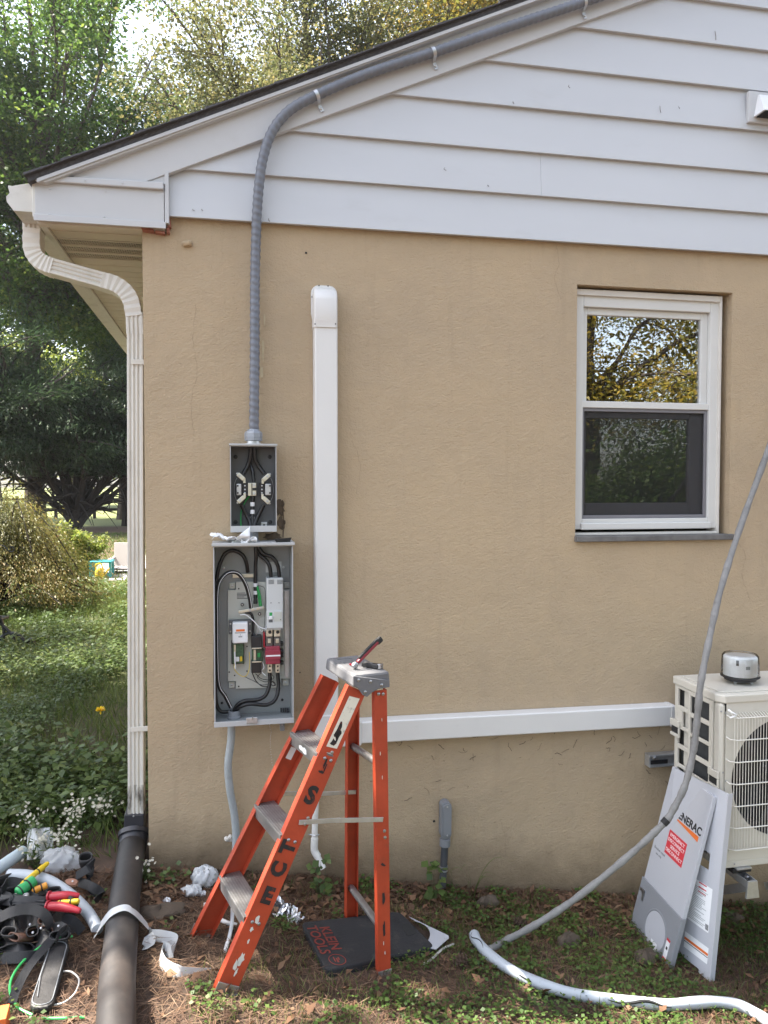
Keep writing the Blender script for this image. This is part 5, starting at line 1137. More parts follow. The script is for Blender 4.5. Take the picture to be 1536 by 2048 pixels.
# long tape strip draped over the drain pipe
tp_ = [(640,930,.01),(690,850,.05),(760,770,.115),(850,735,.135),(920,770,.115),(990,840,.05),(1030,905,.02),(1010,985,.02),(985,995,.015)]
tt = thing('masking_tape', T1(850,800), 'long strip of frosted tape draped over the black drain pipe onto the soil', 'tape')
P = cr([T1(*p) for p in tp_], 6)
MB().sweep(P, [(-.021,-.0004),(.021,-.0004),(.021,.0004),(-.021,.0004)], unit(T1(760,900)-T1(760,760))).build('tape_strip', M['tapefilm'], tt, smooth=True)
P = cr([T1(1035,925,.018), T1(1110,930,.03), T1(1200,960,.035), T1(1175,1035,.03), T1(1120,1010,.02), T1(1095,1060,.02), T1(1130,1130,.02), T1(1220,1170,.02), T1(1310,1165,.018), T1(1440,1150,.012)], 6)
n_ = len(P); MB().sweep(P, [(-.020,-.0004),(.020,-.0004),(.020,.0004),(-.020,.0004)], V3(.3,.3,1), scale=[min(1, (n_-1-k)/14+.08) for k in range(n_)]).build('tape_curl', M['tapefilm'], tt, smooth=True)
# ---- drain pipe
P = cr([T1(905,310,.057), T1(880,470,.06), T1(850,700,.06), T1(825,950,.06), T1(800,1250,.06), T1(790,1600,.06), T1(775,2000,.06)], 6)
dpz = MB().tube(P, .0575, 28).build('drain_pipe', M['drain'], None, smooth=True, sharp=60, loc=P[3]); tag(dpz, 'thick dusty black drain pipe lying on the ground from the downspout to the camera', 'pipe')
bt = W(271,1625,Yd); p0 = P[0]
fit = thing('downspout_adapter', V3(bt[0], Yd, 0), 'black plastic adapter joining the white downspout to the drain pipe', 'pipe fitting')
MB().sweep([W(271,1620,Yd), W(270,1650,Yd), W(269,1662,Yd-.01)], [(-.052,-.042),(.052,-.042),(.052,.042),(-.052,.042)], (0,1,0)).build('square_socket', M['drainfit'], fit, bevel=.004)
MB().tube([W(269,1655,Yd-.01), W(268,1672,Yd-.03), P[0], P[1]*.4+P[0]*.6], [.05,.060,.0615,.061], 24).build('round_socket', M['drainfit'], fit, smooth=True)
MB().tube([W(268,1664,Yd-.02), W(267.5,1673,Yd-.035)], [.067,.067], 24).build('socket_rim', M['drainfit'], fit, smooth=True)
MB().lathe([(.004,0),(.004,.002)], W(267,1632,Yd-.0535), (0,-1,0), 8).build('screw', M['galv'], fit)
# ---- pipes and tools at far left
cable_thing('pvc_pipe', [T1(-160,560,.06), T1(0,460,.06), T1(80,405,.06), T1(160,352,.06)], .026, mk('pale_blue_pvc', (.48,.56,.60), .4, var=.06, dirt=.2, ds=9), 'pale blue plastic pipe end entering from the left edge', 'pipe', 6, 16)
cable_thing('conduit_offcut', [T1(60,508,.10), T1(190,515,.105), T1(330,550,.10), T1(470,640,.08), T1(580,745,.05), T1(640,830,.035), T1(665,885,.03)], .021, M['ltcable'], 'curved pale grey conduit offcut arching over the tool belt', 'conduit', 8, 14)
cable_thing('green_wire', [T1(495,930,.04), T1(400,945,.045), T1(280,1000,.05), T1(150,1110,.04), T1(75,1230,.03), T1(75,1340,.02), T1(130,1420,.015), T1(220,1468,.01)], .0042, M['greenwire'], 'long bright green wire curving over the tool belt in the left corner')
cable_thing('green_wire', [T1(285,1490,.008), T1(420,1490,.01), T1(580,1482,.008)], .0042, M['greenwire'], 'short straight bright green wire offcut at the bottom left')
cable_thing('tan_wire', [T1(420,1168,.02), T1(490,1175,.02), T1(540,1230,.015), T1(510,1320,.012), T1(440,1380,.012), T1(360,1402,.01)], .003, M['caulk'], 'thin tan wire loop beside the black belt pad')
# tool belt
tb = thing('tool_belt', T1(250,880), 'heap of black and brown leather tool belt and pouches in the left foreground', 'tool belt')
def slab(name, pts, th, mat, bevel=.006, puff=0, n=3, rad=.02):
    return MB().prism(rpoly([np.asarray(p) for p in pts], rad, n), (0,0,-th), (0,0,0)).build(name, mat, tb, bevel=bevel)
pad = slab('belt_pad', [T1(345,945,.045), T1(480,955,.045), T1(360,1410,.03), T1(190,1420,.03)], .022, M['blackleather'], .007, rad=.035)
bo = rpoly([T1(352,962,.047), T1(464,968,.047), T1(350,1392,.032), T1(206,1400,.032)], .032, 4); MB().tube(bo+[bo[0]], .0016, 5).build('stitching', M['greypvc'], pad)
bo = [T1(340,1010,.047), T1(275,1200,.042), T1(255,1340,.036)]; MB().tube(bo, .0012, 5).build('stitching', M['greypvc'], pad)
MB().sweep(cr([T1(360,940,.07), T1(260,1060,.055), T1(170,1180,.045), T1(110,1300,.03), T1(80,1390,.02)], 6), [(-.014,-.0018),(.014,-.0018),(.014,.0018),(-.014,.0018)], (1,1,0)).build('strap', M['webbing'], tb, smooth=True)
def pouch(name, X, Y, w_, d_, h_, rot, mat, z0=.01, tilt=.5, top=1.15):
    c = T1(X, Y, z0); a = V3(math.cos(rot), math.sin(rot), 0); b = V3(-math.sin(rot), math.cos(rot), 0); up2 = unit(EZ*math.cos(tilt)+b*-math.sin(tilt)); fr2 = np.cross(a, up2); rows = []
    seg = 16; m = MB(); lv = [(0,.55),(.06,.85),(.3,1.0),(.7,1.06),(1,top)]
    for t, s in lv:
        for k in range(seg):
            an = 2*math.pi*k/seg; cx_, cy_ = math.cos(an), math.sin(an); r4 = (abs(cx_)**3+abs(cy_)**3)**(-1/3)
            m.v.append(tuple(c+up2*h_*t+a*w_*s*cx_*r4*.9+fr2*d_*s*cy_*r4*.9))
    for i in range(len(lv)-1):
        for k in range(seg): k2 = (k+1) % seg; m.f.append((i*seg+k, i*seg+k2, (i+1)*seg+k2, (i+1)*seg+k))
    m.f.append(tuple(range(seg)))
    return m.build(name, mat, tb, smooth=True, sharp=60, solid=.004)
pouch('pouch', 260, 930, .048, .022, .085, .2, M['leather'], .02, 1.0)
pouch('pouch', 120, 900, .05, .03, .10, -.3, M['blackleather'], .01, .9)
pouch('pouch', 40, 820, .05, .03, .11, .3, M['blackleather'], .02, .7)
pouch('pouch', 120, 1040, .06, .03, .06, .1, M['blackleather'], .0, 1.1)
pouch('pouch', 390, 900, .035, .025, .07, -.6, M['blackleather'], .0, .9)
pouch('pouch', 20, 1010, .055, .03, .08, .5, M['blackleather'], .0, .8)
pouch('pouch', 60, 640, .06, .03, .08, .3, M['blackleather'], .03, .5)
pouch('holster_ring', 590, 450, .026, .026, .05, 0, M['blackleather'], .07, .3, 1.05)
for pts in [[(0,800,.13),(90,760,.15),(200,745,.15),(300,780,.13),(340,870,.08),(300,960,.04)], [(330,880,.06),(420,870,.085),(450,930,.06),(400,990,.03),(340,960,.02)], [(0,680,.11),(120,690,.12),(260,690,.12),(330,700,.11)],
            [(520,520,.07),(600,470,.11),(640,430,.115),(600,560,.05),(660,640,.03)], [(540,560,.05),(620,590,.06),(690,640,.03),(650,700,.015)], [(20,1080,.03),(160,1070,.05),(300,1060,.03)], [(430,800,.07),(500,830,.06),(560,900,.02)], [(10,620,.12),(60,560,.13),(150,570,.12)]]:
    MB().sweep(cr([T1(*p) for p in pts], 6), [(-.017,-.0018),(.017,-.0018),(.017,.0018),(-.017,.0018)], (.2,.5,1)).build('strap', M['webbing'] if pts[0][0] % 3 else M['blackleather'], tb, smooth=True)
pr_ = slab('leather_patch', [T1(440,545,.085), T1(490,530,.09), T1(535,545,.085), T1(520,580,.08), T1(460,580,.08)], .003, mk('tan_leather_patch', (.26,.12,.075), .55, var=.2), .001, rad=.012)
MB().lathe([(.004,0),(.004,.0015)], T1(495,555,.089), (0,-.5,1), 8).build('snap', M['steel'], pr_)
for X, Y in [(205,850),(225,905),(280,875),(75,655),(400,860)]: MB().lathe([(.004,0),(.004,.002),(.001,.003)], T1(X, Y, .10), (0,-.8,.6), 8).build('rivet', M['steel'], tb)
def heap(u, v):
    X = -60+520*u; Y = 560+560*v; e = math.sin(math.pi*min(max(u,0),1))**.5*math.sin(math.pi*v)**.5
    return T1(X, Y, .004)+EZ*(e*(.075+.022*math.sin(13*u+5*v)+.018*math.sin(9*v-17*u)+.012*math.sin(31*u+23*v)))
MB().grid(heap, 34, 30).build('bag_body', M['blackleather'], tb, smooth=True, sharp=50)
rt = random.Random(77)
for k in range(9):
    X = rt.uniform(20,440); Y = rt.uniform(640,1020); pouch('tool_pocket', X, Y, rt.uniform(.018,.034), rt.uniform(.010,.018), rt.uniform(.05,.075), rt.uniform(-.8,.8), M['blackleather'] if k % 3 else M['leather'], .05, rt.uniform(.5,1.2), 1.08)
for k in range(8):
    X = rt.uniform(20,430); Y = rt.uniform(640,980); a = rt.uniform(0,6.28); h = rt.uniform(.10,.13)
    MB().sweep(cr([T1(X,Y,h-.03), T1(X+50*math.cos(a),Y+40*math.sin(a),h), T1(X+110*math.cos(a+.5),Y+90*math.sin(a+.5),h-.03), T1(X+140*math.cos(a+1),Y+120*math.sin(a+1),h-.07)], 6), [(-.011,-.0015),(.011,-.0015),(.011,.0015),(-.011,.0015)], (.3,.4,1)).build('strap', M['webbing'], tb, smooth=True)
# individual tools in the belt
def handle(name, p, q, r_, mat, label, cat, shaft=None, seg=12, prof=None):
    p = np.asarray(p); q = np.asarray(q); L = np.linalg.norm(q-p); t = thing(name, p, label, cat)
    pf = prof or [(.0,0),(.7,.02),(.95,.10),(1,.3),(.82,.5),(.95,.75),(.9,.95),(.5,1.0),(0,1.0)]
    MB().lathe([(max(r_*a, .0002), L*b) for a, b in pf], p, q-p, seg).build('grip', mat, t, smooth=True)
    dd_ = unit(q-p)
    for fb_ in (.16, .62): MB().lathe([(r_*.99, -.0025),(r_*1.02, 0),(r_*.99, .0025)], p+dd_*L*fb_, dd_, 12).build('grip_ring', M['rubber'], t, smooth=True)
    if shaft is not None: MB().cyl(p, np.asarray(shaft), .004, 8).build('shaft', M['steel'], t, smooth=True)
    return t
handle('yellow_rod', T1(135,590,.12), T1(330,428,.15), .012, M['yellow'], 'yellow-handled tool pointing up out of the tool belt', 'tool', prof=[(.6,0),(.7,.05),(.95,.12),(.95,.80),(.75,.84),(.75,.95),(.5,1),(0,1)])
handle('nut_driver', T1(115,640,.12), T1(238,545,.14), .023, M['greenh'], 'green-handled nut driver lying on the tool belt', 'screwdriver', T1(60,665,.11))
handle('screwdriver', T1(215,625,.11), T1(325,580,.12), .014, M['orangeh'], 'orange-handled screwdriver beside the green nut driver', 'screwdriver', T1(160,640,.105))
pl_ = thing('pliers', T1(320,700,.1), 'red-handled pliers lying across the tool belt', 'pliers')
for pts, nm in [([(320,660,.125),(420,655,.13),(480,650,.13),(540,655,.125)], 'handle'), ([(315,725,.115),(400,728,.12),(480,740,.12),(548,758,.115)], 'handle')]:
    P = cr([T1(*p) for p in pts], 6); n_ = len(P); h_ = MB().tube(P, [.0135+.003*math.sin(k/n_*5) if 0 < k < n_-1 else .008 for k in range(n_)], 12).build(nm, M['redgrip'], pl_, smooth=True)
    MB().lathe([(.020,-.003),(.020,.003)], P[1], unit(P[2]-P[0]), 12).build('guard', M['redgrip'], h_, bevel=.001)
handle('wire_stripper', T1(390,705,.12), T1(542,690,.125), .011, M['yellow'], 'yellow-handled tool lying between the red plier handles', 'tool', T1(300,695,.115))
MB().bar(T1(70,660,.12), T1(320,685,.12), .028, .012).build('jaw', M['black'], pl_, bevel=.004); MB().bar(T1(90,690,.115), T1(320,715,.112), .02, .012).build('jaw', M['black'], pl_, bevel=.004); MB().lathe([(.011,0),(.011,.012),(.004,.014)], T1(180,665,.125), (0,-.3,1), 12).build('pivot', M['steel'], pl_, smooth=True)
a = T1(75,1415,.06); b = T1(75,1560,.0)
ob = thing('orange_carton', T1(30,1560), 'orange carton with white and blue label cut off by the bottom left corner', 'carton')
c = T1(0,1520,.03); ax = unit(V3(.97,.1,0)); ay = unit(V3(-.1,.97,0))
crt = MB().obox(c+V3(-.03,.0,.0), ax*.052, ay*.035, EZ*.03).build('carton_body', M['orangebox'], ob, bevel=.002)
MB().obox(c+V3(-.03,0,0)-ay*.0354+ax*-.004, ax*.034, ay*.0004, EZ*.02).build('carton_label', M['paper'], crt); MB().obox(c+V3(-.03,0,0)-ay*.0360+ax*.012+EZ*-.006, ax*.012, ay*.0003, EZ*.007).build('label_blue', M['bluep'], crt); MB().obox(c+V3(-.03,0,0)-ay*.0360+ax*.012+EZ*.012, ax*.012, ay*.0003, EZ*.004).build('label_red', M['red'], crt)

# ================================================================== GROUND
def vnoise(x, y, seed, sc):
    r = np.random.default_rng(seed); v = np.zeros(np.shape(x)); amp = 1.
    for k in range(10):
        a = r.uniform(0, 2*math.pi); f = sc*r.uniform(.5, 2.2); v = v+np.sin((x*math.cos(a)+y*math.sin(a))*f+r.uniform(0, 6.28))
    return v/4.5
def gh(x, y):
    x = np.asarray(x, float); y = np.asarray(y, float)
    near = np.exp(-((x-.5)**2+(y+.2)**2)/30)
    return gz(x)+.007*vnoise(x, y, 3, 6)*near+.03*(1-near)*vnoise(x, y, 4, .8)
xs = np.unique(np.concatenate([np.linspace(-400,-30,12), np.linspace(-30,-4,40), np.linspace(-4,4,110), np.linspace(4,30,30), np.linspace(30,400,12)]))
ys = np.unique(np.concatenate([np.linspace(-400,-30,12), np.linspace(-30,-2.5,35), np.linspace(-2.5,5,105), np.linspace(5,50,70), np.linspace(50,500,14)]))
GX, GY = np.meshgrid(xs, ys); GZ = gh(GX, GY)
m = MB(); m.v = [tuple(p) for p in np.stack([GX, GY, GZ], -1).reshape(-1, 3)]
nx = len(xs); m.f = [(j*nx+i, j*nx+i+1, (j+1)*nx+i+1, (j+1)*nx+i) for j in range(len(ys)-1) for i in range(nx-1)]
def ground_mat():
    mt = mk('soil_and_litter', (.07,.045,.031), .95, var=.5, vs=9, bump=1., bs=35, dirt=.6, ds=14, dth=.5, dirtcol=(.045,.028,.02)); nt = mt.node_tree; N = nt.nodes; L = nt.links
    b = N['Principled BSDF']; src = b.inputs['Base Color'].links[0].from_socket
    tc = N.new('ShaderNodeTexCoord'); sx = N.new('ShaderNodeSeparateXYZ'); L.new(tc.outputs['Object'], sx.inputs[0])
    no = N.new('ShaderNodeTexNoise'); no.inputs['Scale'].default_value = .9; no.inputs['Detail'].default_value = 6; L.new(tc.outputs['Object'], no.inputs['Vector'])
    a = N.new('ShaderNodeMath'); a.operation = 'MULTIPLY_ADD'; a.inputs[1].default_value = 5; L.new(no.outputs['Fac'], a.inputs[0]); L.new(sx.outputs['Y'], a.inputs[2])
    def rg(v, p, q):
        r = N.new('ShaderNodeMapRange'); r.inputs['From Min'].default_value = p; r.inputs['From Max'].default_value = q; L.new(v, r.inputs['Value']); return r.outputs[0]
    n2 = N.new('ShaderNodeTexNoise'); n2.inputs['Scale'].default_value = 30; n2.inputs['Detail'].default_value = 5; L.new(tc.outputs['Object'], n2.inputs['Vector'])
    g = N.new('ShaderNodeMix'); g.data_type = 'RGBA'; g.inputs[6].default_value = (.035,.05,.014,1); g.inputs[7].default_value = (.085,.095,.028,1); L.new(rg(n2.outputs['Fac'], .35, .65), g.inputs[0])
    x1 = N.new('ShaderNodeMix'); x1.data_type = 'RGBA'; L.new(rg(a.outputs[0], 3.2, 5.5), x1.inputs[0]); L.new(src, x1.inputs[6]); L.new(g.outputs[2], x1.inputs[7])
    x2 = N.new('ShaderNodeMix'); x2.data_type = 'RGBA'; L.new(rg(a.outputs[0], 15.5, 18), x2.inputs[0]); L.new(x1.outputs[2], x2.inputs[6]); x2.inputs[7].default_value = (.13,.075,.045,1)
    x3 = N.new('ShaderNodeMix'); x3.data_type = 'RGBA'; L.new(rg(a.outputs[0], 30, 32), x3.inputs[0]); L.new(x2.outputs[2], x3.inputs[6]); x3.inputs[7].default_value = (.15,.17,.05,1)
    L.new(x3.outputs[2], b.inputs['Base Color']); return mt
gr = m.build('ground', ground_mat(), None, smooth=True, sharp=180); structure(gr)

# ------------------------------------------------------------------ leaf clouds
def quads_obj(name, V, mat, parent=None, loc=None):
    n = len(V)//4; o3 = np.zeros(3) if parent is None and loc is None else (org(parent) if parent is not None else np.asarray(loc, float))
    me = bpy.data.meshes.new(name); me.vertices.add(4*n); me.vertices.foreach_set('co', (V-o3).astype(np.float32).ravel())
    me.loops.add(4*n); me.loops.foreach_set('vertex_index', np.arange(4*n, dtype=np.int32)); me.polygons.add(n)
    me.polygons.foreach_set('loop_start', np.arange(0, 4*n, 4, dtype=np.int32))
    me.update(calc_edges=True); me.materials.append(mat)
    o = bpy.data.objects.new(name, me); COL.objects.link(o)
    if parent is not None: o.parent = parent
    else: o.location = o3; ORG[o.name] = o3
    return o
def nrm(a): return a/np.maximum(np.linalg.norm(a, axis=1, keepdims=True), 1e-9)
def leaves(P, D, Nn, L, Wd, fold=.12, wide=.45):
    D = nrm(D); Nn = nrm(Nn-D*np.sum(Nn*D, 1, keepdims=True)); S = np.cross(D, Nn); L = np.asarray(L).reshape(-1, 1); Wd = np.asarray(Wd).reshape(-1, 1)
    V = np.empty((len(P), 4, 3)); V[:, 0] = P; V[:, 1] = P+D*L*wide+S*Wd/2+Nn*Wd*fold; V[:, 2] = P+D*L; V[:, 3] = P+D*L*wide-S*Wd/2+Nn*Wd*fold
    return V.reshape(-1, 3)
def rnd(n, r): return nrm(r.normal(size=(n, 3)))
def on_ground(x, y, h=0): return np.stack([x, y, gh(x, y)+h], 1)
def clear(x, y):                                  # not inside the house
    ok = ~((x > -.02) & (y > -.015))
    for q in ([pc[0], pc[1], pc[2], pc[3]], [pc2[0], pc2[1], pc2[2], pc2[3]]):     # nothing grows through the pad or the plate
        ins = np.ones(np.shape(x), bool)
        for i in range(4):
            a, b = q[i], q[(i+1) % 4]; ins &= ((b[0]-a[0])*(y-a[1])-(b[1]-a[1])*(x-a[0])) > 0
        ok &= ~ins
    return ok

# ---- pine straw
r = np.random.default_rng(21); n = 110000
x = r.uniform(-2.2, 3.6, n); y = -.02-2.4*r.random(n)**1.5; k = clear(x, y) & (vnoise(x, y, 8, 7) > -.9-.3*r.random(n))
x, y = x[k], y[k]; n = len(x); a = r.uniform(0, 2*math.pi, n)+.8*vnoise(x, y, 5, 4); t = r.normal(0, .10, n)
D = np.stack([np.cos(a), np.sin(a), t], 1); P = on_ground(x, y, .003+.016*r.random(n)**2); P[:, 2] += np.maximum(0, -t)*.06
L = r.uniform(.035, .105, n)
M['straw'] = leafmat('pine_straw', [(.03,.018,.012), (.085,.045,.028), (.15,.088,.054), (.25,.17,.105)], .05, .7)
stuff(quads_obj('pine_straw', leaves(P, D, np.tile([0,0,1.], (n,1))+.4*rnd(n, r), L, r.uniform(.0016,.0032,n)), M['straw']), 'reddish brown pine needle litter on the soil in front of the wall', 'pine straw')
# ---- dead leaves and chips
n = 6500; x = r.uniform(-2.6, 3.5, n); y = -.02-2.2*r.random(n)**1.4; k = r.random(n) < .5; y[k] = r.uniform(-.35, -.02, k.sum()); kk = clear(x, y); x, y = x[kk], y[kk]; n = len(x)
P = on_ground(x, y, .004+.02*r.random(n)); a = r.uniform(0, 6.28, n)
M['deadleaf'] = leafmat('dead_leaf', [(.04,.022,.015), (.10,.055,.032), (.17,.09,.05), (.26,.17,.10)], .1, .8)
stuff(quads_obj('dead_leaves', leaves(P, np.stack([np.cos(a), np.sin(a), r.normal(0,.35,n)],1), np.tile([0,0,1.],(n,1))+.7*rnd(n,r), r.uniform(.015,.055,n), r.uniform(.008,.03,n), .3), M['deadleaf']), 'scattered dead brown leaves and bark chips over the needle litter', 'leaf litter')
# ---- creeping clover and ivy in the foreground
M['clover'] = leafmat('creeping_weed_leaf', [(.025,.05,.012), (.05,.095,.02), (.085,.14,.03), (.15,.18,.05)], .3)
n = 95000; x = r.uniform(-2.2, 3.5, n); y = -.03-2.2*r.random(n)**1.3
dens = .42*vnoise(x, y, 14, 6)+.5*vnoise(x, y, 15, 14)+.55*(x > .9)+.25*(y < -.8)-.35*((x > -.1) & (x < .75) & (y > -.75))+.1*(x < -.3)
k = clear(x, y) & (dens > .34+.3*r.random(n)); x, y = x[k], y[k]; n = len(x)
P = on_ground(x, y, .008+.035*r.random(n)**1.5); a = r.uniform(0, 6.28, n); s = r.uniform(.007,.021,n)
stuff(quads_obj('creeping_weeds', leaves(P, np.stack([np.cos(a), np.sin(a), r.normal(.05,.3,n)],1), np.tile([0,0,1.],(n,1))+.45*rnd(n,r), s, s*.85, .12, .55), M['clover']), 'patches of small creeping green weeds in the foreground', 'weeds')
# ---- thin grass blades
M['grass'] = leafmat('grass_blade', [(.03,.05,.012), (.07,.11,.025), (.13,.16,.045), (.24,.21,.09)], .3)
def blades(n, xr, yr, hmin, hmax, seed, thr=-9, w=.004, sc=3):
    r = np.random.default_rng(seed); x = r.uniform(*xr, n); y = r.uniform(*yr, n); k = clear(x, y) & (vnoise(x, y, seed, sc) > thr+.3*r.random(n)); x, y = x[k], y[k]; n = len(x)
    return leaves(on_ground(x, y), np.stack([r.normal(0,.5,n), r.normal(0,.5,n), np.ones(n)], 1), rnd(n, r), r.uniform(hmin, hmax, n), w*(1+r.random(n)), .05, .3)
V = np.concatenate([blades(26000, (-2,3.5), (-2.0,-.05), .02, .07, 31, -.05, .0022), blades(14000, (.9,3.5), (-1.6,-.1), .02, .06, 35, -.3, .0022), blades(60000, (-7,-.1), (.1,9), .06, .22, 32, -.7, .004), blades(60000, (-14,-.1), (6,24), .05, .13, 33, -1, .012, 1)])
stuff(quads_obj('grass', V, M['grass']), 'rough grass of the side yard', 'grass')
# ---- broad-leaved weeds left of the house
M['weed'] = leafmat('broad_weed_leaf', [(.032,.055,.016), (.060,.100,.026), (.105,.150,.040), (.20,.21,.06)], .3, .45)
r = np.random.default_rng(41); vl = []
for (nn, xr, yr, s0, s1, hh) in [(3800, (-3.2,-.12), (.05,4.2), .016, .042, .20), (420, (-1.6,-.12), (.3,1.8), .035, .07, .24), (5200, (-8,-.2), (2.5,9), .03, .06, .20), (3200, (-9,-.2), (7,13), .03, .06, .14), (420, (-2.2,-.35), (-1.2,.1), .014, .03, .07)]:
    cx_ = r.uniform(*xr, nn); cy_ = r.uniform(*yr, nn); k = (vnoise(cx_, cy_, 44, 2.4) > -.12+.3*r.random(nn)) & ~((cx_ > -.85) & (cy_ < .42) & (cy_ > -.9) & (r.random(nn) < .85)); cx_, cy_ = cx_[k], cy_[k]
    per = 14; n = len(cx_)*per; cx2 = np.repeat(cx_, per); cy2 = np.repeat(cy_, per); a = r.uniform(0, 6.28, n); rad = .01+.09*r.random(n); hz_ = hh*np.repeat(r.uniform(.25, 1, len(cx_)), per)*r.random(n)**.7
    px_ = np.minimum(cx2+rad*np.cos(a), -.03); P = on_ground(px_, cy2+rad*np.sin(a), .01+hz_); s = r.uniform(s0, s1, n)
    vl.append(leaves(P, np.stack([np.cos(a), np.sin(a), r.normal(-.05,.35,n)],1), np.tile([0,0,1.],(n,1))+.4*rnd(n,r), s, s*r.uniform(.5,.75,n), .12, .4))
stuff(quads_obj('broadleaf_weeds', np.concatenate(vl), M['weed']), 'dense low broad-leaved weeds covering the yard left of the house', 'weeds')

# ================================================================== SMALL PLANTS, STONES, CONES
def stem_tube(m, p, q, r0=.0016, bend=.02, rr_=R):
    p = np.asarray(p); q = np.asarray(q); mid = (p+q)/2+V3(rr_.uniform(-bend,bend), rr_.uniform(-bend,bend), 0); m.tube(cr([p, mid, q], 4), [r0*(1-.6*k/8) for k in range(9)], 5)
def aster(px, py, h, w, nfl, seed, label):
    r2 = random.Random(seed); rn = np.random.default_rng(seed); base = G(px, py); base[2] = gh(base[0], base[1])
    t = thing('aster_plant', base, label, 'plant', 'white asters left of the house'); m = MB(); fl = []; lf = []
    for k in range(6):
        top = base+V3(r2.uniform(-w,w), r2.uniform(-w,w)*.6, h*r2.uniform(.6,1.05)); stem_tube(m, base, top, rr_=r2)
        for j in range(nfl//6): fl.append(top+V3(r2.gauss(0,.028), r2.gauss(0,.028), r2.gauss(0,.022)))
        for j in range(9): s_ = r2.random(); lf.append(base+(top-base)*s_)
    m.build('stems', M['grassstem'], t)
    C_ = np.repeat(np.array(fl), 7, 0); n = len(C_); a = np.tile(np.linspace(0, 6.28, 7, endpoint=False), len(fl)); ax_ = np.repeat(nrm(rn.normal(size=(len(fl),3))*.6+np.array([0,-.5,.8])), 7, 0)
    u = nrm(np.cross(ax_, np.array([1.,.2,.1]))); w_ = np.cross(ax_, u); D = u*np.cos(a)[:, None]+w_*np.sin(a)[:, None]
    stuff(quads_obj('flowers', leaves(C_, D+.3*ax_, ax_, np.full(n, .0085), np.full(n, .0045), .1, .6), M['flower'], t))
    lf = np.array(lf); n = len(lf); quads_obj('leaves', leaves(lf, rnd(n, rn)*[1,1,.3], np.tile([0,0,1.],(n,1))+.4*rnd(n,rn), rn.uniform(.02,.045,n), rn.uniform(.006,.014,n)), M['weed'], t)
M['grassstem'] = mk('green_stem', (.06,.09,.03), .6)
for k, a in enumerate([(62,1690,.16,.05,40,'white aster clump above the torn plastic sheet at far left'), (70,1735,.12,.07,50,'white aster clump beside the pale blue pipe end'), (165,1690,.20,.08,70,'largest white aster clump, in the weeds left of the downspout'), (205,1668,.17,.05,46,'white aster clump just left of the downspout adapter'), (140,1722,.14,.06,40,'white aster clump behind the clear plastic bag'), (212,1630,.12,.04,24,'small white aster high beside the downspout foot'), (296,1765,.10,.02,20,'tiny white aster sprig at the house corner right of the drain pipe')]):
    aster(a[0], a[1], a[2], a[3], a[4], 60+k, a[5])
# dandelion
b0 = G(201,1470); tp0 = W(201,1420, b0[1]); dn = thing('yellow_flower', b0, 'single yellow flower standing in the weeds left of the downspout', 'flower')
m = MB(); stem_tube(m, b0, tp0, .002); m.build('stem', M['grassstem'], dn)
n = 60; rn = np.random.default_rng(5); quads_obj('petals', leaves(np.tile(tp0,(n,1)), nrm(rn.normal(size=(n,3))*[1,1,.35]+[0,-.25,.35]), np.tile([0,-.4,1.],(n,1)), np.full(n,.032), np.full(n,.012), .05, .7), M['yflower'], dn)
# leafy clumps and grass tufts along the wall
def clump(px, py, n, s0, s1, h, spread, mat, seed, label, name='ivy_clump', cat='plant'):
    rn = np.random.default_rng(seed); b = G(px, py); P = b+np.stack([rn.normal(0,spread,n), rn.normal(0,spread*.4,n)-.02, .01+h*rn.random(n)],1); P[:, 1] = np.minimum(P[:, 1], -.012); a = rn.uniform(0,6.28,n); s = rn.uniform(s0,s1,n)
    t = thing(name, b, label, cat); quads_obj('leaves', leaves(P, np.stack([np.cos(a), np.sin(a)-.4, rn.normal(-.1,.4,n)],1), np.tile([0,-.6,.8],(n,1))+.4*rnd(n,rn), s, s*.8, .12, .5), mat, t)
    m = MB()
    for k in range(0, n, 3): stem_tube(m, b, P[k], .0014, .01)
    m.build('stems', M['grassstem'], t)
clump(640,1792,34,.02,.045,.16,.04,M['weed'],71,'dark green ivy clump at the wall base behind the ladder')
clump(872,1800,26,.03,.06,.17,.022,M['weed'],72,'broad-leaved sprig climbing beside the conduit into the soil')
clump(1420,1838,24,.015,.03,.05,.08,M['clover'],73,'low green weeds at the wall base behind the leaning covers')
clump(330,1762,40,.012,.03,.06,.06,M['weed'],74,'low weeds at the wall base right of the drain pipe')
def tuft(px, py, nb, h, seed, label):
    r2 = random.Random(seed); b = G(px, py); t = thing('grass_tuft', b, label, 'grass', 'grass tufts along the wall')
    for k in range(nb):
        a = r2.uniform(-1.2,1.2); hh = h*r2.uniform(.5,1.1); L = hh*r2.uniform(.2,.8)*(1 if a > 0 else -1); p = [b, b+V3(L*.25,-.01,hh*.6), b+V3(L*.7,-.02,hh*.95), b+V3(L*1.25,-.03,hh*.8)]
        P = cr(p, 4); n_ = len(P); MB().sweep(P, [(-.003,0),(0,.0006),(.003,0),(0,-.0006)], (0,1,.2), scale=[1-.9*i/n_ for i in range(n_)]).build('blade', M['grass'], t)
tuft(945,1806,7,.20,81,'long arching grass tuft against the wall right of the conduit pipe'); tuft(1062,1812,9,.11,82,'short grass tuft against the wall below the hanging cable'); tuft(905,1775,3,.12,83,'few grass blades beside the conduit pipe'); tuft(760,1806,5,.14,84,'grass blades at the wall behind the rear ladder legs')
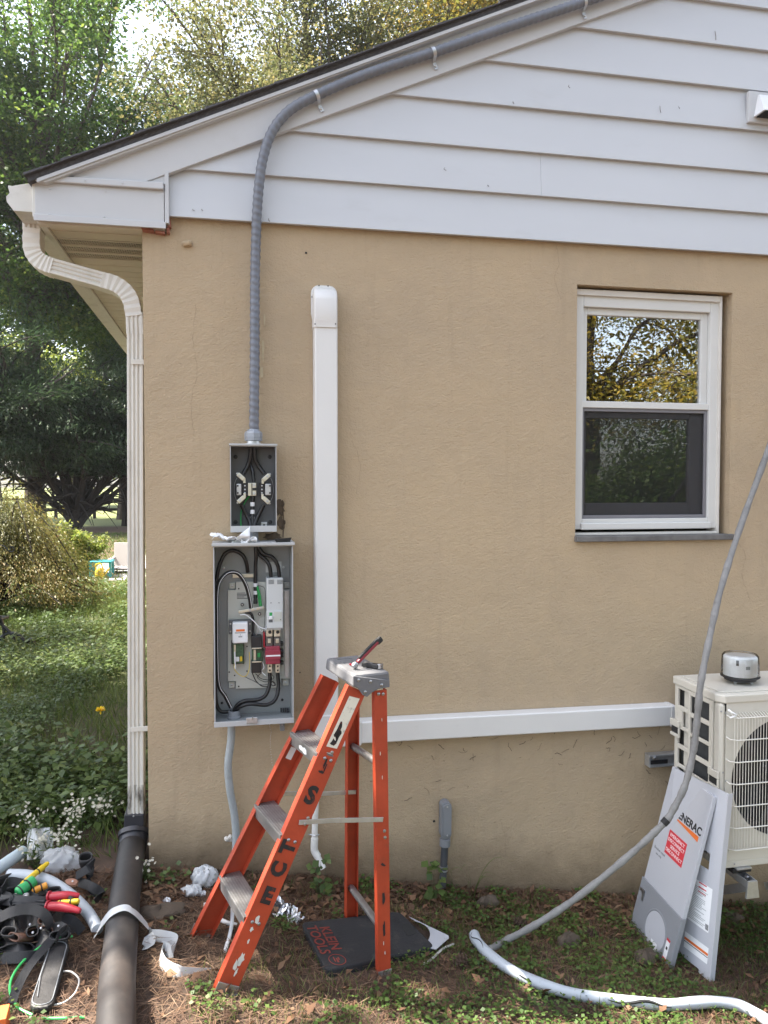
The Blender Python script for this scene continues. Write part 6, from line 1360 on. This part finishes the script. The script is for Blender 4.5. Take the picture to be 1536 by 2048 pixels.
def stone(px, py, s, seed, label, grp=None, mat='stone'):
    r2 = random.Random(seed); c = G(px, py); ph = [r2.uniform(0,6) for _ in range(5)]
    def f(u, v):
        th = u*2*math.pi; p = v*math.pi; k = 1+.18*math.sin(2*th+ph[0])+.12*math.sin(3*th+2*p+ph[1])+.08*math.sin(5*th-3*p+ph[2]); k = round(k*6)/6*.5+k*.5
        return c+V3(s[0]*k*math.sin(p)*math.cos(th), s[1]*k*math.sin(p)*math.sin(th), s[2]*k*math.cos(p)+s[2]*.45)
    return tag(MB().grid(f, 14, 9).build('stone', M[mat], None, smooth=True, sharp=30, loc=c), label, 'stone', grp)
stone(1135,1895,(.045,.03,.04), 1, 'angular brown stone on the soil below the hanging cable'); stone(1290,1925,(.06,.04,.035), 2, 'flat brown stone in front of the leaning covers'); stone(322,1830,(.08,.06,.025), 3, 'half-buried flat stone between drain pipe and ladder')
stone(975,1812,(.045,.025,.03), 4, 'dark stone at the wall base near the long grass tuft'); stone(1470,1845,(.05,.03,.03), 5, 'stone in the shade under the outdoor unit')
def cone(px, py, label, seed):
    c = G(px, py, .018); r2 = random.Random(seed); d = unit(V3(r2.uniform(-1,1), r2.uniform(-.4,.4), .15)); t = tag(bpy.data.objects.new('x', None), '', ''); bpy.data.objects.remove(t)
    m = MB(); m.lathe([(.003,-.032),(.012,-.02),(.014,0),(.010,.022),(.002,.034)], c, d, 10); u = unit(np.cross(d, EZ)); w_ = np.cross(d, u)
    for k in range(46):
        z = -.03+.062*k/46; a = k*2.4; rr2 = .016*math.sin(math.pi*(k+6)/58)+.006; o = u*math.cos(a)+w_*math.sin(a); p = c+d*z
        m.hexa([p+o*rr2*.4-np.cross(d,o)*.004, p+o*rr2*.4+np.cross(d,o)*.004, p+o*rr2*.4+np.cross(d,o)*.004+d*.002, p+o*rr2*.4-np.cross(d,o)*.004+d*.002, p+o*(rr2+.006)-np.cross(d,o)*.005+d*.006, p+o*(rr2+.006)+np.cross(d,o)*.005+d*.006, p+o*(rr2+.006)+np.cross(d,o)*.005+d*.009, p+o*(rr2+.006)-np.cross(d,o)*.005+d*.009])
    tag(m.build('pine_cone', M['cone'], None, loc=c), label, 'pine cone', 'fallen pine cones')
cone(1042,1848,'pine cone on the litter below the grass tuft by the wall',1); cone(916,1925,'pine cone just left of the cut conduit end',2); cone(1185,1870,'pine cone right of the angular brown stone',3); cone(1172,2022,'pine cone in the foreground below the cut conduit',4)

# ================================================================== TREES AND SHRUBS
def at(px, py, depth): return CAM+ray(px, py)*depth
def tree(name, base, cz, rx, rz, nl, ns, per, lsize, lmat, bark, seed, label, tr=.2, cat='tree', group=None, aspect=.6, sig=.13, conifer=False, clear_z=.35, low=-1., split=None, zmin=-9, lean=(0,0), shape=1.0):
    rn = np.random.default_rng(seed); r2 = random.Random(seed); base = np.asarray(base, float); t = thing(name, base, label, cat, group); m = MB()
    top = base+V3(lean[0], lean[1], cz-base[2]+rz*.75); trunk = cr([base-V3(0,0,.2), base+(top-base)*.35+V3(r2.uniform(-.2,.2), r2.uniform(-.2,.2), 0), base+(top-base)*.7+V3(r2.uniform(-.3,.3), r2.uniform(-.3,.3), 0), top], 5)
    if split is None: m.tube(trunk, [tr*(1.25 if k == 0 else 1-.85*k/15) for k in range(len(trunk))], 9)
    cc_ = V3(base[0]+lean[0]*.6, base[1]+lean[1]*.6, cz); C_ = []; dirs = []
    for i in range(nl):
        while True:
            d = unit(V3(r2.gauss(0,1), r2.gauss(0,1), r2.gauss(0,1)))
            if d[2] > low: break
        rr_ = r2.uniform(.55, .98); tip = cc_+V3(d[0]*rx, d[1]*rx, d[2]*rz)*rr_
        if conifer: tip[2] -= .12*rz
        f = min(max((tip[2]-base[2])/(top[2]-base[2])*r2.uniform(.45,.75), clear_z), .92); st = trunk[int(f*(len(trunk)-1))] if split is None else base+V3(r2.uniform(-.15,.15), r2.uniform(-.15,.15), r2.uniform(0,.5))
        mid = st*.5+tip*.5+V3(r2.uniform(-.1,.1)*rx, r2.uniform(-.1,.1)*rx, rz*(.12 if not conifer else .05)); P = cr([st, st*.75+mid*.25+V3(0,0,.05*rz), mid, tip], 4)
        r0 = tr*(.42 if split is None else .5)*r2.uniform(.7,1.1); m.tube(P, [r0*(1-.85*k/(len(P)-1)) for k in range(len(P))], 6)
        for j in range(ns):
            q = P[int(r2.uniform(.35,1)*(len(P)-1))]; e = unit(V3(r2.gauss(0,1), r2.gauss(0,1), r2.gauss(0,.6)+(.2 if not conifer else -.1))+d*.8); L = rx*r2.uniform(.18,.42); tp2 = q+e*L
            Q = cr([q, q+e*L*.5+V3(0,0,.06*L), tp2], 3); m.tube(Q, [r0*.28*(1-.8*k/(len(Q)-1)) for k in range(len(Q))], 4)
            for s in (.45, .75, 1.): C_.append(q+(tp2-q)*s); dirs.append(e)
    m.build('trunk', bark, t, smooth=True)
    C_ = np.array(C_); dirs = np.array(dirs); n = len(C_)*per; CC = np.repeat(C_, per, 0); DD = np.repeat(dirs, per, 0); off = rn.normal(size=(n,3))*rx*sig; off[:, 2] *= .55 if not conifer else .28; P = CC+off
    kp_ = P[:, 2] > zmin+.3*rn.random(n); P = P[kp_]; DD = DD[kp_]; n = len(P)
    s = lsize*rn.uniform(.6,1.35,n)
    if conifer: D = nrm(DD+.6*rnd(n, rn)+[0,0,-.3]); Nn = np.tile([0,0,1.],(n,1))+.35*rnd(n, rn)
    else: D = rnd(n, rn)*[1,1,.7]+[0,0,-.25]; Nn = np.tile([0,0,1.],(n,1))+.8*rnd(n, rn)
    quads_obj('crown', leaves(P, D, Nn, s, s*aspect, .1), lmat, t); return t
M['maple'] = leafmat('green_maple_leaf', [(.022,.050,.015), (.045,.090,.020), (.085,.140,.028), (.19,.21,.040)], .45)
M['oak'] = leafmat('browned_oak_leaf', [(.05,.068,.028), (.085,.10,.038), (.13,.125,.048), (.20,.16,.06)], .42)
M['gold'] = leafmat('golden_leaf', [(.07,.09,.02), (.15,.14,.028), (.26,.19,.03), (.34,.20,.03)], .42)
M['hemlock'] = leafmat('dark_hemlock_needle', [(.018,.036,.018), (.030,.056,.026), (.046,.078,.032), (.075,.11,.038)], .30)
M['lime'] = leafmat('sunny_yellow_green_leaf', [(.07,.11,.02), (.13,.17,.03), (.20,.22,.04), (.28,.26,.07)], .45)
def gb(px, depth): p = at(px, 1000, depth); p[2] = 0; return p
g1 = 'tall trees beyond the roof'
tree('maple_tree', gb(70,31), 16.0, 7.0, 7.6, 38, 10, 100, .18, M['maple'], M['bark'], 101, 'big dense green maple filling the upper left corner', .40, group=g1, sig=.075)
tree('maple_tree', gb(-110,36), 11.5, 7.0, 6.5, 22, 9, 80, .19, M['maple'], M['bark'], 102, 'green maple at the left edge behind the nearer maple', .40, group=g1, sig=.085)
tree('maple_tree', gb(250,37), 13.0, 4.4, 6.0, 20, 8, 90, .18, M['maple'], M['bark'], 103, 'narrower green maple just left of the low end of the roof', .36, group=g1, sig=.09)
tree('oak_tree', gb(610,25), 14.6, 5.2, 4.8, 38, 10, 110, .12, M['oak'], M['bark'], 104, 'thin browning oak with bare twigs rising behind the roof slope', .28, group=g1, sig=.085)
tree('oak_tree', gb(430,33), 16.0, 4.4, 5.6, 28, 9, 80, .15, M['oak'], M['bark'], 110, 'sparse browning oak behind the gap of sky above the eave', .30, group=g1, sig=.09)
tree('golden_tree', gb(900,28), 18.8, 5.6, 5.2, 32, 10, 90, .14, M['gold'], M['bark'], 105, 'golden yellow tree above the upper part of the roof line', .30, group=g1, sig=.085)
g2 = 'dark evergreens behind the yard'
tree('hemlock_tree', gb(150,29), 4.0, 4.6, 2.0, 20, 15, 85, .20, M['hemlock'], M['darkbark'], 106, 'dark spreading evergreen with a fan of low bare limbs behind the yard', .36, group=g2, aspect=.22, conifer=True, split=True, low=-.25, sig=.10, zmin=1.9)
tree('hemlock_tree', gb(-20,27), 5.0, 4.2, 3.4, 24, 9, 80, .20, M['hemlock'], M['darkbark'], 107, 'dark evergreen with a thick trunk at the left edge', .42, group=g2, aspect=.22, conifer=True, low=-.5, sig=.10, zmin=1.9)
tree('hemlock_tree', gb(262,31), 5.2, 4.2, 3.8, 24, 9, 80, .20, M['hemlock'], M['darkbark'], 108, 'dark evergreen whose trunk stands just left of the downspout', .34, group=g2, aspect=.22, conifer=True, low=-.5, sig=.10, zmin=1.9)
far0 = tree('sunlit_tree', gb(150,58), 8.5, 8.5, 7.5, 22, 7, 34, .40, M['lime'], M['bark'], 120, 'sunlit yellow green tree glowing far behind the evergreens', .4, group='far sunlit trees')
for px, d, rz_, sc, lb in [(-160,64,1.2,1.0,'sunlit far tree at the left edge, mostly hidden by evergreens'), (420,66,2.4,1.1,'sunlit far tree behind the low end of the roof')]:
    c = copy_tree(far0); c.location = gb(px, d); c.rotation_euler = (0,0,rz_); c.scale = (sc,sc,sc); c['label'] = lb
# unseen maples added at the left, crowns placed to cast shade, and the trees across the drive (seen in the window glass)
tree('maple_tree', (-5.2,2.80,0), 7.0, 1.8, 1.9, 26, 9, 150, .14, M['maple'], M['bark'], 131, 'unseen slender maple added close outside the left edge to shade the tool belt', .16, group='shade trees added outside the frame', sig=.17)
tree('maple_tree', (-3.4,2.70,0), 7.0, 1.75, 1.9, 26, 9, 150, .14, M['maple'], M['bark'], 132, 'unseen slender maple added outside the left edge nearest the house to shade the ladder', .16, group='shade trees added outside the frame', sig=.17)
tree('maple_tree', (-8.2,5.8,0), 7.6, 3.2, 2.6, 22, 8, 62, .15, M['maple'], M['bark'], 130, 'unseen spreading maple added outside the left edge to shade the side yard', .24, group='shade trees added outside the frame', sig=.13)
for k, (x_, y_, cz_, rx_, rz_, mt, sd) in enumerate([(8.5,-13,6.6,4.2,4.6,'gold',140), (13.5,-15,7.5,4.6,5.0,'oak',141), (4.5,-17,7.0,4.2,4.6,'lime',142), (18.5,-17,6.5,4.4,4.8,'gold',143), (-2,-19,7.0,4.6,4.8,'maple',144)]):
    tree('yard_tree', (x_,y_,-.4), cz_, rx_, rz_, 20, 7, 85, .10, M[mt], M['bark'], sd, ['golden tree behind the viewer, reflected in the upper window pane', 'browning oak behind the viewer, right of the golden tree', 'yellow green tree behind the viewer, left of the golden tree', 'farthest right golden tree behind the viewer', 'green maple behind the viewer at far left'][k], .25, group='trees behind the viewer')
for k, (x_, y_, s_) in enumerate([(8.2,-9.5,2.2),(11.8,-11,2.5),(5,-11,2.2)]):
    tree('yard_bush', (x_,y_,-.5), 1.0, s_, 1.9, 22, 8, 70, .08, M['maple'], M['darkbark'], 150+k, ['green bush behind the viewer, reflected in the lower pane', 'larger green bush behind the viewer at far right', 'green bush behind the viewer at centre'][k], .07, 'bush', 'bushes behind the viewer', split=True, low=-.1)
# weeping maple shrub in the yard
M['shrub'] = leafmat('bronze_shrub_leaf', [(.05,.065,.02), (.10,.11,.03), (.18,.16,.045), (.27,.17,.07)], .35)
sb = gb(-5,10.2); sh = thing('weeping_shrub', sb, 'mounded bronze and green weeping shrub at the left, its crown in sunlight', 'shrub')
rn = np.random.default_rng(160); nb = 430; m = MB(); PP = []; DDs = []
for k in range(nb):
    a = rn.uniform(0, 6.28); el = rn.uniform(.05, 1.45); rr_ = 1.4*math.cos(el)**.8*rn.uniform(.6,1.15); h = 1.5*math.sin(el)**.9*rn.uniform(.7,1.15)
    top = sb+V3(rr_*.55*math.cos(a), rr_*.55*math.sin(a), h); end = sb+V3(rr_*math.cos(a), rr_*math.sin(a), h*.45)
    if k % 4 == 0: m.tube(cr([sb+V3(0,0,.1), sb+(top-sb)*.6+V3(0,0,.1), top, end], 3), .008, 4)
    for j in range(130): s_ = rn.random(); p = top+(end-top)*s_+V3(0,0,.12*math.sin(s_*3.1)); PP.append(p+rn.normal(0,.085,3)); DDs.append([math.cos(a)*.7, math.sin(a)*.7, -.7])
m.build('branches', M['darkbark'], sh); PP = np.array(PP); n = len(PP); DDs = np.array(DDs)+.5*rnd(n, rn)
quads_obj('crown', leaves(PP, DDs, np.tile([0,0,1.],(n,1))+.6*rnd(n,rn), rn.uniform(.02,.06,n), rn.uniform(.008,.020,n)), M['shrub'], sh)

# ================================================================== THINGS IN THE YARD
# patio chair
dC_ = 14.5; c0 = at(262,1150,dC_); c0[2] = 0
ch = thing('patio_chair', c0, 'pale sling patio chair half hidden behind the downspout', 'chair')
def hz_(px, py, d=dC_): return at(px, py, d)
a, b = hz_(228,1086), hz_(228,1132); w_ = V3(.52,-.1,0)
MB().hexa([b, b+w_, b+w_+V3(0,.02,0), b+V3(0,.02,0), a+V3(-.01,.10,0), a+w_+V3(-.01,.10,0), a+w_+V3(-.01,.12,0), a+V3(-.01,.12,0)]).build('backrest', M['sling'], ch, bevel=.005)
MB().hexa([b+V3(0,-.45,-.03), b+w_+V3(0,-.45,-.03), b+w_+V3(0,0,-.06), b+V3(0,0,-.06), b+V3(0,-.45,0), b+w_+V3(0,-.45,0), b+w_+V3(0,0,-.02), b+V3(0,0,-.02)]).build('seat', mk('grey_seat', (.16,.15,.16), .6), ch, bevel=.005)
for dx, dy in ((0,0),(1,0),(0,-.45),(1,-.45)): p = b+w_*dx+V3(0,dy,0); MB().bar(p+V3(0,0,.02), V3(p[0],p[1],.0), .03, .03, (0,1,0)).build('leg', M['greypvc'], ch)
for dx in (0,1): MB().bar(b+w_*dx+V3(0,.05,.16), b+w_*dx+V3(0,-.45,.14), .04, .025).build('armrest', M['greypvc'], ch)
# teal table and watering can
t0 = at(204,1157,13.6); t0[2] = 0; tl = thing('teal_stool', t0, 'small teal painted stool on the far patio', 'stool'); hw_, ht = .19, at(204,1121,13.6)[2]
MB().box(t0[0]-hw_, t0[0]+hw_, t0[1]-hw_, t0[1]+hw_, ht-.03, ht).build('top', M['teal'], tl, bevel=.006)
for sx in (-1,1):
    for sy in (-1,1): MB().box(t0[0]+sx*hw_*.85-.02, t0[0]+sx*hw_*.85+.02, t0[1]+sy*hw_*.85-.02, t0[1]+sy*hw_*.85+.02, 0, ht-.0305).build('leg', M['teal'], tl)
MB().box(t0[0]-hw_*.72, t0[0]+hw_*.72, t0[1]-hw_*.87, t0[1]-hw_*.82, .06, .10).build('stretcher', M['teal'], tl)
w0 = at(199,1158,13.2); w0[2] = .03; wc = thing('watering_can', w0, 'yellow watering can standing in front of the teal stool', 'watering can')
MB().lathe([(.075,0),(.08,.01),(.072,.15),(.05,.19),(.045,.195)], w0, EZ, 16).build('body', M['yellow'], wc, smooth=True)
MB().tube(cr([w0+V3(-.05,0,.17), w0+V3(-.06,0,.26), w0+V3(.03,0,.27), w0+V3(.06,0,.16)], 5), .011, 8).build('handle', M['yellow'], wc, smooth=True); MB().tube([w0+V3(.06,0,.05), w0+V3(.17,-.02,.2)], [.016,.010], 8).build('spout', M['yellow'], wc, smooth=True)
ps = at(215,1162,13.6); MB().box(ps[0]-.5, ps[0]+3.2, ps[1]-.5, ps[1]+4.5, -.05, .03).build('patio', M['concrete'], None, bevel=.01); structure(bpy.data.objects['patio'])
# planter, bright shrub, stake, hook, iron bench
p0 = at(126,1122,14.2); p0[2] = 0; pt = thing('stone_planter', p0, 'pale grey square planter behind the weeping shrub', 'planter'); ht = at(126,1090,14.2)[2]
MB().hexa([p0+V3(-.13,-.13,0), p0+V3(.13,-.13,0), p0+V3(.13,.13,0), p0+V3(-.13,.13,0), p0+V3(-.16,-.16,ht), p0+V3(.16,-.16,ht), p0+V3(.16,.16,ht), p0+V3(-.16,.16,ht)]).build('pot', M['concrete'], pt, bevel=.01); MB().box(p0[0]-.18, p0[0]+.18, p0[1]-.18, p0[1]+.18, ht+.0005, ht+.04).build('rim', M['concrete'], pt, bevel=.008)
tree('bright_shrub', gb(158,13.8), .62, .42, .5, 14, 5, 26, .06, M['lime'], M['darkbark'], 170, 'bright yellow green shrub beside the pale planter', .025, 'shrub', split=True, low=-.3)
s0 = at(117,1130,14.8); s0[2] = 0; tag(MB().tube([s0, V3(s0[0],s0[1],at(117,1066,14.8)[2])], .018, 8).build('garden_stake', M['rust'], None, smooth=True, loc=s0), 'rusty reddish stake sticking up behind the weeping shrub', 'stake')
h0 = at(2,1250,8.0); h0[2] = 0; hk = thing('shepherd_hook', h0, 'thin black scrolled garden hook at the left edge in front of the shrub', 'garden hook')
hy = 8.0; MB().tube([V3(h0[0]-.1,h0[1],0), at(-18,1100,hy)], .007, 8).build('pole', M['iron'], hk)
MB().tube(cr([at(-18,1100,hy), at(-8,1090,hy), at(8,1092,hy), at(18,1102,hy), at(26,1103,hy), at(28,1096,hy), at(23,1093,hy), at(21,1098,hy)], 5), .006, 8).build('scroll', M['iron'], hk, smooth=True)
bn = thing('iron_garden_seat', G(20,1305), 'black wrought-iron garden seat with scrolled legs cut off by the left edge', 'garden seat'); bd = float((G(20,1300)-CAM)@_fw)
for pts in [[(-60,1225),(-20,1230),(5,1250),(25,1272),(35,1298)], [(-10,1300),(2,1275),(20,1266),(40,1272),(60,1296)], [(0,1232),(8,1262),(4,1285),(-5,1300)], [(-30,1300),(20,1298),(70,1294)], [(40,1272),(52,1284),(64,1278),(70,1290)]]:
    MB().tube(cr([at(a, b, bd) for a, b in pts], 5), .016, 8).build('scroll_bar', M['iron'], bn, smooth=True)
MB().bar(at(-80,1236,bd), at(2,1240,bd), .35, .03).build('seat', M['iron'], bn, bevel=.01); MB().tube([at(-50,1240,bd+.4), at(-40,1300,bd+.2)], .016, 8).build('rear_leg', M['iron'], bn)
# rail fence far back
fz = thing('rail_fence', gb(140,38), 'dark rail fence behind the evergreen trunks with sunlit lawn beyond', 'fence'); L0, L1 = gb(-120,38), gb(420,38)
for k in range(8): p = L0+(L1-L0)*k/7; MB().box(p[0]-.07, p[0]+.07, p[1]-.07, p[1]+.07, -.1, 1.1).build('post', M['rail'], fz)
for z in (.45, .95): MB().bar(L0+V3(0,-.08,z), L1+V3(0,-.08,z), .05, .13).build('rail', M['rail'], fz)

# ------------------------------------------------------------------ thin haze added in place of lens glare, lifting the darks
hm = bpy.data.materials.new('glare_haze'); hm.use_nodes = True; N = hm.node_tree.nodes; N.remove(N['Principled BSDF'])
pv = N.new('ShaderNodeVolumePrincipled'); pv.inputs['Color'].default_value = (.92,.95,1,1); pv.inputs['Density'].default_value = .0003; pv.inputs['Anisotropy'].default_value = .4
hm.node_tree.links.new(pv.outputs[0], N['Material Output'].inputs['Volume'])
hb = MB().box(-45, 45, -40, 85, -2.0, 30).build('haze', hm); stuff(hb, 'thin haze added in place of lens glare', 'haze')
